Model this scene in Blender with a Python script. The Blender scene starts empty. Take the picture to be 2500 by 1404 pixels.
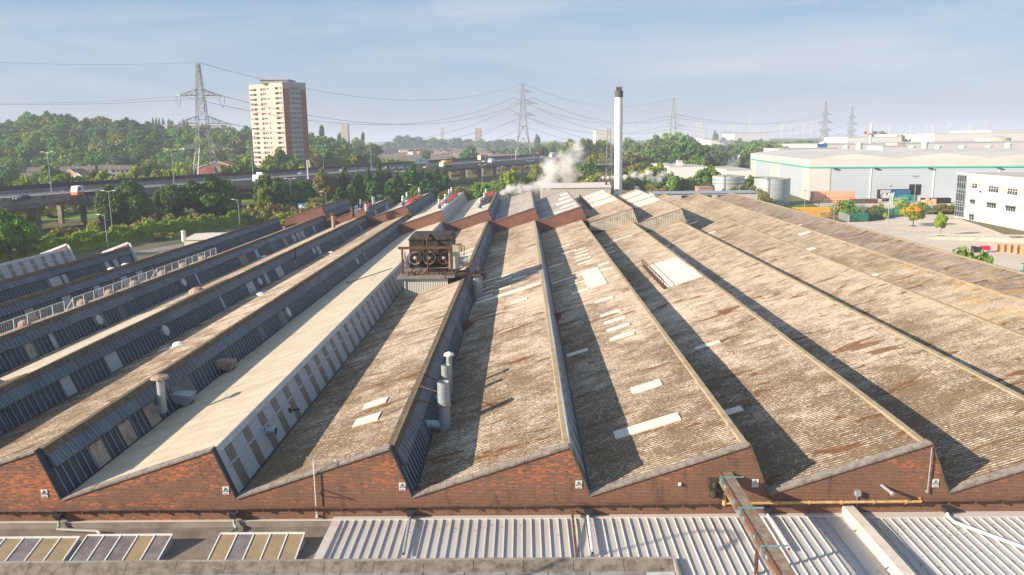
import bpy, math, random
import numpy as np
from mathutils import Vector, Matrix
random.seed(7)
SC = bpy.context.scene
COL = SC.collection
PI = math.pi

# ---------------------------------------------------------------- camera
FPX, PITCH, YAW, ROLL, CAMH = 1950.0, .182329, .0158336, -.0150823, 24.0


def cam_axes():
    fw = Vector((-math.sin(YAW) * math.cos(PITCH), math.cos(YAW) * math.cos(PITCH), -math.sin(PITCH)))
    r = Vector((math.cos(YAW), math.sin(YAW), 0))
    u = r.cross(fw)
    c, s = math.cos(ROLL), math.sin(ROLL)
    return c * r + s * u, -s * r + c * u, fw


RX, UX, FW = cam_axes()
CP = Vector((0, 0, CAMH))
cd = bpy.data.cameras.new("camera")
cd.sensor_width = 36.0
cd.lens = FPX / 2500 * 36.0
cd.clip_start = .5
cd.clip_end = 40000
cam = bpy.data.objects.new("camera", cd)
COL.objects.link(cam)
cam.matrix_world = Matrix.Translation(CP) @ Matrix((RX, UX, -FW)).transposed().to_4x4()
SC.camera = cam

# ---------------------------------------------------------------- light
SUN = Vector((-.855, -.365, .37)).normalized()
EL = math.asin(SUN.z)
AZ = math.atan2(SUN.x, SUN.y)
w = bpy.data.worlds.new("World")
SC.world = w
w.use_nodes = True
nt = w.node_tree
bg = nt.nodes["Background"]
sky = nt.nodes.new("ShaderNodeTexSky")
sky.sky_type = 'NISHITA'
sky.sun_disc = False
sky.sun_elevation = EL
sky.sun_rotation = AZ
sky.air_density = 1.0
sky.dust_density = 1.5
sky.ozone_density = 1.3
tc = nt.nodes.new("ShaderNodeTexCoord")
mp = nt.nodes.new("ShaderNodeMapping")
mp.inputs['Scale'].default_value = (1.2, 1.6, 7.5)
mp.inputs['Rotation'].default_value = (.1, .2, .3)
nz = nt.nodes.new("ShaderNodeTexNoise")
nz.inputs['Scale'].default_value = 2.1
nz.inputs['Detail'].default_value = 9
nz.inputs['Roughness'].default_value = .55
nz.inputs['Distortion'].default_value = .5
rp = nt.nodes.new("ShaderNodeValToRGB")
rp.color_ramp.elements[0].position = .43
rp.color_ramp.elements[1].position = .78
rp.color_ramp.elements[1].color = (.7, .7, .7, 1)
mx = nt.nodes.new("ShaderNodeMix")
mx.data_type = 'RGBA'
mx.inputs['B'].default_value = (4.9, 4.8, 5.1, 1)
nt.links.new(tc.outputs['Generated'], mp.inputs['Vector'])
nt.links.new(mp.outputs['Vector'], nz.inputs['Vector'])
nt.links.new(nz.outputs['Fac'], rp.inputs['Fac'])
nt.links.new(rp.outputs['Color'], mx.inputs['Factor'])
# morning air near the horizon: lavender low down, blue higher up
sx = nt.nodes.new("ShaderNodeSeparateXYZ"); nt.links.new(tc.outputs['Generated'], sx.inputs[0])
r2 = nt.nodes.new("ShaderNodeMapRange"); nt.links.new(sx.outputs[2], r2.inputs[0]); r2.inputs[2].default_value = .34
cr = nt.nodes.new("ShaderNodeValToRGB"); nt.links.new(r2.outputs[0], cr.inputs[0])
cr.color_ramp.elements[0].color = (.64, .68, .81, 1); cr.color_ramp.elements[1].color = (.32, .48, .72, 1)
e_ = cr.color_ramp.elements.new(.22); e_.color = (.51, .65, .87, 1)
e_ = cr.color_ramp.elements.new(.55); e_.color = (.33, .56, .85, 1)
sc2 = nt.nodes.new("ShaderNodeMix"); sc2.data_type = 'RGBA'; sc2.blend_type = 'MULTIPLY'; sc2.inputs['Factor'].default_value = 1
nt.links.new(cr.outputs[0], sc2.inputs['A']); sc2.inputs['B'].default_value = (5.3, 5.3, 5.3, 1)
m2 = nt.nodes.new("ShaderNodeMix"); m2.data_type = 'RGBA'; m2.inputs['Factor'].default_value = .82
nt.links.new(sky.outputs['Color'], m2.inputs['A']); nt.links.new(sc2.outputs['Result'], m2.inputs['B'])
nt.links.new(m2.outputs['Result'], mx.inputs['A'])
nt.links.new(mx.outputs['Result'], bg.inputs['Color'])
bg.inputs['Strength'].default_value = .081
sl = bpy.data.lights.new("sun", 'SUN')
sl.energy = 5.0
sl.angle = math.radians(.5)
sl.color = (1, .84, .66)
sun = bpy.data.objects.new("sun", sl)
COL.objects.link(sun)
sun.rotation_euler = SUN.to_track_quat('Z', 'Y').to_euler()
SC.view_settings.view_transform = 'Standard'
SC.view_settings.look = 'None'
SC.view_settings.gamma = 1
SC.view_settings.exposure = .94
SC.cycles.volume_bounces = 3
SC.cycles.max_bounces = 6
SC.cycles.volume_step_rate = 4
SC.cycles.volume_max_steps = 128


# ---------------------------------------------------------------- picture calibration -> world points
def ray(px, py):
    return RX * ((px - 1250) / FPX) + UX * (-(py - 702) / FPX) + FW


def G(px, py, z=0.0):
    r = ray(px, py)
    return CP + r * ((z - CAMH) / r.z)


def D(px, py, Y):
    r = ray(px, py)
    return CP + r * (Y / r.y)


def ppm(Y):            # picture pixels (of 2500) per metre at depth Y
    return FPX / Y


# ---------------------------------------------------------------- mesh builder
ORG = {}


class MB:
    def __init__(s):
        s.v = []; s.f = []; s.m = []

    def poly(s, pts, m=0):
        n = len(s.v)
        s.v += [tuple(p) for p in pts]
        s.f.append(tuple(range(n, n + len(pts)))); s.m.append(m)
        return s

    def hull8(s, p, m=0):     # p: 4 bottom + 4 top
        n = len(s.v)
        s.v += [tuple(q) for q in p]
        for a in ((3, 2, 1, 0), (4, 5, 6, 7), (0, 1, 5, 4), (1, 2, 6, 5), (2, 3, 7, 6), (3, 0, 4, 7)):
            s.f.append(tuple(n + i for i in a)); s.m.append(m)
        return s

    def box(s, x0, x1, y0, y1, z0, z1, m=0):
        return s.hull8([(x0, y0, z0), (x1, y0, z0), (x1, y1, z0), (x0, y1, z0),
                        (x0, y0, z1), (x1, y0, z1), (x1, y1, z1), (x0, y1, z1)], m)

    def bar(s, a, b, w, h=None, m=0, up=(0, 0, 1)):
        a, b = Vector(a), Vector(b)
        h = h or w
        d = (b - a).normalized()
        u = Vector(up)
        if abs(d.dot(u)) > .98: u = Vector((1, 0, 0))
        x = d.cross(u).normalized() * (w / 2)
        y = x.cross(d).normalized() * (h / 2)
        return s.hull8([a - x - y, a + x - y, b + x - y, b - x - y, a - x + y, a + x + y, b + x + y, b - x + y], m)

    def tube(s, a, b, r, r2=None, n=10, caps=True, m=0):
        a, b = Vector(a), Vector(b)
        r2 = r if r2 is None else r2
        d = (b - a).normalized()
        u = Vector((0, 0, 1)) if abs(d.z) < .9 else Vector((1, 0, 0))
        x = d.cross(u).normalized(); y = d.cross(x)
        k = len(s.v)
        for c, rr in ((a, r), (b, r2)):
            for i in range(n):
                t = 2 * PI * i / n
                s.v.append(tuple(c + x * math.cos(t) * rr + y * math.sin(t) * rr))
        for i in range(n):
            j = (i + 1) % n
            s.f.append((k + i, k + j, k + n + j, k + n + i)); s.m.append(m)
        if caps:
            s.f.append(tuple(k + i for i in range(n))[::-1]); s.m.append(m)
            s.f.append(tuple(k + n + i for i in range(n))); s.m.append(m)
        return s

    def path(s, pts, r, n=8, m=0):
        for a, b in zip(pts, pts[1:]):
            s.tube(a, b, r, n=n, m=m)
        for a in pts[1:-1]:
            s.ball(a, r * 1.02, m=m, n=n, k=4)
        return s

    def lathe(s, c, prof, n=16, m=0):   # prof: (r,z)
        k = len(s.v)
        for r, z in prof:
            for i in range(n):
                t = 2 * PI * i / n
                s.v.append((c[0] + r * math.cos(t), c[1] + r * math.sin(t), c[2] + z))
        for q in range(len(prof) - 1):
            for i in range(n):
                j = (i + 1) % n
                s.f.append((k + q * n + i, k + q * n + j, k + (q + 1) * n + j, k + (q + 1) * n + i)); s.m.append(m)
        s.f.append(tuple(k + i for i in range(n))[::-1]); s.m.append(m)
        s.f.append(tuple(k + (len(prof) - 1) * n + i for i in range(n))); s.m.append(m)
        return s

    def ball(s, c, r, m=0, n=8, k=5, sz=1):
        return s.lathe((c[0], c[1], c[2]), [(max(.001, r * math.sin(PI * i / k)), -r * sz * math.cos(PI * i / k)) for i in range(k + 1)], n, m)

    def prism(s, poly, d, m=0):   # extrude polygon by vector d
        d = Vector(d)
        a = [Vector(p) for p in poly]; b = [p + d for p in a]
        s.poly(a[::-1], m); s.poly(b, m)
        for i in range(len(a)):
            j = (i + 1) % len(a)
            s.poly([a[i], a[j], b[j], b[i]], m)
        return s

    def build(s, name, mats, parent=None, smooth=False, label=None):
        o = Vector(ORG.get(parent.name, (0, 0, 0))) if parent else Vector((0, 0, 0))
        me = bpy.data.meshes.new(name)
        vv = [(a - o.x, b - o.y, c - o.z) for a, b, c in s.v]
        me.from_pydata(vv, [], s.f)
        if not isinstance(mats, (list, tuple)): mats = [mats]
        for q in mats: me.materials.append(q)
        me.polygons.foreach_set('material_index', s.m)
        if smooth: me.polygons.foreach_set('use_smooth', [True] * len(s.f))
        me.update()
        ob = bpy.data.objects.new(name, me)
        COL.objects.link(ob)
        if parent:
            ob.parent = parent
        ORG[ob.name] = tuple(o)
        if label: ob['label'] = label
        return ob


def tag(o, label=None, cat=None, group=None, kind=None):
    if label: o['label'] = label
    if cat: o['category'] = cat
    if group: o['group'] = group
    if kind: o['kind'] = kind
    return o


def empty(name, loc, label, cat, group=None):
    o = bpy.data.objects.new(name, None)
    COL.objects.link(o)
    o.location = loc
    ORG[o.name] = tuple(loc)
    return tag(o, label, cat, group)


def copy_tree(o, parent=None):
    c = o.copy()
    COL.objects.link(c)
    c.parent = parent
    for ch in [q for q in o.children]:
        copy_tree(ch, c)
    return c


# ---------------------------------------------------------------- materials
class NT:
    def __init__(s, name, rough=.8, spec=.3, metal=0):
        s.m = bpy.data.materials.new(name); s.m.use_nodes = True
        s.t = s.m.node_tree; s.b = s.t.nodes['Principled BSDF']
        s.b.inputs['Roughness'].default_value = rough
        s.b.inputs['Specular IOR Level'].default_value = spec
        s.b.inputs['Metallic'].default_value = metal

    def n(s, t, **k):
        q = s.t.nodes.new(t)
        for a, b in k.items():
            if a in q.inputs: s.set(q.inputs[a], b)
            else: setattr(q, a, b)
        return q

    def set(s, i, v):
        if isinstance(v, bpy.types.NodeSocket): s.t.links.new(v, i)
        else: i.default_value = v

    def math(s, op, a, b=0, c=0, clamp=False):
        q = s.n("ShaderNodeMath", operation=op, use_clamp=clamp)
        s.set(q.inputs[0], a); s.set(q.inputs[1], b)
        if op in ('MULTIPLY_ADD', 'SMOOTH_MIN', 'COMPARE'): s.set(q.inputs[2], c)
        return q.outputs[0]

    def pos(s):
        return s.n("ShaderNodeNewGeometry").outputs['Position']

    def obj(s):
        return s.n("ShaderNodeTexCoord").outputs['Object']

    def scale(s, v, sc, loc=(0, 0, 0)):
        q = s.n("ShaderNodeMapping"); s.set(q.inputs['Vector'], v)
        q.inputs['Scale'].default_value = sc; q.inputs['Location'].default_value = loc
        return q.outputs[0]

    def noise(s, v, sc, det=4, rough=.6, dist=0):
        q = s.n("ShaderNodeTexNoise"); s.set(q.inputs['Vector'], v)
        q.inputs['Scale'].default_value = sc; q.inputs['Detail'].default_value = det
        q.inputs['Roughness'].default_value = rough; q.inputs['Distortion'].default_value = dist
        return q.outputs['Fac']

    def ramp(s, f, a, b):
        q = s.n("ShaderNodeMapRange"); s.set(q.inputs[0], f)
        q.inputs[1].default_value = a; q.inputs[2].default_value = b
        return q.outputs[0]

    def mix(s, f, a, b, mode='MIX'):
        q = s.n("ShaderNodeMix", data_type='RGBA', blend_type=mode)
        s.set(q.inputs['Factor'], f)
        s.set(q.inputs['A'], a + (1,) if isinstance(a, tuple) else a)
        s.set(q.inputs['B'], b + (1,) if isinstance(b, tuple) else b)
        return q.outputs['Result']

    def bump(s, h, st, dist):
        q = s.n("ShaderNodeBump"); s.set(q.inputs['Height'], h)
        q.inputs['Strength'].default_value = st; q.inputs['Distance'].default_value = dist
        s.t.links.new(q.outputs[0], s.b.inputs['Normal'])

    def col(s, c):
        s.set(s.b.inputs['Base Color'], c + (1,) if isinstance(c, tuple) else c)
        return s.m

    def xyz(s, v):
        q = s.n("ShaderNodeSeparateXYZ"); s.set(q.inputs[0], v)
        return q.outputs


def plain(name, c, rough=.6, metal=0, var=.18, sc=1.2, c2=None, spec=.3, obj=True):
    """paint / metal / concrete with dirt of its own"""
    n = NT(name, rough, spec, metal)
    v = n.obj() if obj else n.pos()
    a = n.noise(v, sc, 5, .65)
    d = c2 or tuple(x * .5 for x in c)
    f = n.math('MULTIPLY', n.ramp(a, .42, .75), min(1, var * 2.5), clamp=True)
    return n.col(n.mix(f, c, d))


def ribs(name, c, c2, axis, pitch, rough=.5, var=.4, metal=0, bumpd=.03, sc=.5, stripe=.25):
    """profiled sheet metal, ribs repeat along a world axis (0,1,2)"""
    n = NT(name, rough, .4, metal)
    p = n.pos(); x = n.xyz(p)[axis]
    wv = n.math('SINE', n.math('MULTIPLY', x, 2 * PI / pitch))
    a = n.noise(p, sc, 5, .6)
    cc = n.mix(n.math('MULTIPLY', n.ramp(a, .4, .75), var, clamp=True), c, c2)
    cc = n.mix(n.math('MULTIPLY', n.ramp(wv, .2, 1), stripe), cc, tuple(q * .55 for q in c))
    n.bump(wv, .6, bumpd)
    return n.col(cc)


def roof_mat(name, light, dark, moss, brown, mossy=1.0, ochre=.0):
    """weathered corrugated fibre-cement sheets: corrugation runs up the slope (x), repeats along y"""
    n = NT(name, .92, .15)
    p = n.pos(); xs = n.xyz(p)
    y = xs[1]
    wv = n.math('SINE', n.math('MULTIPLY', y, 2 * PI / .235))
    streak = n.noise(n.scale(p, (2.0, 3.4, 1.2)), 2.0, 6, .78)
    fine = n.noise(n.scale(p, (4.2, 6.5, 3)), 2.2, 3, .7)
    big = n.noise(n.scale(p, (.12, .07, .12)), 1.0, 3, .55)
    mid = n.noise(n.scale(p, (.42, .5, .3)), 1.2, 5, .65)
    # sheets
    br = n.n("ShaderNodeTexBrick", offset=.0, squash=1.0)
    n.set(br.inputs['Vector'], n.scale(p, (1, 1, 0)))
    for k_, v_ in (('Color1', (.40, .40, .40, 1)), ('Color2', (.62, .62, .62, 1)), ('Mortar', (.12, .12, .12, 1)), ('Scale', 1.0), ('Mortar Size', .022), ('Brick Width', 2.05), ('Row Height', 1.0), ('Bias', 0.0)):
        br.inputs[k_].default_value = v_
    base = n.mix(n.ramp(mid, .3, .7), light, tuple(q * .66 for q in light))
    base = n.mix(n.math('MULTIPLY', n.ramp(n.noise(n.scale(p, (2.6, 4.4, 2), (9, 4, 2)), 1.7, 5, .75), .495, .57), n.ramp(y, 130, 45)), base, tuple(min(.8, q * 1.6) for q in (light[0] * .96, light[1], light[2] * 1.08)))
    uf = n.math('FRACT', n.math('MULTIPLY', n.math('SUBTRACT', xs[0], -6.966 + 1.043), 1 / 9.14))
    low = n.math('MULTIPLY', n.ramp(uf, .75, .0), .085)
    base = n.mix(.55, base, br.outputs['Color'], 'OVERLAY')
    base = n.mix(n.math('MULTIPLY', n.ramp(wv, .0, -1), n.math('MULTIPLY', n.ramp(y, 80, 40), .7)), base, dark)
    # lichen / moss speckle; heavier near the street end
    near = n.ramp(y, 78, 42)
    amt = n.math('ADD', n.math('MULTIPLY', near, .15 * mossy), n.math('MULTIPLY', n.math('SUBTRACT', big, .5), .55))
    amt = n.math('ADD', amt, n.math('MULTIPLY', n.math('SUBTRACT', mid, .5), .5))
    amt = n.math('ADD', amt, low)
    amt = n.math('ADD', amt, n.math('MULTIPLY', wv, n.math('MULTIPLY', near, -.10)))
    th = n.math('ADD', n.math('ADD', streak, n.math('MULTIPLY', n.math('SUBTRACT', fine, .5), 1.0)), amt)
    f = n.ramp(th, .575, .665)
    c = n.mix(n.math('MULTIPLY', f, .80), base, dark)
    f2 = n.ramp(n.math('ADD', n.noise(n.scale(p, (.5, 1.3, .5)), 1.1, 6, .7, .6), n.math('MULTIPLY', amt, .45)), .52, .64)
    c = n.mix(n.math('MULTIPLY', f2, .55), c, moss)
    f3 = n.ramp(n.noise(n.scale(p, (.13, .42, .1), (3.1, 7.7, 0)), 1.7, 6, .62, .9), .598, .622)
    c = n.mix(n.math('MULTIPLY', f3, .85), c, brown)
    if ochre:
        f4 = n.math('MULTIPLY', n.ramp(n.noise(n.scale(p, (.5, .3, .5)), 1.0, 5, .7), .48, .62), n.math('MULTIPLY', n.math('MULTIPLY', n.ramp(xs[0], 41, 47.5), n.ramp(y, 125, 80)), ochre))
        c = n.mix(f4, c, (.50, .31, .08))
    h = n.math('ADD', n.math('MULTIPLY', wv, .5), n.math('MULTIPLY', f, .5))
    n.bump(h, .55, .04)
    return n.col(c)


def brick_mat(name, reds, dark, mortar, dirt, soot=1.0):
    n = NT(name, .9, .2)
    p = n.pos(); xs = n.xyz(p)
    cv = n.n("ShaderNodeCombineXYZ"); n.set(cv.inputs[0], n.math('ADD', xs[0], xs[1])); n.set(cv.inputs[1], xs[2])
    wn = n.n('ShaderNodeTexWhiteNoise', noise_dimensions='2D'); wc = n.n('ShaderNodeCombineXYZ'); n.set(wc.inputs[0], n.math('FLOOR', n.math('MULTIPLY', n.math('ADD', xs[0], xs[1]), 1 / .235))); n.set(wc.inputs[1], n.math('FLOOR', n.math('MULTIPLY', xs[2], 1 / .078))); n.set(wn.inputs[0], wc.outputs[0])
    def brk(c1, c2, off, bias):
        b = n.n("ShaderNodeTexBrick", offset=.5, squash=1.0)
        n.set(b.inputs['Vector'], cv.outputs[0])
        for k_, v_ in (('Color1', c1 + (1,)), ('Color2', c2 + (1,)), ('Mortar', mortar + (1,)), ('Scale', 1.0), ('Mortar Size', .009), ('Brick Width', .235), ('Row Height', .078), ('Bias', bias)):
            b.inputs[k_].default_value = v_
        return b.outputs['Color']
    a = brk(reds[0], reds[1], 0, -.1)
    d = brk(dark[0], dark[1], 0, 0)
    big = n.noise(n.scale(p, (.16, .16, .5)), 1.2, 5, .6, .5)
    z = n.ramp(xs[2], 7.3, 5.7)
    f = n.math('ADD', n.math('MULTIPLY', n.ramp(big, .42, .56), 1.15), n.math('MULTIPLY', z, 1.0 * soot))
    f = n.math('ADD', f, n.math('MULTIPLY', n.ramp(xs[0], -19, -4), .75 * soot))
    sp = n.noise(n.scale(p, (3.3, 3.3, 9)), 1.6, 2, .5)
    f = n.math('ADD', f, n.math('MULTIPLY', n.math('SUBTRACT', sp, .5), 1.6))
    f = n.math('ADD', f, n.math('MULTIPLY', n.math('SUBTRACT', wn.outputs[0], .5), 1.8), clamp=True)
    c = n.mix(n.math('MULTIPLY', f, .85, clamp=True), a, d)
    st = n.ramp(n.noise(n.scale(p, (1.2, 1.2, .35), (5, 2, 1)), 1.2, 6, .72), .55, .70)
    c = n.mix(n.math('MULTIPLY', st, .7), c, dirt)
    n.bump(sp, .3, .02)
    return n.col(c)


def leaf_mat(name, c, c2, var=.5, trans=.25):
    n = NT(name, .75, .2)
    inf = n.n("ShaderNodeObjectInfo")
    a = n.noise(n.pos(), .35, 4, .7)
    k = n.mix(n.ramp(a, .35, .65), c, c2)
    hs = n.n("ShaderNodeHueSaturation")
    n.set(hs.inputs['Hue'], n.math('ADD', .485, n.math('MULTIPLY', inf.outputs['Random'], .03)))
    n.set(hs.inputs['Value'], n.math('ADD', 1 - var * .45, n.math('MULTIPLY', inf.outputs['Random'], var)))
    n.set(hs.inputs['Color'], k)
    n.col(hs.outputs[0])
    tr = n.n("ShaderNodeBsdfTranslucent"); n.set(tr.inputs[0], hs.outputs[0])
    ms = n.n("ShaderNodeMixShader"); ms.inputs[0].default_value = trans
    n.t.links.new(n.b.outputs[0], ms.inputs[1]); n.t.links.new(tr.outputs[0], ms.inputs[2])
    n.t.links.new(ms.outputs[0], n.t.nodes['Material Output'].inputs[0])
    return n.m


M = {}
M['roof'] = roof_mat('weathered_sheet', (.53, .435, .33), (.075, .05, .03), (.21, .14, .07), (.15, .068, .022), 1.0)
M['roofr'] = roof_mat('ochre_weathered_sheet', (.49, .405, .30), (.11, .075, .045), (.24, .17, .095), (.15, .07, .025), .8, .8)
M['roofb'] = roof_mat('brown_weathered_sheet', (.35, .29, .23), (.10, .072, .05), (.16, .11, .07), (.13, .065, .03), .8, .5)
M['roofg'] = roof_mat('grey_weathered_sheet', (.50, .47, .44), (.22, .20, .19), (.26, .23, .19), (.10, .08, .07), .3)
_n = NT('cream_profiled_sheet', .45, .35); _p = _n.pos(); _w = _n.math('SINE', _n.math('MULTIPLY', _n.xyz(_p)[1], 2 * PI / .25))
_c = _n.mix(_n.math('MULTIPLY', _n.ramp(_n.noise(_n.scale(_p, (.3, 1.3, .3)), 1.0, 6, .7, .4), .46, .68), .75), (.57, .51, .39), (.38, .30, .18))
_c = _n.mix(_n.math('MULTIPLY', _n.ramp(_n.noise(_n.scale(_p, (.8, .25, .8)), .7, 5, .65), .55, .72), .45), _c, (.30, .285, .25))
_b = _n.n("ShaderNodeTexBrick", offset=.0, squash=1.0); _n.set(_b.inputs['Vector'], _n.scale(_p, (1, 1, 0)))
for k_, v_ in (('Color1', (.5, .5, .5, 1)), ('Color2', (.55, .55, .55, 1)), ('Mortar', (.28, .27, .25, 1)), ('Scale', 1.0), ('Mortar Size', .02), ('Brick Width', 4.05), ('Row Height', 3.0), ('Bias', 0.0)): _b.inputs[k_].default_value = v_
_c = _n.mix(.7, _c, _b.outputs['Color'], 'OVERLAY')
_c = _n.mix(_n.math('MULTIPLY', _n.ramp(_w, .2, 1), .30), _c, (.28, .24, .17)); _n.bump(_w, .6, .03)
M['cream'] = _n.col(_c)
M['patch'] = ribs('pale_replacement_sheet', (.76, .70, .60), (.56, .50, .41), 1, .235, .5, .45, 0, .03, 1.3, .12)
M['bluepatch'] = plain('dull_translucent_sheet', (.50, .55, .55), .5, 0, .3, 1.5, obj=False)
M['cladwhite'] = ribs('pale_grey_cladding', (.37, .40, .43), (.26, .29, .33), 1, .2, .5, .3, 0, .02, .6, .2)
M['cladgrey'] = ribs('old_grey_cladding', (.15, .165, .18), (.055, .065, .075), 1, .31, .6, .7, 0, .05, .7, .35)
M['cladblue'] = ribs('slate_cladding', (.12, .15, .19), (.03, .042, .06), 1, .31, .5, .9, 0, .05, .5, .4)
M['rlight'] = ribs('dirty_rooflight', (.17, .16, .125), (.10, .095, .075), 1, .2, .35, .5, 0, .02, .6, .3)
M['glass'] = NT('dirty_patent_glazing', .5, .3)
_n = M['glass']; _p = _n.pos(); _a = _n.noise(_n.scale(_p, (1, .8, 1)), 1.2, 4, .6)
_cell = _n.n("ShaderNodeTexWhiteNoise", noise_dimensions='1D'); _n.set(_cell.inputs['W'], _n.math('FLOOR', _n.math('MULTIPLY', _n.xyz(_p)[1], 1 / .62)))
M['glass'] = _n.col(_n.mix(_n.math('MULTIPLY', _cell.outputs[0], .8), _n.mix(_a, (.010, .018, .026), (.025, .042, .055)), (.045, .062, .075)))
M['bar'] = plain('glazing_bar', (.32, .40, .45), .5)
M['lead'] = plain('dark_gutter', (.035, .04, .05), .6)
M['coping'] = plain('stone_coping', (.26, .23, .20), .9, 0, .4, 3, (.10, .09, .08), obj=False)
M['mossshade'] = plain('mossy_tile_and_shade', (.15, .12, .08), .95, 0, .5, 2.5, (.05, .042, .028), obj=False)  # moss colour, darkened to double as painted shade below the ridges
M['paleridge'] = plain('lichened_ridge_tile', (.34, .28, .195), .95, 0, .5, 1.5, (.20, .15, .085), obj=False)
M['brick'] = brick_mat('sooty_red_brick', ((.52, .15, .06), (.38, .11, .05)), ((.13, .068, .048), (.065, .048, .044)), (.28, .20, .14), (.05, .042, .036))
M['brickr'] = brick_mat('red_brick', ((.24, .09, .062), (.18, .072, .052)), ((.14, .066, .05), (.10, .055, .045)), (.30, .19, .14), (.10, .06, .045), .2)
M['white'] = plain('white_paint', (.72, .72, .70), .5, 0, .1)
M['whitesheet'] = plain('white_cladding', (.62, .63, .64), .5, 0, .25, .15, (.50, .51, .52))
M['cladmid'] = ribs('grey_blue_cladding', (.085, .10, .125), (.04, .05, .065), 1, .31, .5, .8, 0, .05, .5, .4)
M['galv'] = plain('galvanised_steel', (.42, .47, .50), .42, .35, .25, 2)
M['steel'] = plain('dull_steel', (.42, .43, .42), .5, .2, .3, 1.0)
M['rust'] = plain('rusty_steel', (.14, .075, .05), .85, 0, .5, 2.5, (.045, .03, .026))
M['rustpale'] = plain('flaking_rusty_paint', (.42, .32, .25), .8, 0, .6, 2.5, (.14, .065, .04))
M['black'] = plain('sooty_black_steel', (.028, .026, .024), .8, 0, .4, 1.5, (.09, .075, .055))
M['dark'] = plain('dark_opening', (.015, .015, .017), .6)
M['blue'] = plain('blue_paint', (.035, .14, .33), .5)
M['cyan'] = plain('pale_blue_paint', (.17, .34, .40), .6, 0, .4, 4, (.10, .12, .12))
M['red'] = plain('red_paint', (.36, .065, .05), .7, 0, .4, 1.2, (.16, .05, .04))
M['orange'] = plain('orange_paint', (.75, .19, .05), .5)
M['yellow'] = plain('yellow_paint', (.78, .46, .07), .5, 0, .2, .8)
M['gaspipe'] = plain('ochre_gas_pipe', (.56, .36, .15), .6, 0, .4, 3)
M['green'] = plain('green_paint', (.02, .42, .26), .5, 0, .1)
M['dkgreen'] = plain('dark_green_paint', (.02, .09, .07), .4)
M['conc'] = plain('weathered_concrete', (.34, .32, .29), .9, 0, .45, .6, (.13, .12, .105), obj=False)
M['concdk'] = plain('stained_concrete', (.29, .26, .235), .9, 0, .5, .5, (.13, .11, .10), obj=False)
M['felt'] = plain('roofing_felt', (.21, .18, .15), .95, 0, .45, .8, (.09, .075, .06), obj=False)
M['asphalt'] = plain('asphalt', (.24, .23, .225), .9, 0, .2, .1, (.17, .16, .16), obj=False)
M['carpark'] = plain('pale_car_park_surface', (.58, .52, .44), .95, 0, .45, .08, (.52, .44, .365), obj=False)
M['paint'] = plain('road_paint', (.75, .75, .73), .7)
M['grass'] = plain('grass', (.15, .24, .035), .95, 0, .4, .3, (.09, .15, .03), obj=False)
M['ground'] = plain('rough_ground', (.11, .12, .05), .95, 0, .45, .012, (.16, .13, .08), obj=False)
M['ballast'] = plain('track_ballast', (.14, .11, .095), .95, 0, .3, .6, obj=False)
M['bark'] = plain('bark', (.12, .09, .065), .95)
M['leafd'] = leaf_mat('dark_foliage', (.055, .13, .03), (.125, .215, .045))
M['leafh'] = leaf_mat('bright_hedge_foliage', (.34, .47, .04), (.20, .34, .035), .1)
M['leafm'] = leaf_mat('mid_green_foliage', (.11, .21, .032), (.19, .29, .05))
M['leafl'] = leaf_mat('yellow_green_foliage', (.23, .31, .03), (.32, .38, .045))
M['leafo'] = leaf_mat('olive_foliage', (.19, .20, .05), (.27, .25, .07))
M['leafc'] = leaf_mat('conifer_foliage', (.038, .115, .032), (.10, .20, .045))
M['leafp'] = leaf_mat('purple_foliage', (.075, .02, .028), (.11, .035, .035))
M['leafa'] = leaf_mat('autumn_foliage', (.90, .32, .06), (.55, .42, .05), .2)
M['woodf'] = leaf_mat('distant_foliage', (.05, .11, .03), (.10, .16, .045), .3, .1)
M['glz'] = plain('dark_window_glass', (.03, .04, .055), .15, 0, .2, .8, (.10, .12, .15), spec=.6)
M['tile'] = plain('brown_roof_tile', (.19, .15, .13), .9, 0, .3, .4, (.13, .10, .09))
M['render'] = plain('pale_render', (.62, .58, .54), .85, 0, .2, .3)
M['hbrick'] = plain('house_brick', (.48, .25, .17), .9, 0, .3, .4, (.33, .18, .13))
M['tyre'] = plain('tyre_rubber', (.02, .02, .02), .8)
M['carblack'] = plain('dark_car_paint', (.02, .03, .045), .25, 0, .1, spec=.6)
M['carsilver'] = plain('silver_car_paint', (.50, .52, .55), .3, .2, .1, spec=.6)
M['wood'] = plain('bare_timber', (.60, .36, .20), .85, 0, .4, 1.5, (.40, .22, .12))
M['crate'] = plain('plywood_crate', (.80, .42, .26), .8, 0, .2, .5, (.68, .35, .22))
M['greenpatina'] = plain('verdigris_fitting', (.30, .48, .38), .6)

# ================================================================ FACTORY HALL
X0, W, YF, ZR, ZV, VDX = -6.966, 9.14, 38.52, 8.65, 6.0, 1.043
RZ = ZR - .13          # roof ridge behind the coping
SLX = W - VDX


def XP(k): return X0 + k * W
def ZRK(k, y, base=RZ): return base + (.38 * max(0, (y - 100) / 120) if k >= 5 else 0) - (.28 * max(0, min(1, (150 - y) / 60)) if k >= 6 else 0)


def plane_hit(px, py, k, zr=RZ, zv=ZV, off=0.0):
    """picture point -> shallow slope rising to ridge k"""
    n = Vector((-(zr - zv), 0, SLX))
    p0 = Vector((XP(k), 0, zr + off))
    r = ray(px, py)
    t = n.dot(p0 - CP) / n.dot(r)
    return CP + r * t


def steep_hit(px, py, k, zr=RZ, zv=ZV, off=0.0):
    n = Vector((zr - zv, 0, VDX)).normalized()
    p0 = Vector((XP(k), 0, zr)) + n * off
    r = ray(px, py)
    t = n.dot(p0 - CP) / n.dot(r)
    return CP + r * t


hall = empty('factory_hall', (0, YF, 0), 'long brick factory with rows of weathered sawtooth roofs filling the foreground', 'factory')
RIDGES = {}


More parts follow.
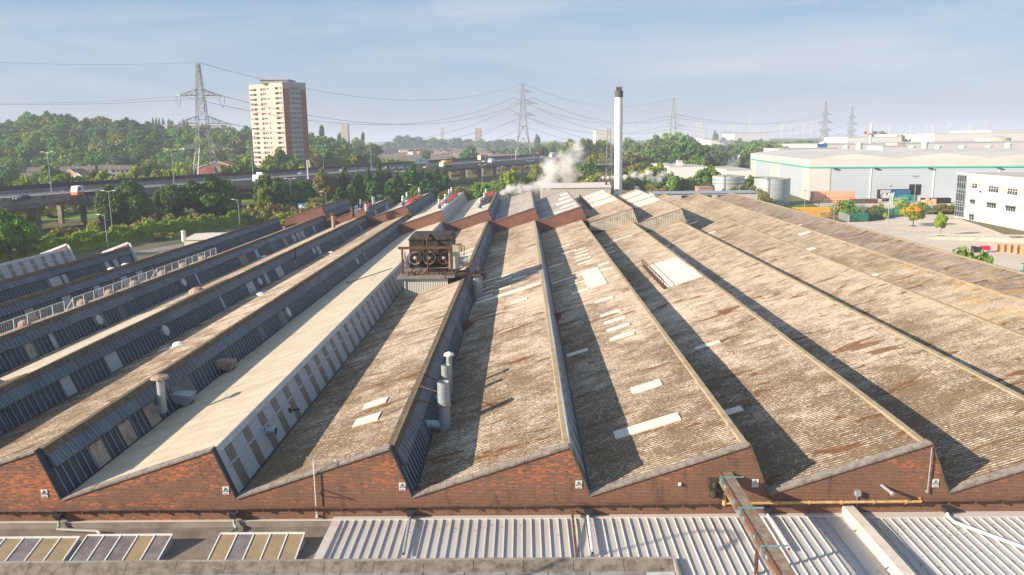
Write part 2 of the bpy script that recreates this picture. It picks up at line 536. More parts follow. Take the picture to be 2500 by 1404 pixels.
def slope(parent, k, y0, y1, mat, zr=RZ, zv=ZV, name='roof_slope', cap='mossshade', jit=.03, zfn=None, xv=None, ends=False):
    rs = random.Random(k * 77 + int(y0))
    mb = MB()
    n = max(2, int((y1 - y0) / 5))
    ys = [y0 + (y1 - y0) * i / n for i in range(n + 1)]
    top = []; bot = []
    for y in ys:
        z = (zfn(y) if zfn else zr) + rs.uniform(-jit, jit)
        top.append(Vector((XP(k), y, z)))
        bot.append(Vector((XP(k - 1) + VDX if xv is None else xv, y, zv + rs.uniform(-jit, jit) * .5)))
    for i in range(n):
        mb.poly([bot[i], top[i], top[i + 1], bot[i + 1]])
        q = Vector((0, 0, -.12))
        mb.poly([bot[i] + q, bot[i + 1] + q, top[i + 1] + q, top[i] + q])
    q = Vector((0, 0, -.12))
    mb.poly([bot[0] + q, top[0] + q, top[0], bot[0]]); mb.poly([bot[-1], top[-1], top[-1] + q, bot[-1] + q])
    o = mb.build(name, mat, parent)
    if cap:
        c = MB()
        for i in range(n):
            a, b = top[i], top[i + 1]
            c.hull8([a + Vector((-.30, 0, -.08)), a + Vector((.08, 0, -.10)), b + Vector((.08, 0, -.10)), b + Vector((-.30, 0, -.08)),
                     a + Vector((-.24, 0, .03)), a + Vector((.04, 0, .07)), b + Vector((.04, 0, .07)), b + Vector((-.24, 0, .03))])
        c.build('ridge_tiles', M[cap], o)
    return o


def steep(parent, k, y0, y1, style, zr=RZ, zv=ZV, seed=0, frac=.42):
    """steep north-light side going down to the right of ridge k"""
    rs = random.Random(seed + k * 13)
    P = Vector((XP(k) + .03, 0, zr - .06)); Q = Vector((XP(k) + VDX, 0, zv - .02))
    d = Q - P; nrm = Vector((-d.z, 0, d.x)).normalized()
    def pt(t, y, off=0.0):
        v = P + d * t + nrm * off
        return Vector((v.x, y, v.z))
    def panel(mb, t0, t1, ya, yb, off, th=.06, m=0):
        mb.hull8([pt(t0, ya, off - th), pt(t1, ya, off - th), pt(t1, yb, off - th), pt(t0, yb, off - th),
                  pt(t0, ya, off), pt(t1, ya, off), pt(t1, yb, off), pt(t0, yb, off)], m)
    g = MB()
    if style == 'clad':
        panel(g, .0, 1, y0, y1, 0)
        o = g.build('north_light_wall', M['cladwhite'], parent)
        y = y0 + .9
        while y < y1 - 1:
            r = MB(); panel(r, .10, .40, y, y + .95, .018, .014); r.build('rooflight', M['rlight'], o)
            r = MB(); panel(r, .46, .97, y, y + .95, .018, .014); r.build('rooflight', M['rlight'], o)
            y += rs.choice((2.55, 2.55, 2.7))
        f = MB(); panel(f, .405, .45, y0, y1, .05, .05); f.build('flashing_band', M['cladwhite'], o)
        c = MB(); y = y0
        while y < y1 - .1:
            ye = min(y1, y + 2.9)
            panel(c, -.05, .09, y, ye - .03, .10, .10); y = ye
        c.build('capping', M['galv'], o)
    else:
        panel(g, .0, 1, y0, y1, 0)
        o = g.build('north_light_glazing', M['glass'], parent)
        b = MB(); y = y0 + .3
        while y < y1:
            b.bar(pt(frac, y, .02), pt(.985, y, .02), .035, .05, up=nrm); y += .62
        b.build('glazing_bars', M['bar'], o)
        c = MB(); y = y0 + .2; up = 0
        while y < y1 - .4:
            ye = min(y1, y + rs.choice((3.1, 6.2, 9.3, 12.4)))
            lift = rs.uniform(.20, .30)
            mi = rs.choice((0, 0, 0, 1, 3, 3))
            t1 = frac + rs.uniform(-.02, .03)
            c.hull8([pt(0, y, .02), pt(t1, y, .02), pt(t1, ye, .02), pt(0, ye, .02), pt(-.02, y, .05), pt(t1, y, lift), pt(t1, ye, lift), pt(-.02, ye, .05)], mi)
            yy = y + .5
            while yy < ye:
                c.bar(pt(.01, yy, .06), pt(t1, yy, lift + .01), .03, .03, m=2, up=nrm); yy += .62
            y = ye + .01
        c.build('upper_cladding', [M['cladblue'], M['cladgrey'], M['bar'], M['cladmid']], o)
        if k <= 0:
            vb = MB(); panel(vb, -.05, .10, y0, y1, .20, .17); vb.build('ridge_shade_strip', M['mossshade'], o)  # dark strip paints in the shade on the overhanging sheet ends below the ridge
        y = y0 + rs.uniform(3, 9)
        while y < y1 - 4:
            wd = rs.choice((.6, 1.24, 1.24, 1.86, 3.1))
            if rs.random() < .75:
                e = MB(); panel(e, frac + .02, .97, y, y + wd, .05, .03); e.build('cladding_patch', M[rs.choice(('cladgrey', 'cladgrey', 'cladwhite', 'rlight'))], o)
            y += wd + rs.uniform(4, 16) * (1 if style == 'dark' else .5)
    return o


HALLEND = {-7: 122, -6: 123, -5: 170, -4: 172, -3: 172, -2: 172, -1: 156, 0: 156, 1: 156, 2: 156, 3: 156, 4: 156, 5: 222, 6: 222, 7: 222}
YB = YF + .34
roofs = {}
for k in range(-7, 8):
    y1 = HALLEND[k]
    mat = M['roof'] if k <= 4 else (M['roofr'] if k <= 6 else M['roofb'])
    cap = 'mossshade' if k <= 0 else 'paleridge'
    if k == -1: mat, cap = M['cream'], None
    if k in (-4, -5): cap = 'mossshade'
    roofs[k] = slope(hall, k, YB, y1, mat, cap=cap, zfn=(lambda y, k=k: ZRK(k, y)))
    steep(hall, k, YB, y1, 'clad' if k in (-1, -7, 1) else ('dark' if k < -1 else 'mix'), zr=RZ - (.3 if k >= 6 else 0), seed=3)
    gt = MB().box(XP(k) + VDX - .12, XP(k) + VDX + .22, YB, y1, ZV - .25, ZV + .04)
    gt.build('valley_gutter', M['lead'], hall)
# walls round the hall (left, far ends, right)
w_ = MB()
for k in range(-7, 8):
    y1 = HALLEND[k]
    xl = XP(k - 1) + VDX; zr = ZRK(k, y1)
    w_.prism([(xl, y1, 0), (XP(k) + VDX, y1, 0), (XP(k) + VDX, y1, ZV - .05), (XP(k), y1, zr - .1), (xl, y1, ZV - .05)], (0, .3, 0))
w_.box(XP(-8) + VDX - .3, XP(-8) + VDX, YB, 122, 0, ZV - .05)
w_.box(XP(7) + VDX + .22, XP(7) + VDX + .5, YB, 222, 0, ZV - .02)
w_.build('end_wall', M['brickr'], hall)
for k in (-6, -7):   # white bargeboards on the two short bays
    y1 = HALLEND[k]
    b = MB()
    b.bar((XP(k) - 4.2, y1 + .1, ZR - 4.2 * (ZR - ZV) / SLX + .25), (XP(k) + .1, y1 + .1, ZR + .42), .5, .16, up=(0, 1, 0))
    b.bar((XP(k) + .1, y1 + .1, ZR + .42), (XP(k) + VDX + .1, y1 + .1, ZV + .1), .5, .16, up=(0, 1, 0))
    b.build('bargeboard', M['white'], hall)
    MB().hull8([(XP(k) - 2.5, y1 - .05, ZR - 1), (XP(k) + .8, y1 - .05, ZV + .3), (XP(k) + .8, y1 + .05, ZV + .3), (XP(k) - 2.5, y1 + .05, ZR - 1),
                (XP(k) - 2.3, y1 - .05, ZR - .5), (XP(k), y1 - .05, ZR + .3), (XP(k), y1 + .05, ZR + .3), (XP(k) - 2.3, y1 + .05, ZR - .5)]).build('gable_brickwork', M['brickr'], hall)
# street facade
pts = [(XP(-8) + VDX, YF, 0), (XP(7) + VDX + .5, YF, 0)]
for k in range(7, -8, -1):
    pts += [(XP(k) + VDX, YF, ZV - .08), (XP(k), YF, ZR - .08)]
pts += [(XP(-8) + VDX, YF, ZV - .08)]
facade = MB()
# split per bay to keep faces convex
for k in range(-7, 8):
    xl = XP(k - 1) + VDX
    facade.poly([(xl, YF, 0), (XP(k) + VDX, YF, 0), (XP(k) + VDX, YF, ZV - .08), (XP(k), YF, ZR - .08), (xl, YF, ZV - .08)])
    facade.poly([(xl, YB, 0), (xl, YB, ZV - .08), (XP(k), YB, ZR - .08), (XP(k) + VDX, YB, ZV - .08), (XP(k) + VDX, YB, 0)])
    facade.poly([(xl, YF, ZV - .08), (XP(k), YF, ZR - .08), (XP(k), YB, ZR - .08), (xl, YB, ZV - .08)])
    facade.poly([(XP(k), YF, ZR - .08), (XP(k) + VDX, YF, ZV - .08), (XP(k) + VDX, YB, ZV - .08), (XP(k), YB, ZR - .08)])
facade = facade.build('street_facade', M['brick'], hall)
for k in range(-4, 6):
    rs = random.Random(k + 50)
    c = MB()
    a = Vector((XP(k - 1) + VDX, 0, ZV)); b = Vector((XP(k), 0, ZR)); L = (b - a).length; n = int(L / (.46 if k > 0 else .9))
    d = (b - a).normalized(); up = Vector((-d.z, 0, d.x))
    for i in range(n):
        p = a + (b - a) * (i / n); q = a + (b - a) * ((i + .97) / n)
        h = rs.uniform(-.012, .012)
        for s_ in (0,):
            u0 = up * (-.075); u1 = up * (.055 + h); u2 = up * (.02 + h)
            c.hull8([(p.x + u0.x, YF - .07, p.z + u0.z), (q.x + u0.x, YF - .07, q.z + u0.z), (q.x + u0.x, YB + .12, q.z + u0.z), (p.x + u0.x, YB + .12, p.z + u0.z),
                     (p.x + u1.x, YF - .07, p.z + u2.z), (q.x + u1.x, YF - .07, q.z + u2.z), (q.x + u1.x, YB + .12, q.z + u1.z), (p.x + u1.x, YB + .12, p.z + u1.z)])
    a = Vector((XP(k) + .02, YF + .13, ZR + .02)); b = Vector((XP(k) + VDX + .02, YF + .13, ZV - .02))
    c.bar(a, b, .40, .07, m=1)
    c.build('coping', [M['coping'], M['lead'] if k <= 0 else M['mossshade']], facade)

# pale replacement sheets and rooflights lying in the slopes (picture: lower-left, lower-right, width in m or upper-left)
def patch(k, a, b, wd, mat='patch', zr=RZ, zv=ZV, parent=None, off=.085, name='rooflight_sheet'):
    p = plane_hit(a[0], a[1], k, zr, zv, off); q = plane_hit(b[0], b[1], k, zr, zv, off)
    xa, xb = sorted((p.x, q.x)); y = (p.y + q.y) / 2
    if not isinstance(wd, tuple) and k == 1: wd *= 1.25
    xa = max(xa, XP(k - 1) + VDX + .25); xb = min(xb, XP(k) - .32)
    if isinstance(wd, tuple):
        wd = plane_hit(wd[0], wd[1], k, zr, zv, off).y - y
    def z(x): return zr - (XP(k) - x) * (zr - zv) / SLX + off
    mb = MB(); t = .07
    mb.hull8([(xa, y, z(xa) - t), (xb, y, z(xb) - t), (xb, y + wd, z(xb) - t), (xa, y + wd, z(xa) - t),
              (xa, y, z(xa)), (xb, y, z(xb)), (xb, y + wd, z(xb)), (xa, y + wd, z(xa))])
    return mb.build(name, M[mat], parent or roofs[k])


for a, b, wd in [((880, 1006), (945, 974), 1.1), ((855, 1049), (925, 1016), 1.3), ((1122, 620), (1164, 604), 1.2), ((1128, 632), (1162, 614), 1.4)]:
    patch(0, a, b, wd, 'paleold' if 'paleold' in M else 'patch')
for a, b, wd in [((1160, 744), (1321, 692), 1.2), ((1245, 742), (1287, 730), .9), ((1166, 711), (1209, 698), .55), ((1166, 722), (1207, 709), .55), ((1164, 732), (1203, 720), .6),
                 ((1177, 690), (1250, 667), .55), ((1210, 690), (1249, 677), .6), ((1208, 711), (1248, 698), .6), ((1249, 686), (1285, 672), .6), ((1199, 615), (1228, 605), .5)]:
    patch(1, a, b, wd)
for a, b, wd in [((1504, 1074), (1662, 1021), 1.25), ((1545, 962), (1617, 938), 1.3), ((1492, 834), (1549, 813), 1.0), ((1483, 811), (1538, 792), .9), ((1477, 792), (1527, 775), .9),
                 ((1468, 774), (1515, 758), .9), ((1453, 740), (1498, 726), 1.0), ((1396, 719), (1453, 702), .5), ((1381, 872), (1436, 855), .8), ((1437, 706), (1482, 691), (1421, 663)),
                 ((1347, 693), (1424, 669), .55), ((1390, 698), (1430, 684), .55), ((1397, 720), (1439, 701), .6), ((1462, 650), (1488, 640), .9), ((1467, 663), (1496, 652), .8),
                 ((1403, 616), (1430, 603), .7), ((1405, 623), (1435, 609), .7), ((1407, 631), (1437, 617), .8), ((1409, 639), (1443, 625), .8), ((1412, 647), (1447, 634), .9),
                 ((1370, 622), (1407, 609), .8), ((1364, 606), (1392, 597), .8), ((1341, 654), (1373, 644), .8)]:
    patch(2, a, b, wd)
for a, b, wd in [((1700, 854), (1759, 834), .7), ((1759, 1019), (1815, 1000), .9), ((1488, 592), (1546, 573), .8), ((1472, 601), (1500, 592), .6), ((1478, 611), (1497, 604), .6), ((1482, 620), (1502, 613), .6)]:
    patch(3, a, b, wd)
for a, b, wd in [((1622, 603), (1636, 600), .8), ((1634, 615), (1648, 612), .8), ((1647, 629), (1661, 625), .9), ((1668, 638), (1680, 635), .9), ((1702, 669), (1716, 665), .9), ((1738, 700), (1756, 695), 1.0),
                 ((1826, 771), (1850, 765), .9), ((1862, 798), (1886, 791), .9), ((2168, 1032), (2215, 1050), .8)]:
    patch(4, a, b, wd)
for a, b, wd in [((1680, 550), (1744, 528), 1.5), ((1674, 541), (1725, 522), .8), ((1671, 534), (1717, 516), .7), ((1727, 573), (1796, 550), 1.1), ((1690, 521), (1712, 513), .8)]:
    patch(5, a, b, wd)
for a, b, wd in [((1954, 574), (1981, 567), 1.6), ((1967, 615), (1993, 606), 1.6), ((2122, 678), (2148, 671), 1.2), ((1860, 548), (1880, 538), .8)]:
    patch(6, a, b, wd)
for a, b, wd in [((1948, 552), (1981, 541), .9), ((1765, 491), (1790, 482), 1.2), ((1776, 494), (1800, 485), 1.2), ((1790, 497), (1806, 489), 1.0), ((1812, 489), (1826, 483), 1.0), ((2095, 655), (2130, 640), .5)]:
    patch(7, a, b, wd)
# raised white smooth area with a guard rail on the third full slope
zfn3 = [plane_hit(1627, 703, 3), plane_hit(1590, 648, 3)]
y0_, y1_ = zfn3[0].y, zfn3[1].y
def zsl(x, k, off=0, zr=RZ, zv=ZV): return zr - (XP(k) - x) * (zr - zv) / SLX + off
xa_, xb_ = zfn3[0].x + .1, XP(3) - .1
mb = MB().hull8([(xa_, y0_, zsl(xa_, 3)), (xb_, y0_, zsl(xb_, 3)), (xb_, y1_, zsl(xb_, 3)), (xa_, y1_, zsl(xa_, 3)),
                 (xa_ + .05, y0_ + .05, zsl(xa_ + .05, 3, .08)), (xb_, y0_ + .05, zsl(xb_, 3, .08)), (xb_, y1_ - .05, zsl(xb_, 3, .08)), (xa_ + .05, y1_ - .05, zsl(xa_ + .05, 3, .08))])
mb.build('raised_roof_panel', M['patch'], roofs[3])


def guard_walk(parent, x, y0, y1, k, zr=RZ, zv=ZV, h=1.0):
    mb = MB(); z = zsl(x, k, .05, zr, zv)
    mb.box(x - .25, x + .25, y0, y1, z, z + .12)
    n = max(2, int((y1 - y0) / 1.5))
    for i in range(n + 1):
        y = y0 + (y1 - y0) * i / n
        mb.bar((x - .22, y, z), (x - .22, y, z + h), .07)
        mb.bar((x + .3, y, z + .05), (x - .22, y, z + h * .5), .05)
    for q in (.5, 1): mb.bar((x - .22, y0, z + h * q), (x - .22, y1, z + h * q), .06)
    o = mb.build('guard_rail', M['rust'], parent)
    return o


guard_walk(roofs[3], xa_ - .3, y0_ - .5, y1_ + .8, 3)

# danger signs on the gables
def text_mesh(body, size, loc, xdir, up, mat, name, parent=None, depth=.01, align='CENTER'):
    cu = bpy.data.curves.new('t', 'FONT'); cu.body = body; cu.size = size; cu.extrude = depth; cu.align_x = align; cu.resolution_u = 2
    t = bpy.data.objects.new('t', cu); COL.objects.link(t)
    bpy.context.view_layer.update()
    me = bpy.data.meshes.new_from_object(t)
    bpy.data.objects.remove(t)
    x = Vector(xdir).normalized(); u = Vector(up).normalized(); n = x.cross(u)
    me.transform(Matrix((x, u, n)).transposed().to_4x4())
    me.transform(Matrix.Translation(Vector(loc) - Vector(ORG.get(parent.name, (0, 0, 0)) if parent else (0, 0, 0))))
    me.materials.clear(); me.materials.append(mat)
    o = bpy.data.objects.new(name, me); COL.objects.link(o)
    if parent: o.parent = parent
    return o


side = ['on the gable at the far left of the photo', 'on the gable left of the aerial pole', 'on the gable below the grey flues', 'on the gable beside the narrow centre gable tip', 'on the gable beside the long brown steel beam', 'on the gable with the grey vent pipe, rightmost']
for i, (px, py) in enumerate([(108, 1205), (551, 1198), (982, 1188), (1413, 1183), (1844, 1180), (2284, 1180)]):
    p = D(px, py, YF - .03)
    s_ = empty('danger_sign', p, 'white danger sign with warning triangle ' + side[i], 'sign', 'danger signs along the brick facade')
    MB().box(p.x - .165, p.x + .165, YF - .035, YF - .005, p.z - .21, p.z + .21).build('sign_board', M['white'], s_)
    t = MB(); r_ = .14; c_ = Vector((p.x, YF - .045, p.z + .04))
    tri = [c_ + Vector((-.135, 0, -.09)), c_ + Vector((.135, 0, -.09)), c_ + Vector((0, 0, .145))]
    for a, b in zip(tri, tri[1:] + tri[:1]): t.bar(a, b, .012, .024, up=(0, 1, 0))
    t.bar(c_ + Vector((-.03, 0, .06)), c_ + Vector((.035, 0, .0)), .01, .02, up=(0, 1, 0)); t.bar(c_ + Vector((.035, 0, .0)), c_ + Vector((-.03, 0, .0)), .01, .02, up=(0, 1, 0)); t.bar(c_ + Vector((-.03, 0, .0)), c_ + Vector((.03, 0, -.06)), .01, .02, up=(0, 1, 0))
    t.build('warning_triangle', M['black'], s_)
    text_mesh('Danger', .085, (p.x, YF - .037, p.z - .18), (1, 0, 0), (0, 0, 1), M['black'], 'lettering', s_, .003)

# long rusty service pipe
zpa, zpb = D(200, 1246, YF - .22), D(2300, 1222, YF - .22)
def ZP(x): return zpa.z + (x - zpa.x) * (zpb.z - zpa.z) / (zpb.x - zpa.x)
pm = MB()
ys = YF - .22
xs_ = list(np.linspace(-46, 44, 31))
ptsp = [(x, ys, ZP(x) + .02 * math.sin(x * 1.3)) for x in xs_]
for a, b in zip(ptsp, ptsp[1:]): pm.tube(a, b, .07, n=8)
for x in np.arange(-46, 44, 1.35): pm.box(x - .04, x + .04, ys - .05, YF, ZP(x) - .2, ZP(x) - .08)
pm.build('service_pipe', M['rust'], None)
tag(bpy.data.objects['service_pipe'], 'long rusty brown service pipe bracketed along the whole brick facade', 'pipe')
gp = MB()
a = D(1768, 1229, YF - .32); b = D(2248, 1231, YF - .32)
gp.path([Vector((a.x, YF - .32, a.z + .55)), Vector((a.x, YF - .32, a.z)), Vector((b.x, YF - .32, a.z + .02)), Vector((b.x + .1, YF, a.z + .02))], .075, 10)
gp.tube((a.x, YF - .32, a.z - .1), (a.x, YF - .32, a.z + .3), .1)
for x in np.linspace(a.x + 1, b.x - .8, 6): gp.tube((x, YF - .32, a.z + .01), (x + .1, YF - .32, a.z + .01), .1); gp.box(x, x + .05, YF - .3, YF, a.z - .14, a.z - .08)
tag(gp.build('gas_pipe', M['gaspipe']), 'ochre yellow gas pipe running level along the lower right facade', 'pipe')

# hoppers and downpipes under each valley
dl = ['bent pipe running right over the felt roof at far left', 'bent pipe beside the third skylight', 'straight grey pipe on the left of the white ribbed roof', 'straight grey pipe in the middle of the white ribbed roof', 'slanting pipe just right of the brown steel beam', 'long white pipe slanting off the right edge']
routes = [[(140, 1262), (141, 1292), (238, 1297), (246, 1304)], [(577, 1255), (578, 1290), (556, 1304)], [(1010, 1240), (1009, 1262), (985, 1352)], [(1441, 1240), (1442, 1258), (1447, 1350)], [(1873, 1238), (1876, 1258), (1926, 1340)], [(2312, 1232), (2316, 1262), (2330, 1275), (2500, 1337), (2560, 1362)]]
for i, rt in enumerate(routes):
    k = i - 2
    xv = XP(k) + VDX - .1
    hp = empty('drain_pipe', (xv, YF, 4.5), 'rainwater hopper with ' + dl[i], 'drainpipe', 'valley drainpipes on the facade')
    m_ = MB()
    m_.hull8([(xv - .1, YF - .35, 4.98), (xv + .12, YF - .35, 4.98), (xv + .12, YF, 4.98), (xv - .1, YF, 4.98), (xv - .2, YF - .5, 5.3), (xv + .22, YF - .5, 5.3), (xv + .22, YF, 5.3), (xv - .2, YF, 5.3)])
    m_.build('hopper', M['lead'], hp)
    zb = 4.62 if i < 2 else 4.97
    P = [Vector((xv, YF - .25, 5.0)), Vector((xv, YF - .3, zb + .05))]
    for q in rt[2 if i not in (0, 1, 5) else 1:]:
        P.append(G(q[0], q[1], zb))
    m_ = MB().path(P, .075 if i < 5 else .085, 10)
    if i in (2, 3, 4): m_.tube(P[-1] - (P[-1] - P[-2]).normalized() * .01, P[-1] + (P[-1] - P[-2]).normalized() * .012, .06, n=10, m=1)
    m_.build('downpipe', [M['galv'] if i in (1, 2) else M['white'] if i > 2 else M['gaspipe'] if 0 else M['steel'], M['dark']], hp)

# ================================================================ ANNEX in front of the facade
annex = empty('front_annex', (-20, 36, 0), 'low flat felt roofed annex with skylights against the brick facade at bottom left', 'annex')
XE = D(815, 1262, YF).x
MB().box(-60, XE, 34.1, YF, 0, 4.42).build('flat_roof', M['felt'], annex)
m_ = MB(); m_.box(-60, XE, YF - .12, YF - .005, 4.42, 4.76); m_.box(-60, XE, YF - .16, YF - .02, 4.762, 4.80, 1)
m_.build('upstand', [M['concdk'], M['patch']], annex)
for i, (tl, tr, bl, br) in enumerate([((-120, 1313), (197, 1308), (-170, 1378), (152, 1375)), ((214, 1306), (422, 1303), (165, 1371), (382, 1368)), ((539, 1302), (745, 1298), (502, 1368), (724, 1365))]):
    lab = ['yellowed skylight at the left edge, cut by the photo border', 'skylight with mostly violet grey panes, between the other two', 'skylight with four yellow panes and one grey, nearest the white roof'][i]
    TL, TR, BL, BR = G(*tl, 5.0), G(*tr, 5.0), G(*bl, 4.55), G(*br, 4.55)
    yt, yb = TL.y, max(BL.y, 34.25); x0_, x1_ = TL.x, TR.x
    sk = empty('skylight', ((x0_ + x1_) / 2, (yt + yb) / 2, 4.42), lab, 'skylight', 'glazed skylights on the felt roof')
    MB().hull8([(x0_, yb, 4.42), (x1_, yb, 4.42), (x1_, yt, 4.42), (x0_, yt, 4.42), (x0_, yb, 4.5), (x1_, yb, 4.5), (x1_, yt, 4.95), (x0_, yt, 4.95)]).build('kerb', M['galv'], sk)
    n = 5 if i else 7
    pats = [[1, 0, 1, 0, 1, 0, 0], [1, 1, 1, 0, 1], [0, 1, 0, 0, 0]][i]
    if 'pane0' not in M:
        M['pane0'] = plain('yellowed_wired_glass', (.30, .23, .125), .25, 0, .8, 1.3, (.20, .165, .12), spec=.5, obj=False)
        M['pane1'] = plain('violet_grey_glass', (.135, .12, .12), .22, 0, .8, 1.4, (.24, .22, .21), spec=.5, obj=False)
    def sz(y): return 4.5 + (y - yb) / (yt - yb) * .45
    for j in range(n):
        xa = x0_ + (x1_ - x0_) * (j + .04) / n; xb = x0_ + (x1_ - x0_) * (j + .96) / n
        MB().hull8([(xa, yb, 4.505), (xb, yb, 4.505), (xb, yt, 4.955), (xa, yt, 4.955), (xa, yb, 4.53), (xb, yb, 4.53), (xb, yt, 4.98), (xa, yt, 4.98)]).build('pane', M['pane%d' % pats[j]], sk)
    b = MB()
    for j in range(n + 1):
        x = x0_ + (x1_ - x0_) * j / n
        b.bar((x, yb, 4.545), (x, yt, 4.995), .055, .05)
    b.bar((x0_, yt, 4.98), (x1_, yt, 4.98), .12, .07); b.bar((x0_, yb, 4.52), (x1_, yb, 4.52), .05, .05)
    b.build('glazing_bars', M['white'], sk)

wr = empty('ribbed_roof_shed', (12, 34, 0), 'low shed with white ribbed metal roof against the brick facade', 'shed')
XW0, XW1, YW0 = XE, 48, 27.5
M['ribw'] = plain('cream_white_rib', (.56, .53, .50), .5, 0, .1)
def zw(y): return 4.80 - .018 * (YF - y)
zt = 4.98
yn = G(1000, 1363, zt).y; xr = G(1655, 1380, zt).x; yq = yn + .01
MB().hull8([(XW0, yq, 0), (xr, yq, 0), (xr, YF, 0), (XW0, YF, 0), (XW0, yq, zw(yq)), (xr, yq, zw(yq)), (xr, YF, zw(YF)), (XW0, YF, zw(YF))]).hull8([(xr + .01, YW0, 0), (XW1, YW0, 0), (XW1, YF, 0), (xr + .01, YF, 0), (xr + .01, YW0, zw(YW0)), (XW1, YW0, zw(YW0)), (XW1, YF, zw(YF)), (xr + .01, YF, zw(YF))]).build('roof_sheeting', ribs('white_ribbed_roof', (.46, .455, .445), (.38, .37, .35), 0, .11, .45, .3, 0, .0, .5, .06), wr)
m_ = MB()
xw = D(2055, 1250, YF).x
x = XW0 + .7
while x < XW1:
    if not (xw - .9 < x < xw + .65):
        ya = yq if x < xr + .1 else YW0
        m_.hull8([(x - .028, ya, zw(ya)), (x + .028, ya, zw(ya)), (x + .028, YF - .25, zw(YF)), (x - .028, YF - .25, zw(YF)),
                  (x - .016, ya, zw(ya) + .07), (x + .016, ya, zw(ya) + .07), (x + .016, YF - .25, zw(YF) + .07), (x - .016, YF - .25, zw(YF) + .07)])
    x += .455
m_.build('standing_ribs', M['ribw'], wr)
m_ = MB(); m_.box(XW0, xw, YF - .3, YF - .01, zw(YF) + .004, zw(YF) + .11); m_.box(XW0, XW0 + .45, yq, YF - .3, zw(YF) - .2, zw(YF) + .06); m_.box(xw + .5, XW1, YF - .55, YF - .01, zw(YF) + .004, zw(YF) + .13)
m_.build('flashing', M['ribw'], wr)
yw0 = G(2165, 1395, 5.5).y
m_ = MB().box(xw, xw + .52, YW0, YF - .01, 4.5, 5.36)
m_.build('upstand_wall', M['cream2'] if 'cream2' in M else plain('cream_painted_upstand', (.66, .60, .52), .7, 0, .25, 1, (.45, .38, .30)), wr)
# moss crumbs on the roof
m_ = MB(); rs = random.Random(5)
for i in range(420):
    c = rs.choice((2180, 2400, 1960, 1070, 1180, 1440, 2300, 2450)); px = c + rs.gauss(0, 50); py = 1278 + abs(rs.gauss(0, 22))
    if i % 3 == 0: px = rs.uniform(2100, 2500); py = rs.uniform(1270, 1404)
    p = G(px, py, 4.8)
    if not (XW0 + .5 < p.x) or p.y > YF - .35 or p.y < YW0: continue
    r = rs.uniform(.01, .032); z = zw(p.y)
    m_.ball((p.x, p.y, z + r * .3), r, n=5, k=3)
tag(m_.build('moss_debris', M['lead']), None, None, None, 'stuff')
tag(bpy.data.objects['moss_debris'], 'dark crumbs of moss scattered over the white ribbed roof', 'moss')

# near flat roof with upstand at the very bottom
M['slab'] = plain('grey_slab', (.30, .30, .29), .85, 0, .6, 1.1, (.12, .11, .095), obj=False)
M['stain'] = plain('black_stained_apron', (.22, .19, .16), .9, 0, .8, 2.2, (.04, .035, .03), obj=False)
nr = empty('near_flat_roof', (-20, 28, 0), 'stained grey concrete slab roof along the bottom edge of the photo', 'roof')
m_ = MB().box(-60, xr, 15, yn, 0, 4.60)
m_.build('slab_roof', M['slab'], nr)
m_ = MB()
x = -60; rs = random.Random(9)
while x < xr - .1:
    xe = min(xr, x + 1.6)
    m_.box(x + .012, xe - .012, yn - .10, yn, 4.602, zt + rs.uniform(-.008, .008)); x = xe
m_.box(xr - .10, xr, 15, yn - .11, 4.602, zt)
m_.build('parapet', M['conc'], nr)
m_ = MB(); x = -60
while x < xr - .2:
    xe = min(xr - .11, x + 2.3)
    m_.hull8([(x + .01, yn - .62, 4.601), (xe - .01, yn - .62, 4.601), (xe - .01, yn - .101, 4.601), (x + .01, yn - .101, 4.601), (x + .01, yn - .60, 4.62), (xe - .01, yn - .60, 4.62), (xe - .01, yn - .101, 4.93), (x + .01, yn - .101, 4.93)]); x = xe
m_.build('stained_apron', M['stain'], nr)
m_ = MB()
for x in np.arange(-58, xr - 1, 1.9):
    m_.bar((x, yn - .63, 4.606), (x + rs.uniform(-.4, .2), 20, 4.606), .03, .012)
m_.box(xr - 2.4, xr - 1.5, yn - 3, yn - .64, 4.602, 4.62, 1); m_.box(xr - 1.4, xr - .15, yn - 3, yn - .75, 4.602, 4.625, 2)
m_.build('felt_joints', [M['lead'], M['concdk'], M['bluepatch']], nr)
# brown stay / timber strip on white roof
p = G(1402, 1300, 4.9)
m_ = MB().bar((p.x, YF - .1, 5.2), (p.x - .02, yn, 4.72), .11, .10)
tag(m_.build('timber_strut', M['rust']), 'narrow brown timber strut lying down the white ribbed roof', 'strut')

# ---- brown steel beam on the right
bx = (D(1757, 1152, YF).x + D(1792, 1150, YF).x) / 2
bz = 7.2
be = empty('steel_gantry_beam', (bx, 34, bz - .5), 'long brown steel beam with pale blue clamps jutting from the facade toward the camera', 'beam')
m_ = MB().box(bx - .34, bx + .24, 26, YF + .02, bz - .06, bz); m_.build('top_flange', plain('brown_bird_stained_steel', (.20, .145, .10), .8, 0, .5, 3, (.36, .31, .26)), be)
m_ = MB().box(bx - .38, bx - .32, 26, YF, bz - .32, bz + .02); m_.box(bx - .52, bx - .38, 26, YF - .1, bz - .34, bz - .30, 1); m_.build('side_web', [M['rust'], M['rustpale']], be)
m_ = MB().box(bx + .18, bx + .24, 26, YF, bz - .3, bz - .06); m_.build('side_web', M['rust'], be)
for y in (37.8, 34.4, 30.9):
    m_ = MB().box(bx - .5, bx + .65, y - .04, y + .04, bz + .001, bz + .05); m_.box(bx - .5, bx - .39, y - .12, y + .06, bz - .36, bz - .06); m_.build('clamp', M['cyan'], be)
for y in np.arange(37, 28, -1.7):
    MB().box(bx - .44, bx - .385, y, y + .25, bz - .26, bz - .1).build('bracket', M['cyan'], be)
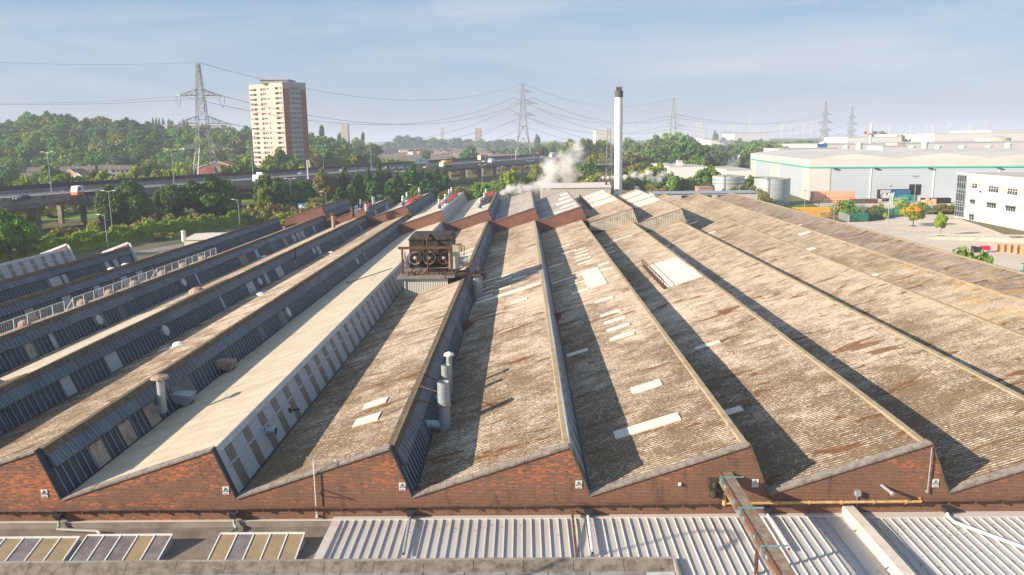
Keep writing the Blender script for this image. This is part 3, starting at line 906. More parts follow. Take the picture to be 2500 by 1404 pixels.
m_ = MB().box(bx - .95, bx - .45, YF - .45, YF - .02, 6.0, 6.9); m_.ball((bx - .75, YF - .5, 6.2), .2); m_.ball((bx - .7, YF - .5, 6.7), .17)
m_.build('cable_box', M['black'], be)
# supports of the beam (trestle on the shed roof)
MB().bar((bx, 33, zw(33)), (bx, 33, bz - .5), .14).build('support_post', M['rust'], be)

# small facade fittings
def simple(name, mb, mat, label, cat, group=None, smooth=False):
    return tag(mb.build(name, mat, smooth=smooth), label, cat, group)


p = D(2155, 1185, YF)
m_ = MB().tube((p.x - .05, YF + .02, p.z), (p.x + .1, YF - .75, p.z - .05), .075, n=12); m_.tube((p.x + .1, YF - .75, p.z - .05), (p.x + .14, YF - .9, p.z - .1), .11)
simple('vent_pipe', m_, M['galv'], 'short grey vent pipe sticking out of the second gable from the right', 'vent')
p0, p1 = D(2275.6, 1092, YF - .1), D(2264.6, 1198, YF - .1)
simple('conduit_pipe', MB().tube(p0, p1, .028).box(p1.x - .06, p1.x + .06, YF - .12, YF, p1.z - .1, p1.z), M['galv'], 'thin upright grey conduit near the rightmost gable tip', 'conduit')
p = D(2094, 1204, YF - .1)
simple('junction_box', MB().box(p.x - .13, p.x + .13, YF - .22, YF, p.z - .13, p.z + .13).tube((p.x, YF - .06, p.z), (p.x + .02, YF - .06, 4.85), .02), M['galv'], 'small grey junction box above the yellow gas pipe', 'junction box')
p = D(1660, 1183, YF - .1)
simple('wall_lamp', MB().box(p.x - .07, p.x + .07, YF - .1, YF, p.z - .07, p.z + .07).box(p.x - .03, p.x + .03, YF - .16, YF - .1, p.z - .03, p.z + .03), M['white'], 'tiny white fitting on the gable left of the steel beam', 'lamp')
ae = empty('aerial_pole', (D(773, 1259, YF).x, YF - .1, 4.8), 'thin white aerial pole with small antenna left of the flue gable', 'aerial')
a = D(764.8, 1123, YF - .15); b = D(773, 1259, YF - .15)
MB().tube(b, a, .028).box(b.x - .05, b.x + .05, YF - .2, YF, b.z - .1, b.z).build('pole', M['white'], ae)
m_ = MB().bar(a + Vector((-.4, .1, .12)), a + Vector((.4, -.15, .02)), .02)
for q in (-.35, -.15, .1, .3): m_.bar(a + Vector((q, .2, .1)), a + Vector((q + .02, -.3, .06)), .014)
m_.build('antenna', M['galv'], ae)
p = D(787, 1195, YF)
simple('wall_bracket', MB().bar((p.x, YF, p.z), (p.x + .05, YF - .7, p.z + .1), .05).bar((p.x, YF, p.z - .35), (p.x + .05, YF - .7, p.z + .1), .04), M['black'], 'black iron bracket on the brick just right of the aerial pole', 'bracket')

# tall lamp standing left of the frame; its hooked shadow lies on the white ribbed roof
S1 = G(1700, 1296, 4.8); k_ = 12 / SUN.z; T_ = S1 + SUN * k_; S2 = G(1786, 1330, 4.8)
lp_ = empty('street_lamp', (T_.x, T_.y, 0), 'tall swan neck lamp outside the left border, throwing a hooked shadow', 'street lamp')
MB().tube((T_.x, T_.y, 0), T_, .12, .07, n=8).build('column', M['galv'], lp_)
dv = S2 - S1; dv.z = 0
arc = [T_ + dv * t + Vector((0, 0, .5 * math.sin(PI * t))) for t in (0, .2, .4, .6, .8)]
MB().path(arc, .07, 6).build('bracket_arm', M['galv'], lp_)
MB().bar(arc[-1], arc[-1] + dv * .25 + Vector((0, 0, -.6)), .3, .2).build('lamp_head', M['steel'], lp_)

# ================================================================ REAR HALL (taller bays behind)
rear = empty('rear_hall', (0, 156, 0), 'taller sawtooth block behind the long roofs, brick gables and a steam leak', 'factory')
RB = {-4: (172, 197, 10.6, 'roofg', 'dark'), -3: (172.4, 207, 9.9, 'cream', 'dark'), -2: (172.4, 220, 10.4, 'cream', 'mix'), -1: (156.4, 216, 10.6, 'cream', 'clad'), 0: (156.4, 214, 10.6, 'cream', 'mix'),
      1: (156.4, 212, 10.9, 'roofg', 'mix'), 2: (156.4, 210, 11.0, 'roofg', 'mix'), 3: (150, 208, 11.2, 'roof', 'mix'), 4: (150, 210, 11.0, 'roof', 'mix')}
rroofs = {}
for k, (y0, y1, zr, mt, st) in RB.items():
    zv = zr - 2.62
    rroofs[k] = slope(rear, k, y0, y1, M[mt], zr, zv, cap='coping' if k < 3 else 'paleridge', jit=.02)
    steep(rear, k, y0, y1, st, zr, zv, seed=9)
    xl, xr_ = XP(k - 1) + VDX, XP(k) + VDX
    if k < 3:
        MB().prism([(xl, y0 - .35, 0), (xr_, y0 - .35, 0), (xr_, y0 - .35, zv + .05), (XP(k), y0 - .35, zr + .12), (xl, y0 - .35, zv + .05)], (0, .34, 0)).build('brick_gable', M['brickr'], rear)
        MB().bar((xl, y0 - .2, zv + .1), (XP(k), y0 - .2, zr + .16), .5, .1, up=(0, 0, 1)).build('coping', M['coping'], rear)
    else:
        MB().prism([(xl, y0, zv - 1.5), (xr_, y0, zv - 1.5), (xr_, y0, zv), (XP(k), y0, zr - .08), (xl, y0, zv)], (0, .1, 0)).build('sheeted_gable', ribs('stained_pale_cladding%d' % k, (.50, .46, .38), (.20, .16, .12), 0, .33, .6, .9, 0, .03, .9, .4), rear)
    MB().prism([(xl, y1, 0), (xr_, y1, 0), (xr_, y1, zv - .05), (XP(k), y1, zr - .05), (xl, y1, zv - .05)], (0, .3, 0)).build('brick_gable', M['brickr'], rear)
MB().bar((XP(4) + VDX, 150, 6.9), (XP(4) + VDX, 210, 6.9), .3, 3.4).build('side_wall', M['cladgrey'], rear)
for k, a, b, ul in [(3, (1458, 500), (1538, 478), None), (4, (1545, 500), (1625, 480), None)]:
    zr = RB[k][2]; zv = zr - 2.62
    for j in range(3):
        y = 172 + j * 11.5
        m_ = MB(); xa, xb = XP(k) - 5.6, XP(k) - .3
        m_.hull8([(xa, y, zsl(xa, k, -.02, zr, zv)), (xb, y, zsl(xb, k, -.02, zr, zv)), (xb, y + 8.6, zsl(xb, k, -.02, zr, zv)), (xa, y + 8.6, zsl(xa, k, -.02, zr, zv)),
                  (xa, y, zsl(xa, k, .16, zr, zv)), (xb, y, zsl(xb, k, .16, zr, zv)), (xb, y + 8.6, zsl(xb, k, .16, zr, zv)), (xa, y + 8.6, zsl(xa, k, .16, zr, zv))])
        m_.build('rooflight_sheet', M['patch'], rroofs[k])
    guard_walk(rroofs[k], XP(k) - 6.1, 170, 203, k, zr, zv, 1.1)
for y, xa, wdt in ((160, 5.2, 1.6), (166, 3.5, 3), (176, 4.0, 5), (186, 3.0, 5), (196, 2.2, 5)):
    zr = RB[2][2]; zv = zr - 2.62; xb = XP(2) - .4; xa = XP(2) - xa
    m_ = MB().hull8([(xa, y, zsl(xa, 2, .0, zr, zv)), (xb, y, zsl(xb, 2, .0, zr, zv)), (xb, y + wdt, zsl(xb, 2, .0, zr, zv)), (xa, y + wdt, zsl(xa, 2, .0, zr, zv)),
                     (xa, y, zsl(xa, 2, .06, zr, zv)), (xb, y, zsl(xb, 2, .06, zr, zv)), (xb, y + wdt, zsl(xb, 2, .06, zr, zv)), (xa, y + wdt, zsl(xa, 2, .06, zr, zv))])
    m_.build('rooflight_sheet', M['patch'], rroofs[2])

# extractor fans: silver cone on a blue body
ex = empty('roof_extractor', (0, 0, 0), '', 'extractor', 'silver and blue extractors on the rear roofs')
MB().box(-.55, .55, -.55, .55, -.5, .25).build('base', M['white'], ex)
MB().lathe((0, 0, 0), [(.42, .2), (.52, .35), (.52, 1.0), (.40, 1.35), (.3, 1.4)], 12).box(-.1, .1, -.62, -.45, .45, .8).build('fan_casing', M['blue'], ex)
MB().lathe((0, 0, 0), [(.3, 1.4), (.44, 1.75), (.44, 2.1), (.30, 2.35), (.36, 2.5), (.40, 3.05), (.34, 3.1)], 12).build('outlet_cone', plain('bright_aluminium', (.55, .57, .58), .4, .3, .3), ex, smooth=True)
EXL = [(-3, 846, 538, 'nearest the left rusty mushroom flue'), (-3, 879, 522, 'behind the red sheet on the third rear ridge from left'), (-3, 922, 503, 'just left of the cut end of the third ridge'), (-3, 941, 493, 'farthest on the leftmost row of extractors'),
       (-2, 972, 529, 'standing low on the cream slope before the broken glazing'), (-2, 985, 503, 'in front of the long red roof sheets, left pair'), (-2, 994, 491, 'half hidden behind its neighbour beside the red sheets'), (-2, 1038, 471, 'at the far tip of the ridge with broken glazing'),
       (-1, 1073, 513, 'on the brick gable edge below the middle red sheets'), (-1, 1088, 500, 'second along the middle red sheets'), (-1, 1097, 484, 'third along the middle red sheets'), (-1, 1109, 473, 'last along the middle red sheets, highest'),
       (0, 1172, 512, 'alone on the cream slope left of the steam'), (0, 1183, 495, 'at the corner of the dark sheet near the steam'), (0, 1187, 483, 'behind the dark sheet near the steam, half hidden')]
for i, (k, px, py, l) in enumerate(EXL):
    y0, y1, zr, _, _ = RB[k]; zv = zr - 2.62
    p = plane_hit(px, py, k, zr, zv)
    if p.x > XP(k) - .8: p = plane_hit(px, py, k, zr, zv) * 1.0; p.x = XP(k) - .9; p.y = min(p.y, y1 - 2); p.z = zsl(p.x, k, 0, zr, zv)
    o = ex if i == 0 else copy_tree(ex)
    o.location = (p.x, min(max(p.y, y0 + 1), y1 - 1), zsl(min(p.x, XP(k) - .9), k, 0, zr, zv) + .1)
    o.scale = (.68, .68, .7)
    o['label'] = 'silver and blue extractor ' + l
def red_sheets(k, x_off, y0, y1, label, mat='red'):
    zr = RB[k][2]; zv = zr - 2.62; m_ = MB(); y = y0; n = 0
    while y < y1:
        xa, xb = XP(k) - x_off, XP(k) - .5; h = .5 + .25 * (n % 2)
        m_.hull8([(xa, y, zsl(xa, k, 0, zr, zv)), (xb, y, zsl(xb, k, 0, zr, zv)), (xb, y + 4, zsl(xb, k, 0, zr, zv)), (xa, y + 4, zsl(xa, k, 0, zr, zv)),
                  (xa + .3, y + .2, zsl(xa, k, h, zr, zv)), (xb - .1, y + .2, zsl(xb, k, h * .6, zr, zv)), (xb - .1, y + 3.8, zsl(xb, k, h * .6, zr, zv)), (xa + .3, y + 3.8, zsl(xa, k, h, zr, zv))])
        m_.bar((xa, y + 2, zsl(xa, k, h + .05, zr, zv)), (xb, y + 2, zsl(xb, k, h + .05, zr, zv)), .12)
        y += 4.6; n += 1
    tag(m_.build('roof_ducting', M[mat]), label, 'ducting', 'red duct covers on the rear roofs')
red_sheets(-2, 2.6, 184, 206, 'red duct covers along the ridge with broken glazing')
red_sheets(-1, 2.6, 178, 205, 'red duct covers along the grey clad middle rear ridge')
red_sheets(0, 2.8, 194, 210, 'red duct covers at the far tip beside the steam')
red_sheets(0, 3.2, 176, 190, 'sooty black duct covers beside the steam', 'black')
red_sheets(-3, 2.2, 176, 183, 'short red duct cover behind the leftmost extractor')
# flues with caps behind
def flue(px, py0, py1, Y, r, label, mat='galv', cap=None, name='flue'):
    a, b = D(px, py0, Y), D(px + .03 * (py1 - py0), py1, Y)
    b = Vector((a.x, a.y, b.z))
    e = empty(name, b, label, 'flue')
    MB().tube(b, a, r, n=14).tube(a - Vector((0, 0, .25)), a - Vector((0, 0, .1)), r * 1.12, n=14).build('pipe', M[mat], e, smooth=False)
    if cap: MB().lathe(tuple(a), [(r * .8, -.02), (r * .8, .15), (r * 2.1, .18), (r * 1.9, .3), (.03, .55)], 14).build('cap', M[cap], e)
    return e, a, b
flue(813, 526, 556, 140, .33, 'rust streaked white flue with brown mushroom cap, nearest of the two', 'rustpale', 'rust')
flue(894, 497, 516, 170, .38, 'grey flue with brown mushroom cap beside the plain silver pipe', 'steel', 'rust')
flue(911, 480, 503, 185, .36, 'plain open silver pipe behind the capped grey flue')
flue(860, 507, 530, 165, .40, 'short rust brown open flue beside a bright blue pipe loop', 'rust')
simple('pipe_loop', MB().path([D(868, 520, 168), D(868, 505, 168), D(873, 503, 168), D(873, 518, 168)], .12, 8), M['cyan'], 'bright blue pipe loop behind the short brown flue', 'pipe')
# big flues in the foreground valley
FL = [((1078, 932), (1086, 1052), .55, 'fat grey open flue with a rusty band, nearest of three'), ((1085, 891), (1091, 985), .46, 'middle grey open flue with rusty band, just behind the fattest'), ((1101, 872), (1099, 963), .30, 'slim grey flue with white cap, farthest of the three')]
for i, (t, b, r, l) in enumerate(FL):
    pb = G(b[0], b[1], 6.15); pt_ = D(t[0], t[1], pb.y)
    e = empty('flue', pb, l, 'flue', 'grey flues in the valley left of centre')
    a = Vector((pb.x, pb.y, pt_.z)); r *= .84
    m_ = MB().tube(pb, a, r * .82, r * .82, n=18, caps=False).tube(pb, a + Vector((0, 0, .001)), r * .74, n=18, caps=False)
    for q in np.arange(.4, a.z - pb.z - .2, .9): m_.tube(pb + Vector((0, 0, q)), pb + Vector((0, 0, q + .05)), r * .85, n=18)
    m_.build('pipe', M['galv'], e, smooth=False)
    if i < 2:
        c = pb + (a - pb) * .52
        MB().tube(c, c + Vector((0, 0, .12)), r * .95, n=18).build('band', M['rustpale'], e)
        MB().tube(a - Vector((0, 0, .5)), a - Vector((0, 0, .45)), r * .72, n=18).build('damper', M['rust'], e)
        q = Vector((XP(0) + .05, pb.y - 1.2, ZR)); m_ = MB().bar(c + Vector((-r * .8, 0, .05)), q, .06)
        if i == 0: m_.bar(c + Vector((-r * .8, 0, .9)), q + Vector((0, 2.8, 0)), .05)
        m_.build('stay', M['rust'], e)
        MB().tube(pb + Vector((0, 0, .35)), pb + Vector((-1.25, 0, .45)), r * .62, n=14).build('elbow', M['galv'], e)
    else:
        MB().lathe(tuple(a), [(r * .6, 0), (r * .6, .12), (r * 1.5, .14), (r * 1.4, .26), (.03, .42)], 14).build('cap', M['white'], e)
# items on the steep sides at left
def on_steep(k, px, py, off=.1): return steep_hit(px, py, k, off=off)
p = on_steep(-2, 383, 1000, .4)
e = empty('flue', p, 'grey flue with rusty mushroom cap rising from the dark glazing at lower left', 'flue')
t = D(395, 925, p.y)
MB().tube(p, p + Vector((.55, -.2, .05)), .26, n=12).build('elbow', M['galv'], e)
MB().tube(p + Vector((.5, -.2, -.1)), Vector((p.x + .5, p.y - .2, t.z)), .25, n=14).build('pipe', M['steel'], e)
MB().lathe((p.x + .5, p.y - .2, t.z), [(.2, 0), (.2, .1), (.6, .1), (.5, .25), (.03, .36)], 14).build('cap', M['rustpale'], e)
for (px, py, mt, s_, l) in [(432, 975, 'galv', 1.0, 'dark grey square air cowl beside the mushroom capped flue'), (540, 893, 'rustpale', .95, 'rusty square air cowl up the same dark glazed slope')]:
    p = on_steep(-2, px, py, .05); m_ = MB()
    m_.hull8([(p.x - .2, p.y - .5 * s_, p.z - .1), (p.x + 1.0 * s_, p.y - .5 * s_, p.z - .35), (p.x + 1.0 * s_, p.y + .5 * s_, p.z - .35), (p.x - .2, p.y + .5 * s_, p.z - .1),
              (p.x - .3, p.y - .5 * s_, p.z + .5), (p.x + 1.2 * s_, p.y - .6 * s_, p.z + .42), (p.x + 1.2 * s_, p.y + .6 * s_, p.z + .42), (p.x - .3, p.y + .5 * s_, p.z + .5)])
    m_.box(p.x + 1.0 * s_, p.x + 1.05 * s_ , p.y - .4 * s_, p.y + .4 * s_, p.z - .25, p.z + .3, 1)
    tag(m_.build('air_cowl', [M[mt], M['dark']]), l, 'cowl', 'square cowls on the dark glazing')
p = on_steep(-1, 650, 1052, .02)
m_ = MB().tube(p, p + Vector((.62, -.05, .02)), .24, n=16).tube(p + Vector((.6, -.05, .02)), p + Vector((.625, -.05, .02)), .22, n=16, m=1)
tag(m_.build('duct_stub', [M['galv'], M['dark']]), 'round grey duct stub on the pale clad wall near its street end', 'duct')
p = on_steep(-1, 708, 1003, .02)
tag(MB().box(p.x - .15, p.x + .05, p.y - .16, p.y + .16, p.z - .16, p.z + .16).tube(p, p + Vector((.6, .1, .08)), .06).build('pipe_outlet', M['black']), 'thin black pipe outlet on the pale clad wall', 'pipe')
# round louvred vents on glazing, matching domes on the slopes
vents = [(-4, 240, 782, 'on the second dark glazed slope left of the guard rails'), (-3, 402, 808, 'below the long cream strip'), (-3, 633, 688, 'beside a pale grey infill panel'), (-3, 765, 614, 'half way along the third dark slope'), (-2, 702, 763, 'above the cream roof'), (-2, 870, 638, 'far up the slope beside the cream roof'), (-4, 447, 690, 'below the guard rails'), (-2, 1000, 572, 'farthest, near the rear brick gable')]
for k, px, py, l in vents:
    p = on_steep(k, px, py, .1); d = Vector((ZR - ZV, 0, VDX)).normalized()
    e = empty('louvre_vent', p, 'round edged pale vent ' + l, 'vent', 'round vents on the dark glazed slopes')
    MB().tube(p - d * .08, p + d * .16, .62, .55, n=12).build('housing', M['steel'], e)
    MB().tube(p + d * .13, p + d * .175, .45, n=12).build('mesh_face', M['bluepatch'], e)
for k, px, py, l in [(-2, 436, 842, 'nearest on the tan roof strip'), (-2, 637, 720, 'middle of the tan roof strip'), (-2, 808, 618, 'farthest on the tan roof strip'), (-5, 270, 651, 'on the strip above the long guard rails'), (-5, 305, 636, 'second on the strip above the guard rails'), (-3, 645, 628, 'on the cream strip near the thin black stack')]:
    p = plane_hit(px, py, k, off=.02)
    if p.x > XP(k) - .8: p = Vector((XP(k) - .8, abs(XP(k)) * FPX / abs(px - 1281), zsl(XP(k) - .8, k, .02)))
    e = empty('roof_dome', p, 'low white roof vent dome ' + l, 'vent', 'white roof vent domes')
    MB().lathe(tuple(p), [(.5, -.12), (.5, .1), (.4, .2), (.2, .27), (.03, .28)], 14).build('dome', M['white'], e, smooth=False)
    MB().hull8([(p.x - 1.7, p.y - .5, p.z - .52), (p.x + .5, p.y - .5, p.z + .14), (p.x + .5, p.y + .5, p.z + .14), (p.x - 1.7, p.y + .5, p.z - .52), (p.x - 1.7, p.y - .5, p.z - .48), (p.x + .5, p.y - .5, p.z + .18), (p.x + .5, p.y + .5, p.z + .18), (p.x - 1.7, p.y + .5, p.z - .48)]).build('flashing', M['patch'], e)
p = on_steep(-3, 714, 632, .25); t = D(717, 607, p.y)
tag(MB().path([p, p + Vector((.5, -.1, .1)), Vector((p.x + .5, p.y - .1, t.z))], .09, 8).tube((p.x + .5, p.y - .1, t.z), (p.x + .5, p.y - .1, t.z + .12), .17).build('smoke_stack', M['black']), 'thin crooked black stack on the third dark glazed slope', 'flue')
# pale infill panels on the steep glazed sides
def steep_panel(k, px, py, wd_, mt, t0=.46, t1=.97):
    p = steep_hit(px, py, k)
    P = Vector((XP(k) + .03, 0, ZR - .19)); Q = Vector((XP(k) + VDX, 0, ZV - .02)); d = Q - P; n = Vector((-d.z, 0, d.x)).normalized()
    def pt(t, y, o): v_ = P + d * t + n * o; return (v_.x, y, v_.z)
    y = p.y - wd_ / 2
    MB().hull8([pt(t0, y, .01), pt(t1, y, .01), pt(t1, y + wd_, .01), pt(t0, y + wd_, .01), pt(t0, y, .07), pt(t1, y, .07), pt(t1, y + wd_, .07), pt(t0, y + wd_, .07)]).build('cladding_patch', M[mt], hall)
M['creamrust'] = ribs('rust_stained_cream_cladding', (.40, .36, .28), (.20, .11, .06), 1, .2, .6, .9, 0, .03, 1.5, .35)
for k, px, py, wd_, mt in [(-2, 243, 1108, 1.3, 'creamrust'), (-2, 311, 1057, 1.3, 'creamrust'), (-2, 371, 1016, 1.3, 'creamrust'), (-2, 690, 775, 1.0, 'rlight'), (-3, 612, 702, 2.4, 'cladwhite'), (-3, 683, 665, 2.6, 'cladwhite'), (-4, 73, 855, 1.0, 'creamrust'), (-4, 296, 757, .9, 'cladgrey'),
                           (-5, 162, 730, 1.6, 'cladwhite'), (-5, 233, 697, 1.4, 'cladwhite'), (-5, 299, 674, 1.6, 'cladwhite'), (-5, 337, 662, 1.8, 'cladwhite'), (-5, 70, 760, 1.5, 'creamrust'), (-6, 130, 678, 2.4, 'cladwhite'), (-6, 152, 668, 1.0, 'cladwhite'), (-6, 255, 635, 1.2, 'cladwhite'), (-6, 275, 628, 1.2, 'cladwhite'),
                           (-4, 620, 605, 1.4, 'cladwhite'), (-4, 690, 578, 2.0, 'creamrust'), (-4, 712, 571, 2.0, 'cladwhite'), (-4, 735, 565, 2.6, 'cladwhite')]:
    steep_panel(k, px, py, wd_, mt)
# guard rails on ridge k=-4
def ridge_point(k, px): 
    # y where the ridge k crosses picture column px
    lo, hi = 40, 400
    for _ in range(40):
        m = (lo + hi) / 2
        v = Vector((XP(k), m, ZR)) - CP
        x = 1250 + FPX * v.dot(RX) / v.dot(FW)
        if x < px: lo = m
        else: hi = m
    return lo
for i, (xa, xb, l) in enumerate([(-60, 172, 'nearest, cut by the left border'), (193, 388, 'in the middle'), (395, 537, 'farthest')]):
    ya, yb = ridge_point(-4, xa), ridge_point(-4, xb); x = XP(-4) - .55
    m_ = MB(); n = max(3, int((yb - ya) / 1.9)); z = zsl(x, -4)
    for q in range(n + 1):
        y = ya + (yb - ya) * q / n; m_.bar((x, y, z), (x, y, z + 1.15), .05)
    for q in (.12, 1.15): m_.bar((x, ya, z + q), (x, yb, z + q), .05)
    m_.bar((x - .9, ya, z - .2), (x, ya, z + 1.1), .05)
    e = empty('ridge_guard_rail', (x, ya, z), 'white mesh guard rail on the dark ridge, ' + l, 'railing', 'white guard rails on the ridge')
    m_.build('frame', M['white'], e)
    g_ = MB()
    for y in np.arange(ya, yb, .3): g_.bar((x, y, z + .12), (x, y, z + 1.12), .012)
    for q in np.arange(.2, 1.1, .14): g_.bar((x, ya, z + q), (x, yb, z + q), .012)
    g_.build('mesh', M['galv'], e)
    g_ = MB().box(x - .8, x - .1, ya, yb, z - .12, z + .02); g_.build('walkway', M['rustpale'], e)
    rs = random.Random(i + 3)
    for y in np.arange(ya + 2.5, yb - 2, rs.uniform(5, 7)):
        MB().lathe((x - .5, y, z), [(.55, 0), (.5, .35), (.25, .55), (.03, .6)], 10).build('vent_hood', M['rustpale'], e)
for xa, xb, l in [(425, 560, 'rusty ladder and hood along the ridge at the end of the cream strip'), (-40, 75, 'rusty ladder and hood on the ridge at the left border')]:
    ya, yb = ridge_point(-3, xa), ridge_point(-3, xb); x = XP(-3) - .6; z = zsl(x, -3, .1)
    m_ = MB().bar((x - .3, ya, z - .05), (x - .3, yb, z - .05), .07).bar((x + .3, ya, z + .12), (x + .3, yb, z + .12), .07)
    for y in np.arange(ya, yb, .38): m_.bar((x - .3, y, z - .05), (x + .3, y, z + .12), .045)
    e = empty('roof_ladder', (x, ya, z), l, 'ladder', 'rusty ladders lying on the ridge')
    m_.build('ladder', M['rustpale'], e)
    ym = ya + (yb - ya) * .6
    MB().lathe((x - .8, ym, z - .35), [(.9, 0), (.85, .3), (.4, .6), (.03, .65)], 12).build('hood', M['rustpale'], e)
# cream strip on the third slope
m_ = MB(); ya, yb = ridge_point(-3, 95), ridge_point(-3, 452); xa, xb = XP(-4) + VDX + 3.2, XP(-3) - .4
m_.hull8([(xa, ya, zsl(xa, -3, -.02)), (xb, ya, zsl(xb, -3, -.02)), (xb, yb, zsl(xb, -3, -.02)), (xa, yb, zsl(xa, -3, -.02)), (xa, ya, zsl(xa, -3, .07)), (xb, ya, zsl(xb, -3, .07)), (xb, yb, zsl(xb, -3, .07)), (xa, yb, zsl(xa, -3, .07))])
m_.build('replacement_sheeting', M['cream'], roofs[-3])
# little bits: weeds in the gutters
for px, py, r, l in [(1142, 788, .55, 'rust brown dead weeds in the valley gutter near the striped sheets'), (1178, 672, .7, 'rust brown dead weeds in the valley gutter by the cooling unit'), (1360, 762, .35, 'small brown dead weed in the gutter right of centre')]:
    p = G(px, py + 12, 6.1); rs = random.Random(px); m_ = MB()
    for i in range(110):
        a = Vector((p.x + rs.gauss(0, r * .25), p.y + rs.gauss(0, r * 1.2), p.z)); b = a + Vector((rs.gauss(0, .25), rs.gauss(0, .25), rs.uniform(.4, 1.3) * r))
        m_.bar(a, b, .025, .05)
    tag(m_.build('dead_weeds', plain('dead_weed%d' % px, (.30, .13, .07), .9)), l, 'weeds', 'dead weeds in the valley gutters')

# ---- cooling unit
Yc = 91.0
def cx(px, Y=Yc): return D(px, 630, Y).x
def cz(py, Y=Yc): return D(1040, py, Y).z
cu_ = empty('cooling_unit', (cx(1045), Yc, cz(668)), 'rusty black three fan cooling unit on a railed platform over the roof valley', 'cooling unit')
xa, xb, zb, zt_ = cx(1000), cx(1106), cz(664), cz(573)
m_ = MB()
m_.hull8([(xa, Yc, zb + .5), (xb, Yc, zb + .5), (xb, Yc + 4.0, zb + .5), (xa, Yc + 4.0, zb + .5), (xa, Yc, zt_ - .5), (xb, Yc, zt_ - .5), (xb, Yc + 4.0, zt_ - .5), (xa, Yc + 4.0, zt_ - .5)])
m_.hull8([(xa - .05, Yc - .05, zt_ - .5), (xb + .05, Yc - .05, zt_ - .5), (xb + .05, Yc + 4.1, zt_ - .5), (xa - .05, Yc + 4.1, zt_ - .5), (xa + .3, Yc + .2, zt_), (xb - .15, Yc + .2, zt_), (xb - .15, Yc + 3.9, zt_), (xa + .3, Yc + 3.9, zt_)])
for f_ in (.33, .66): m_.box(xa + (xb - xa) * f_ - .09, xa + (xb - xa) * f_ + .09, Yc - .12, Yc, zb + .5, zt_ - .6)
m_.box(xa - .06, xb + .06, Yc - .14, Yc - .0, zt_ - .62, zt_ - .45)
m_.build('casing', M['black'], cu_)
for i, px in enumerate((1015, 1049, 1085)):
    c = Vector((cx(px), Yc, cz(629))); R_ = .74
    fr = MB()
    for q in range(20):
        t0, t1 = 2 * PI * q / 20, 2 * PI * (q + 1) / 20
        a = [c + Vector((math.cos(t) * r, y, math.sin(t) * r)) for t in (t0, t1) for r, y in ((R_, -.5), (R_ - .09, -.5), (R_ - .09, .02), (R_, .02))]
        fr.poly([a[0], a[4], a[5], a[1]]); fr.poly([a[1], a[5], a[6], a[2]]); fr.poly([a[0], a[3], a[7], a[4]])
    f1 = fr.build('fan', M['rustpale'] if i != 2 else M['rust'], cu_)
    MB().tube(c + Vector((0, -.02, 0)), c + Vector((0, -.01, 0)), R_ - .09, n=20).build('back_plate', M['dark'], f1)
    bl = MB()
    for q in range(18):
        t = 2 * PI * q / 18; dd = Vector((math.cos(t), 0, math.sin(t))); tt = Vector((-math.sin(t), 0, math.cos(t)))
        a, b = c + dd * .2 + Vector((0, -.2, 0)), c + dd * (R_ - .12) + Vector((0, -.2, 0))
        bl.hull8([a - tt * .03 + Vector((0, .08, 0)), a + tt * .03, b + tt * .055, b - tt * .055 + Vector((0, .12, 0)), a - tt * .03 + Vector((0, .05, 0)), a + tt * .03 + Vector((0, -.03, 0)), b + tt * .055 + Vector((0, -.03, 0)), b - tt * .055 + Vector((0, .09, 0))])
    bl.build('blades', M['rustpale'], f1)
    MB().ball(c + Vector((0, -.28, 0)), .25, n=12, k=7).build('hub', M['steel'], f1, smooth=True)
m_ = MB()
xl_, xr2 = cx(978), cx(1104)
m_.bar((xl_, Yc - 1.4, cz(601)), (xr2, Yc - 1.4, cz(601)), .22, .28)
m_.bar((cx(987), Yc - 1.4, zb), (cx(987), Yc - 1.4, cz(603)), .2); m_.bar((xr2 + .05, Yc - 1.4, zb), (xr2 + .05, Yc - 1.4, cz(590)), .16)
m_.bar((cx(990), Yc - .3, cz(650)), (cx(990), Yc - .3, cz(612)), .16, m=1); m_.bar((cx(1099), Yc - .9, cz(655)), (cx(1099), Yc - .9, cz(608)), .2, m=1)
m_.path([Vector((cx(1046), Yc - .75, zb)), Vector((cx(1046), Yc - .75, cz(582))), Vector((cx(1050), Yc + .3, zt_ + .1))], .1, 8)
m_.build('frame', [M['rust'], M['rustpale']], cu_)
m_ = MB().box(cx(975), cx(1112), Yc - 1.9, Yc + 4.2, cz(672), cz(668)); m_.box(cx(973), cx(1088), Yc - 2.0, Yc - 1.85, cz(674), cz(666)); m_.build('platform', M['coping'], cu_)
m_ = MB()
zq = cz(668)
for q in (.45, .9): m_.bar((cx(976), Yc - 1.85, zq + q), (cx(1100), Yc - 1.85, zq + q), .05)
for x in np.linspace(cx(976), cx(1100), 8): m_.bar((x, Yc - 1.85, zq), (x, Yc - 1.85, zq + .9), .05)
for q in (.45, .9): m_.bar((cx(976), Yc - 1.85, zq + q), (cx(976), Yc + 4, zq + q), .05)
m_.build('railing', M['rust'], cu_)
m_ = MB(); rs = random.Random(4)
for i in range(26):
    a = Vector((rs.uniform(cx(985), cx(1108)), Yc - rs.uniform(.2, 1.6), zq + rs.uniform(.05, .35))); m_.bar(a, a + Vector((rs.uniform(-.8, .8), rs.uniform(-.3, .3), rs.uniform(-.1, .35))), .1)
m_.build('pipework', M['rust'], cu_)
m_ = MB().box(cx(1106) + .02, cx(1121), Yc - .5, Yc + 1.2, cz(656), cz(599)); m_.build('control_cabinet', plain('pale_green_cabinet', (.48, .53, .48), .6, 0, .4, 1.2, (.45, .30, .16)), cu_)
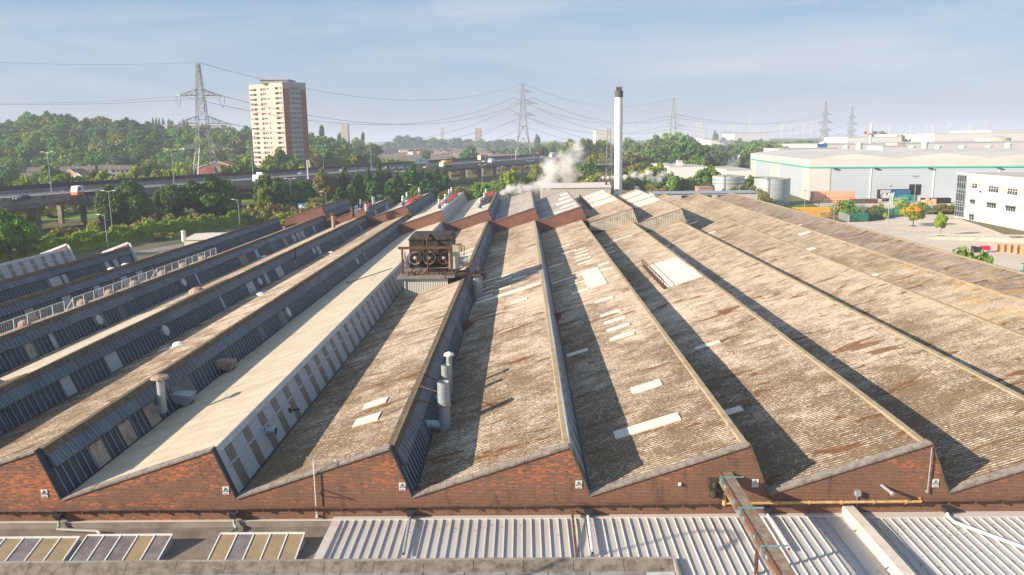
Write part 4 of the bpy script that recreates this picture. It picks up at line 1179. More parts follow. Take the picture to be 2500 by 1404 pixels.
m_ = MB().tube((cx(1123), Yc, cz(637)), (cx(1140), Yc, cz(636)), .42, n=16).tube((cx(1138), Yc, cz(636)), (cx(1142), Yc, cz(636)), .5, n=16).box(cx(1124), cx(1138), Yc - .3, Yc + .3, cz(650), cz(640)); m_.build('motor', M['galv'], cu_)
m_ = MB().path([Vector((cx(1108), Yc - .6, cz(596))), Vector((cx(1127), Yc - .6, cz(595))), Vector((cx(1128), Yc - .6, cz(615)))], .07, 8).path([Vector((cx(1125), Yc, cz(601))), Vector((cx(1134), Yc, cz(602))), Vector((cx(1133), Yc, cz(630)))], .05, 6); m_.build('pipework', M['rust'], cu_); MB().bar((cx(1112), Yc - 1, cz(660)), (cx(1150), Yc - 1, cz(640)), .15).build('brace', M['rust'], cu_)
m_ = MB().box(cx(1112), cx(1172), Yc - .8, Yc + 2.5, cz(674), cz(669)).box(cx(1146), cx(1155), Yc - .5, Yc + .6, cz(668), cz(646), 1)
for px in (1150, 1160, 1172): m_.bar((cx(px), Yc - .8, cz(668)), (cx(px), Yc - .8, cz(636)), .05)
for q in (636, 646, 656): m_.bar((cx(1148), Yc - .8, cz(q)), (cx(1172), Yc - .8, cz(q)), .05); m_.bar((cx(1172), Yc - .8, cz(q)), (cx(1172), Yc + 2.5, cz(q)), .05)
m_.build('side_platform', [M['rust'], M['cyan']], cu_)
m_ = MB().box(cx(990), cx(1095), Yc - 1.6, Yc - 1.5, ZV, cz(674)); m_.box(cx(990), cx(994), Yc - 1.7, Yc - 1.5, ZV, cz(672)); m_.build('support_wall', ribs('sheeted_support', (.50, .50, .47), (.33, .33, .31), 0, .2, .6, .5), cu_)
m_ = MB().tube((cx(1163), Yc, ZV), (cx(1163), Yc, cz(676)), .65, n=12); m_.build('support_leg', M['steel'], cu_)

# ---- sheds and chimney behind
e = empty('chimney', D(1508, 470, 240) , 'tall slim white chimney with a dark grey top and four short flues', 'chimney')
c = D(1510, 340, 240); cxx = c.x
zt2 = D(1512, 238, 240).z; ztt = D(1512, 222, 240).z; r_ = 9.7 / FPX * 240
ORG[e.name] = (cxx, 240, 0); e.location = (cxx, 240, 0)
sh_ = MB().tube((cxx, 240, 0), (cxx, 240, zt2), r_ * .98, n=28)
for q in (8, 13.5, 19, 24.5, 30): sh_.tube((cxx, 240, q), (cxx, 240, q + .14), r_ * 1.01, n=28)
sh_.build('shaft', NT('white_chimney_paint', .5, .3).col((.78, .77, .74)), e, smooth=False)
MB().tube((cxx, 240, zt2), (cxx, 240, ztt), r_ * 1.02, n=28).tube((cxx, 240, ztt - .3), (cxx, 240, ztt), r_ * 1.1, n=28).build('top_section', plain('charcoal_chimney_top', (.10, .10, .10), .6), e)
for a in range(4):
    t = PI / 4 + a * PI / 2; q = r_ * .5
    MB().tube((cxx + math.cos(t) * q, 240 + math.sin(t) * q, ztt), (cxx + math.cos(t) * q, 240 + math.sin(t) * q, ztt + 1.15), .34, .30, n=12).build('flue', M['black'], e)

def shed(name, x0, x1, y0, y1, ze, zr, matw, matr, label, cat='shed', axis='x', parts=()):
    e = empty(name, ((x0 + x1) / 2, (y0 + y1) / 2, 0), label, cat)
    MB().box(x0, x1, y0, y1, 0, ze).build('wall', matw, e)
    m_ = MB(); o_ = .25
    if axis == 'x':
        ym = (y0 + y1) / 2
        m_.prism([(x0 - o_, y0 - o_, ze), (x0 - o_, ym, zr), (x0 - o_, y1 + o_, ze)], (x1 - x0 + 2 * o_, 0, 0))
    else:
        xm = (x0 + x1) / 2
        m_.prism([(x0 - o_, y0 - o_, ze), (xm, y0 - o_, zr), (x1 + o_, y0 - o_, ze)], (0, y1 - y0 + 2 * o_, 0))
    m_.build('roof', matr, e)
    return e
M['shedwall'] = ribs('cream_shed_cladding', (.55, .52, .46), (.40, .37, .32), 0, .5, .6, .4, 0, .03, .3, .3)
M['shedroof'] = ribs('pale_shed_roof', (.66, .61, .54), (.50, .45, .38), 0, .6, .6, .3, 0, .03, .3, .2)
ys = 226
e = shed('rear_shed', D(1322, 460, ys).x, D(1491, 455, ys).x, ys, ys + 12, D(1400, 459, ys).z, D(1400, 446, ys + 6).z, M['shedwall'], M['shedroof'], 'long cream shed with shallow roof left of the white chimney')
p = D(1480, 441, ys + 3)
MB().tube((p.x, p.y, p.z - 1.2), p, .3, n=8).build('roof_vent', M['rust'], e)
e = empty('rear_office_range', (52, 233, 0), 'low flat roofed pale range with strip windows at the far end of the right roofs', 'building')
xa, xb = D(1597, 475, 232).x, D(1850, 475, 232).x
zt3 = D(1700, 471, 232).z
MB().box(xa, xb, 232, 241, 0, zt3 - .25).build('wall', M['render'], e)
MB().box(xa - .3, xb + .3, 231.7, 241.3, zt3 - .25, zt3).build('flat_roof', M['galv'], e)
for px in (1664, 1752, 1605, 1720): x = D(px, 475, 232).x; MB().box(x, x + 2, 231.95, 232.05, zt3 - 1.5, zt3 - .7).build('window', M['glz'], e)
# small buildings far left beyond the short bays
e = shed('lean_to_hall', D(322, 600, 128).x, D(462, 585, 128).x + 6, 128, 150, 5.2, 6.6, M['shedwall'], M['shedroof'], 'low cream roofed hall with skylight slots behind the short left bays', 'shed', 'y')
for i in range(3):
    for j in range(2):
        x = e.location.x - 4 - j * 3.6; y = 131 + i * 6
        MB().hull8([(x, y, 5.9 - j * .35), (x + 1.9, y, 6.35 - j * .45), (x + 1.9, y + 1.1, 6.35 - j * .45), (x, y + 1.1, 5.9 - j * .35), (x, y, 6.05 - j * .4), (x + 1.9, y, 6.5 - j * .45), (x + 1.9, y + 1.1, 6.5 - j * .45), (x, y + 1.1, 6.05 - j * .4)]).build('roof_slot', M['felt'], e)
shed('boiler_hut', D(448, 575, 150).x, D(532, 570, 150).x, 150, 162, D(480, 588, 150).z + .2, D(480, 570, 156).z, M['shedwall'], M['shedroof'], 'small pale hut behind the fifth dark roof', 'shed')
flue(447, 563, 590, 148, .4, 'short white open pipe beside the small pale hut', 'white')

a_, b_ = plane_hit(845, 692, -1, off=.05), plane_hit(957, 655, -1, off=.05)
simple('fallen_pole', MB().tube(a_, b_, .05, n=6), M['black'], 'thin dark pole lying across the cream roof left of the cooling unit', 'pole')

# ================================================================ MOTORWAY VIADUCT
DZ = 10.0
nearp = [G(x, y, DZ) for x, y in [(-330, 520), (-150, 505), (0, 491), (200, 477), (400, 461), (600, 446), (740, 435), (900, 421), (1086, 406), (1200, 397.5), (1340, 387.5), (1400, 382.5), (1480, 374), (1545, 368), (1620, 361.5), (1700, 357), (1800, 352.5)]]
farp = [G(x, y, DZ) for x, y in [(-260, 486), (-130, 477), (0, 466), (200, 456), (400, 444), (600, 431), (700, 423.5), (900, 409), (1080, 395), (1204, 386), (1310, 380.5), (1400, 374), (1480, 367.5), (1545, 362.5), (1620, 357.5), (1700, 353.5), (1800, 349.6)]]
def resample(P, n):
    L = [0]
    for a, b in zip(P, P[1:]): L.append(L[-1] + (b - a).length)
    out = []
    for i in range(n):
        s_ = L[-1] * i / (n - 1)
        j = max(0, min(len(P) - 2, next((q for q in range(len(L) - 1) if L[q + 1] >= s_), len(P) - 2)))
        t = (s_ - L[j]) / (L[j + 1] - L[j]); out.append(P[j].lerp(P[j + 1], t))
    return out
# smooth both edges
def smooth(P, it=3):
    for _ in range(it):
        P = [P[0]] + [(P[i - 1] + P[i] * 2 + P[i + 1]) / 4 for i in range(1, len(P) - 1)] + [P[-1]]
    return P
NP = smooth(resample(nearp, 90), 12)
# far edge = nearest offset so the width stays real
FP = []
fr_ = resample(farp, 400)
for i, p in enumerate(NP):
    t = (NP[min(i + 1, 89)] - NP[max(i - 1, 0)]).normalized(); n = Vector((-t.y, t.x, 0))
    FP.append(p + n * 29)
FP = smooth(FP, 2)
via = empty('motorway_viaduct', NP[20], 'grey concrete motorway viaduct on piers running from the left border into the distance', 'viaduct')
def strip(m_, A, B, z0, z1, mi=0):
    for i in range(len(A) - 1):
        a, b, c, d = A[i], A[i + 1], B[i + 1], B[i]
        m_.hull8([(a.x, a.y, z0), (d.x, d.y, z0), (c.x, c.y, z0), (b.x, b.y, z0), (a.x, a.y, z1), (d.x, d.y, z1), (c.x, c.y, z1), (b.x, b.y, z1)], mi)
def off(f): return [a.lerp(b, f) for a, b in zip(NP, FP)]
m_ = MB(); strip(m_, NP, FP, DZ - 1.6, DZ); m_.build('deck', M['asphalt'], via)
m_ = MB(); strip(m_, off(-.018), off(-.002), DZ - 1.3, DZ + .95); strip(m_, off(-.0), off(.03), DZ - 2.3, DZ - 1.61); m_.build('parapet', M['concdk'], via)
m_ = MB(); strip(m_, off(1.002), off(1.02), DZ - 1.3, DZ + 1.2); strip(m_, off(1.004), off(1.015), DZ + 1.21, DZ + 2.6, 1); m_.build('noise_barrier', [M['concdk'], plain('dark_barrier_panel', (.05, .045, .045), .8)], via)
m_ = MB()
cA = off(.492); cB = off(.50)
for f_ in (.49, .505): 
    L_ = off(f_); L2 = off(f_ + .004)
    strip(m_, L_, L2, DZ + .5, DZ + .8)
for p in resample(off(.4985), 520)[:420]: m_.box(p.x - .07, p.x + .07, p.y - .07, p.y + .07, DZ, DZ + .7)
strip(m_, off(.012), off(.016), DZ + 1.15, DZ + 1.25)
m_.build('crash_barrier', M['galv'], via)
m_ = MB()
for f_ in (.10, .465, .535, .90): strip(m_, off(f_), off(f_ + .007), DZ + .004, DZ + .008)
for f_ in (.22, .34, .655, .78):
    q = resample(off(f_), 900); q2 = resample(off(f_ + .006), 900)
    for i in range(0, 600, 3):
        a, b, c, d = q[i], q[i + 1], q2[i + 1], q2[i]; m_.poly([(a.x, a.y, DZ + .006), (b.x, b.y, DZ + .006), (c.x, c.y, DZ + .006), (d.x, d.y, DZ + .006)])
m_.build('lane_markings', M['paint'], via)
pc = resample(off(.5), 64)
for i in range(1, 40):
    t = (pc[i + 1] - pc[i - 1]).normalized(); n = Vector((-t.y, t.x, 0)); c = pc[i]
    m_ = MB()
    a, b = c - n * 13.4, c + n * 13.4
    m_.hull8([a - t * .8 + n * 2 + Vector((0, 0, 6.0 - DZ)), a + t * .8 + n * 2 + Vector((0, 0, 6.0 - DZ)), b + t * .8 - n * 2 + Vector((0, 0, 6.0 - DZ)), b - t * .8 - n * 2 + Vector((0, 0, 6.0 - DZ)),
              a - t * .8 + Vector((0, 0, -1.62)), a + t * .8 + Vector((0, 0, -1.62)), b + t * .8 + Vector((0, 0, -1.62)), b - t * .8 + Vector((0, 0, -1.62))])
    for q in (-10.0, 0, 10.0):
        u = c + n * q; m_.box(u.x - .65, u.x + .65, u.y - .65, u.y + .65, 0, 6.1)
    m_.build('pier', M['conc'], via)
def road_dir(p):
    i = min(range(90), key=lambda q: (NP[q] - p).length)
    t = (NP[min(i + 1, 89)] - NP[max(i - 1, 0)]).normalized()
    return math.atan2(t.y, t.x)

# ---- vehicles (local: +x forward)
def car_proto(paint, estate=False):
    e = empty('car', (0, 0, 0), 'car', 'car', 'cars on the motorway')
    m_ = MB(); L, Wd = 2.15, .86
    prof = [(-L, .35), (L, .35), (L, .68), (1.9, .82), (.95, .95), (-1.75, 1.0), (-L, .92)]
    m_.prism([(x, -Wd, z) for x, z in prof], (0, 2 * Wd, 0))
    m_.build('body', paint, e)
    m_ = MB()
    r0 = -1.95 if estate else -1.5
    m_.hull8([(r0, -.78, .96), (.98, -.78, .94), (.98, .78, .94), (r0, .78, .96), (r0 + .3, -.62, 1.40), (.2, -.62, 1.42), (.2, .62, 1.42), (r0 + .3, .62, 1.40)])
    m_.build('windows', M['glz'], e)
    MB().hull8([(r0 + .22, -.65, 1.40), (.22, -.65, 1.41), (.22, .65, 1.41), (r0 + .22, .65, 1.40), (r0 + .35, -.58, 1.47), (.1, -.58, 1.48), (.1, .58, 1.48), (r0 + .35, .58, 1.47)]).build('roof', paint, e)
    for x in (-1.35, 1.35):
        for y in (-.80, .80): MB().tube((x, y - .1, .32), (x, y + .1, .32), .32, n=12).build('wheel', M['tyre'], e)
    for y in (-.6, .6):
        MB().box(L - .05, L + .02, y - .2, y + .2, .6, .75).build('headlight', M['white'], e)
        MB().box(-L - .02, -L + .05, y - .2, y + .2, .7, .88).build('tail_light', M['red'], e)
    return e
PAINT = {'black': M['carblack'], 'silver': M['carsilver'], 'white': M['white'], 'red': M['red']}
protos = {}
CARS = [('black', 54, 490, 0, 'dark estate car at the far left on the near carriageway', 1), ('silver', 738, 427, 1, 'silver car passing the tall white marker pole', 0), ('silver', 838, 419, 1, 'silver car half hidden by the conifer tips', 0), ('white', 924, 408, 1, 'white car above the gap between the conifers', 0),
        ('silver', 947, 412, 1, 'silver car showing behind the second conifer group', 0), ('silver', 1221, 395, 0, 'pale car just right of the white van', 0), ('white', 1230, 389, 1, 'white car above the white van, on the far carriageway', 0), ('red', 1243, 387, 1, 'red and white car above right of the white van', 0),
        ('red', 1258, 390, 1, 'dark red car beside the upright white post', 0), ('silver', 1282, 383, 1, 'silver car under the second pylon', 0), ('black', 1313, 386, 0, 'dark car before the white lorry', 0), ('silver', 1324, 385, 0, 'small silver car directly before the white lorry', 0), ('white', 1183, 396, 1, 'white car in front of the dark green lorry', 0), ('black', 1415, 377, 1, 'dark car behind the steam', 0), ('silver', 1040, 411, 0, 'silver car beneath the white lorry, half hidden by trees', 0), ('silver', 765, 412, 1, 'small pale car by the noise barrier right of the tower block', 0)]
for nm, px, py, way, l, est in CARS:
    if nm not in protos: protos[nm] = car_proto(PAINT[nm], nm == 'black'); o = protos[nm]
    else: o = copy_tree(protos[nm])
    p = G(px, py, DZ + .02); o.location = p; o.rotation_euler = (0, 0, road_dir(p) + (PI if not way else 0)); o['label'] = l


def lorry(px, py, way, label, L=9, H=3.1, cab='white', box='white', cabL=2.2, name='lorry', z0=1.15, wdt=2.5, boxmat=None, text=None, extra=None, zz=None, rot=None):
    p = G(px, py, DZ + .02 if zz is None else zz); th = (road_dir(p) if rot is None else rot) + (0 if way else PI)
    e = empty(name, (0, 0, 0), label, 'lorry')
    T = L + cabL; h = wdt / 2
    m_ = MB(); x1 = T / 2; x0 = x1 - cabL
    m_.prism([(x0, -h, .6), (x1, -h, .6), (x1 + .02, -h, 1.9), (x1 - .35, -h, 3.0), (x0 + .2, -h, 3.1), (x0, -h, 2.9)], (0, wdt, 0))
    m_.build('cab', PAINT.get(cab, M.get(cab)), e)
    m_ = MB().hull8([(x1 + .0, -h + .12, 1.75), (x1 + .04, -h + .12, 1.75), (x1 + .04, h - .12, 1.75), (x1, h - .12, 1.75), (x1 - .3, -h + .12, 2.75), (x1 - .24, -h + .12, 2.75), (x1 - .24, h - .12, 2.75), (x1 - .3, h - .12, 2.75)])
    for s_ in (-1, 1): m_.box(x1 - 1.3, x1 - .5, s_ * h - .02, s_ * h + .02, 1.8, 2.6)
    m_.build('windscreen', M['glz'], e)
    if box: MB().box(-T / 2, x0 - .35, -h, h, z0, z0 + H).build('cargo_box', M[box] if isinstance(box, str) else box, e)
    MB().box(-T / 2, x0 + .2, -h + .3, h - .3, .6, z0 - .02).build('chassis', M['black'], e)
    for x in (x1 - 1.2, -T / 2 + 1, -T / 2 + 2.2, x0 - 1.0):
        for s_ in (-1, 1): MB().tube((x, s_ * (h - .25), .5), (x, s_ * h, .5), .5, n=12).build('wheel', M['tyre'], e)
    if text:
        for s_ in (-1, 1):
            text_mesh(text[0], text[1], (-cabL / 2 + text[2] * s_ * (1), s_ * (h + .02), z0 + H * .55), (-s_, 0, 0), (0, 0, 1), text[3], 'lettering', e, .01)
    if extra: extra(e, T, h)
    e.location = p; e.rotation_euler = (0, 0, th)
    return e
def emblem(e, T, h):
    for s_ in (-1, 1):
        x = -T / 2 + (2.6 if s_ < 0 else 6)
        y = s_ * (h + .03)
        m_ = MB().poly([(x - .9, y, 3.9), (x - .2, y, 4.15), (x + .8, y, 3.9), (x + .8, y, 3.4), (x - .6, y, 3.1)]); m_.build('emblem_top', M['dark'], e)
        MB().poly([(x - .7, y, 3.0), (x + .8, y, 3.3), (x + .6, y, 2.6), (x - .5, y, 2.3)]).build('emblem_middle', plain('sky_blue', (.05, .40, .75), .5), e)
        MB().poly([(x - .4, y, 2.2), (x + .5, y, 2.5), (x + .1, y, 1.6), (x - .3, y, 1.7)]).build('emblem_tail', M['dark'], e)
lorry(1030, 405, 1, 'white box lorry with a black and blue emblem behind the conifers', 9.6, 2.9, 'white', 'white', text=('Dole Brothers', .95, -1.6, M['carblack']), extra=emblem)
def blackmark(e, T, h):
    for s_ in (-1, 1):
        text_mesh('S', 1.3, (-2.6, s_ * (h + .02), 2.2), (-s_, 0, 0), (0, 0, 1), M['dark'], 'lettering', e, .01)
lorry(1088, 409, 0, 'white cab lorry carrying a yellow container', 8.2, 2.6, 'white', 'yellow', extra=blackmark)
def rear_pale(e, T, h):
    MB().box(-T / 2 - .06, -T / 2 - .01, -h, h, 1.2, 4.2).build('rear_doors', plain('cream_lorry_doors', (.70, .72, .55), .6), e)
    MB().box(-T / 2 - .08, -T / 2 - .02, -h, h, .6, 1.15).build('rear_bumper', M['red'], e)
lorry(1180, 393.5, 1, 'dark green box lorry with white lettering on its side', 10.5, 3.1, 'dkgreen', 'dkgreen', text=('Eddie Stobart', 1.35, 0, M['white']), extra=rear_pale)
lorry(1349, 385, 0, 'white lorry near the steam cloud', 9, 2.9, 'white', plain('pale_grey_trailer', (.40, .42, .44), .5))
lorry(1390, 380, 0, 'silver lorry seen through the steam', 8, 2.7, 'silver', 'galv')
lorry(1314, 381, 1, 'short red van lorry in front of the white lorry', 3.0, 2.4, 'red', 'red', cabL=1.6)
lorry(1200, 399, 0, 'white high roofed van right of the yellow container lorry', 3.6, 2.2, 'white', 'white', cabL=1.7, z0=.6)
def tank(e, T, h):
    MB().tube((-T / 2, 0, 2.3), (T / 2 - 2.6, 0, 2.3), 1.15, n=16).build('tank', M['white'], e)
lorry(643, 446, 0, 'white tractor unit lorry partly hidden by the tree below the tower block', 6.5, 2.6, 'white', None, extra=lambda e, T, h: MB().hull8([(T / 2 - 4.6, -h, 1.2), (T / 2 - 2.3, -h, 1.2), (T / 2 - 2.3, h, 1.2), (T / 2 - 4.6, h, 1.2), (T / 2 - 4.4, -h, 3.3), (T / 2 - 2.4, -h, 3.9), (T / 2 - 2.4, h, 3.9), (T / 2 - 4.4, h, 3.3)]).build('sleeper_cab', M['white'], e))
def flat(e, T, h):
    MB().box(-T / 2, T / 2 - 2.5, -h, h, .95, 1.1).build('flatbed', M['black'], e)
    MB().box(T / 2 - 2.2, T / 2 + .1, -h - .03, h + .03, .5, 1.35).build('skirt', M['orange'], e)
lorry(214, 478, 0, 'white and orange recovery lorry with an empty flatbed', 6.5, 2.5, 'white', None, extra=flat)
# cones
for px, py, l in [(154, 473, 'traffic cone just left of the recovery lorry'), (277, 449, 'traffic cone on the far carriageway, left of its twin'), (284, 448, 'traffic cone on the far carriageway, right of its twin')]:
    p = G(px, py, DZ + .02)
    e = empty('traffic_cone', p, 'orange and white ' + l, 'traffic cone', 'traffic cones on the motorway')
    MB().box(p.x - .3, p.x + .3, p.y - .3, p.y + .3, p.z, p.z + .06).lathe((p.x, p.y, p.z + .06), [(.24, 0), (.16, .4)], 10).build('lower_cone', M['orange'], e)
    MB().lathe((p.x, p.y, p.z + .46), [(.16, 0), (.06, .5)], 10).build('reflective_sleeve', M['white'], e)
# white posts on the viaduct
for px, py, h, l in [(752, 437, 7.5, 'taller white marker pole beside the silver car'), (1214, 396.5, 4.8, 'white post'), (1259, 393, 7.5, 'white post right of the dark red car'), (756, 422, 6, 'white marker pole just behind the taller one'), (1555, 363, 9, 'white post on the viaduct right of the chimney')]:
    if l == 'white post': continue
    p = G(px, py, DZ)
    tag(MB().box(p.x - .2, p.x + .2, p.y - .2, p.y + .2, p.z, p.z + h).box(p.x - .35, p.x + .35, p.y - .35, p.y + .35, p.z, p.z + .4).build('marker_post', M['white']), l, 'post')

# ---- street lamps
def lamp_proto(h, arms):
    e = empty('street_lamp', (0, 0, 0), '', 'street lamp', 'street lamps')
    MB().tube((0, 0, 0), (0, 0, h), .11, .07, n=8).tube((0, 0, 0), (0, 0, 1.3), .16, n=8).build('column', M['galv'], e)
    for s_ in ((-1, 1) if arms == 2 else (-1,)):
        m_ = MB().tube((0, 0, h - .05), (s_ * 1.1, 0, h + .25), .05, n=6)
        m_.hull8([(s_ * 1.0, -.17, h + .18), (s_ * 2.0, -.17, h + .22), (s_ * 2.0, .17, h + .22), (s_ * 1.0, .17, h + .18), (s_ * 1.0, -.12, h + .36), (s_ * 1.9, -.12, h + .36), (s_ * 1.9, .12, h + .36), (s_ * 1.0, .12, h + .36)])
        m_.build('lamp_head', M['white'], e)
    return e
LP = {}
def lamp(px, py, arms, label, ground=0.0, h=12.0, px_top=True):
    p = G(px, py, ground + h)
    key = (arms, h)
    if key not in LP: LP[key] = lamp_proto(h, arms); o = LP[key]
    else: o = copy_tree(LP[key])
    o.location = (p.x, p.y, ground); o['label'] = label; o.rotation_euler = (0, 0, 0)
    o['group'] = 'motorway lamps' if ground > 1 else 'lamps beside the railway and service road'
    return o
ML = [(115, 373), (418, 367), (613, 361), (787, 356), (904, 352), (1011, 350), (1099, 347), (1184, 344), (1248, 342), (1302, 340.5), (1361, 338.6), (1408, 337.6), (1455, 336.6), (1530, 334.8)]
mdesc = ['at the far left above the dark estate car', 'left of the first big pylon', 'in front of the tower block left edge', 'right of the tower block', 'above the conifers, left of the low terraces', 'standing over the white box lorry', 'left of the dark green lorry', 'right of the dark green lorry', 'left leg side of the second pylon', 'right leg side of the second pylon', 'left of the poplar row behind the steam', 'first in front of the poplar row', 'second in front of the poplar row', 'directly right of the white chimney']
for (x, y), l in zip(ML, mdesc):
    # depth from the deck centre line: choose the height that stands on it
    lo, hi = 5.0, 12.6
    c = off(.5)
    best = min(c, key=lambda q: abs((1250 + FPX * (q - CP).dot(RX) / (q - CP).dot(FW)) - x))
    px = D(x, y, best.y)
    o = lamp(x, y, 2, 'tall twin headed motorway lamp ' + l, DZ, 12.0)
    o.location = (px.x, px.y, DZ); o.scale = (1, 1, max(.5, (px.z - DZ) / 12.0))
    o.rotation_euler = (0, 0, road_dir(Vector(o.location)) + PI / 2 if False else 0)
for x, y, a, h, l in [(265, 471, 2, 12, 'behind the second short bay roof'), (255, 526, 1, 8, 'short white, beside the taller twin lamp at left'), (581, 489, 1, 8, 'white single headed, before the wooded bank'), (708, 440, 2, 12, 'rising behind the ridge with brick gable'), (795, 470, 1, 8, 'white single headed, near the grey sheeted tip'), (975, 422, 2, 12, 'in front of the conifers'), (1008, 452, 1, 8, 'white single headed, behind the leftmost extractors'),
                       (1177, 405, 2, 12, 'left of the yellow green tree under the viaduct'), (1233, 408, 1, 12, 'beside the yellow green tree under the viaduct'), (1294, 395, 2, 12, 'left of the steam cloud'), (1388, 396, 1, 12, 'inside the steam cloud'), (1461, 380, 1, 10, 'left of the lattice mast'), (1470, 381, 2, 10, 'directly left of the lattice mast foot'), (1652, 369, 2, 12, 'above the white box roof unit'), (1710, 361, 2, 12, 'in front of the dark wooded mound'),
                       (1694, 373, 1, 11, 'at the edge of the pale green trees'), (1588, 377, 1, 10, 'right of the chimney in the dark trees'), (1568, 370, 1, 10, 'nearest right of the chimney in the dark trees'), (1577, 362, 1, 10, 'behind the others right of the chimney'), (1768, 362, 1, 12, 'by the distant dual carriageway')]:
    lamp(x, y, a, ('twin headed lamp ' if a == 2 else 'single headed lamp ') + l, 0, h)

# ================================================================ PYLONS
def pylon(px, ptop, Y, Hm, label, arms, base_w, yaw=.3, tension=False, detail=1.0, armh=None):
    top = D(px, ptop, Y); H = top.z
    e = empty('pylon', (top.x, Y, 0), label, 'pylon', 'lattice steel pylons')
    O = Vector((top.x, Y, 0))
    ca, sa = math.cos(yaw), math.sin(yaw)
    def P(x, y, z): return O + Vector((x * ca - y * sa, x * sa + y * ca, z))
    waist = armh[-1] * H
    def wd(z):
        if z < waist: return base_w * (1 - z / waist) + base_w * .42 * (z / waist)
        t = (z - waist) / (H - waist); return base_w * .42 * (1 - t) + base_w * .10 * t
    m_ = MB(); th = .26 * detail
    zs = [0, .13 * H, .25 * H, .36 * H, waist] if waist > .42 * H else [0, .14 * H, .27 * H, waist]
    z = waist
    while z < H - 1.5:
        z += max(2.4, wd(z) * 1.15); zs.append(min(z, H))
    for a, b in zip(zs, zs[1:]):
        wa, wb = wd(a) / 2, wd(b) / 2
        tk = th if a < waist else th * .62
        cs = [(-1, -1), (1, -1), (1, 1), (-1, 1)]
        for (sx, sy) in cs: m_.bar(P(sx * wa, sy * wa, a), P(sx * wb, sy * wb, b), tk * 1.25)
        for i in range(4):
            c, d = cs[i], cs[(i + 1) % 4]
            if a < waist * .8:
                mid = P((c[0] + d[0]) / 2 * wb, (c[1] + d[1]) / 2 * wb, b)
                m_.bar(P(c[0] * wa, c[1] * wa, a), mid, tk * .8); m_.bar(P(d[0] * wa, d[1] * wa, a), mid, tk * .8)
            else:
                m_.bar(P(c[0] * wa, c[1] * wa, a), P(d[0] * wb, d[1] * wb, b), tk * .7); m_.bar(P(d[0] * wa, d[1] * wa, a), P(c[0] * wb, c[1] * wb, b), tk * .7)
            m_.bar(P(c[0] * wb, c[1] * wb, b), P(d[0] * wb, d[1] * wb, b), tk * .6)
    m_.build('lattice_tower', M['pylon'], e)
    tips = []
    for az, al in arms:
        z = az * H; wq = wd(z) / 2
        for s_ in (-1, 1):
            m_ = MB(); tip = P(s_ * al, 0, z)
            for sy in (-1, 1):
                m_.bar(P(s_ * wq, sy * wq, z), tip, th * .75); m_.bar(P(s_ * wq, sy * wq, z + al * .28), tip, th * .55)
                for q in (.3, .6):
                    m_.bar(P(s_ * (wq + (al - wq) * q), sy * wq * (1 - q), z), P(s_ * (wq + (al - wq) * q), sy * wq * (1 - q), z + al * .28 * (1 - q)), th * .4)
                    m_.bar(P(s_ * (wq + (al - wq) * (q - .3)), sy * wq * (1.3 - q), z + al * .28 * (1.3 - q)), P(s_ * (wq + (al - wq) * q), sy * wq * (1 - q), z), th * .4)
            a_ = m_.build('crossarm', M['pylon'], e)
            if tension:
                dr = Vector((ca * 0 - sa * 1, ca, 0))
                for t_ in (-1, 1):
                    MB().tube(tip, tip + dr * t_ * 4.6 + Vector((0, 0, -.5)), .27, n=8).build('insulator', M['greenpatina'], a_)
                tips.append(tip)
            else:
                MB().tube(tip, tip + Vector((0, 0, -4.2)), .16, n=8).build('insulator', M['galv'], a_)
                tips.append(tip + Vector((0, 0, -4.2)))
    return e, tips, top
M['pylon'] = plain('pale_galvanised_lattice', (.36, .37, .35), .5, .2, .25, .3)
p1, t1, top1 = pylon(482, 152, 350, 58, 'large lattice tension pylon with green insulators left of the tower block', [(.765, 9.0), (.565, 10.8), (.385, 9.2)], 13.5, .62, True, 1.25, (.765, .565, .385))
p2, t2, top2 = pylon(1276, 203, 690, 70, 'second pylon, hanging insulators, in the middle of the skyline', [(.895, 8.4), (.76, 12.6), (.625, 10.2)], 15, .1, False, 1.5, (.5,))
p3, t3, top3 = pylon(1645, 239, 870, 66, 'hazy third pylon right of the white chimney', [(.72, 8.6), (.56, 10.6), (.41, 8.6)], 14, -.3, True, 1.6, (.41,))
p4, t4, top4 = pylon(2017, 247, 1200, 74, 'hazy fourth pylon, larger of the far right pair', [(.74, 9.4), (.58, 11.8), (.43, 10.2)], 15, .2, True, 1.9, (.43,))
p5, t5, top5 = pylon(2081, 260, 1500, 70, 'faintest pylon, smaller and right of the far right pair', [(.74, 9.4), (.58, 11.8), (.43, 10.2)], 15, .2, True, 1.9, (.43,))
m_ = MB()   # lattice mast
pm = D(1487, 313, 330); zb_ = D(1480, 390, 330).z
for z in np.arange(0, pm.z - 1, 1.9):
    w0, w1 = 1.5 - z * .032, 1.5 - (z + 1.9) * .032
    for sx, sy in ((-1, -1), (1, -1), (1, 1), (-1, 1)):
        m_.bar((pm.x + sx * w0, 330 + sy * w0, z), (pm.x + sx * w1, 330 + sy * w1, z + 1.9), .14)
        m_.bar((pm.x + sx * w0, 330 + sy * w0, z), (pm.x - sy * w1, 330 + sx * w1, z + 1.9), .09)
tag(m_.build('lattice_mast', M['pylon']), 'slim grey lattice mast with a railed platform left of the white chimney', 'mast')
m_ = MB().box(pm.x - 4.5, pm.x + 1.9, 328, 332, zb_ - 2, zb_ - 1.7)
for q in np.linspace(pm.x - 4.5, pm.x + 1.9, 9): m_.bar((q, 328, zb_ - 2), (q, 328, zb_), .12)
m_.bar((pm.x - 4.5, 328, zb_), (pm.x + 1.9, 328, zb_), .12)
o = m_.build('mast_platform', M['pylon'], bpy.data.objects['lattice_mast'])

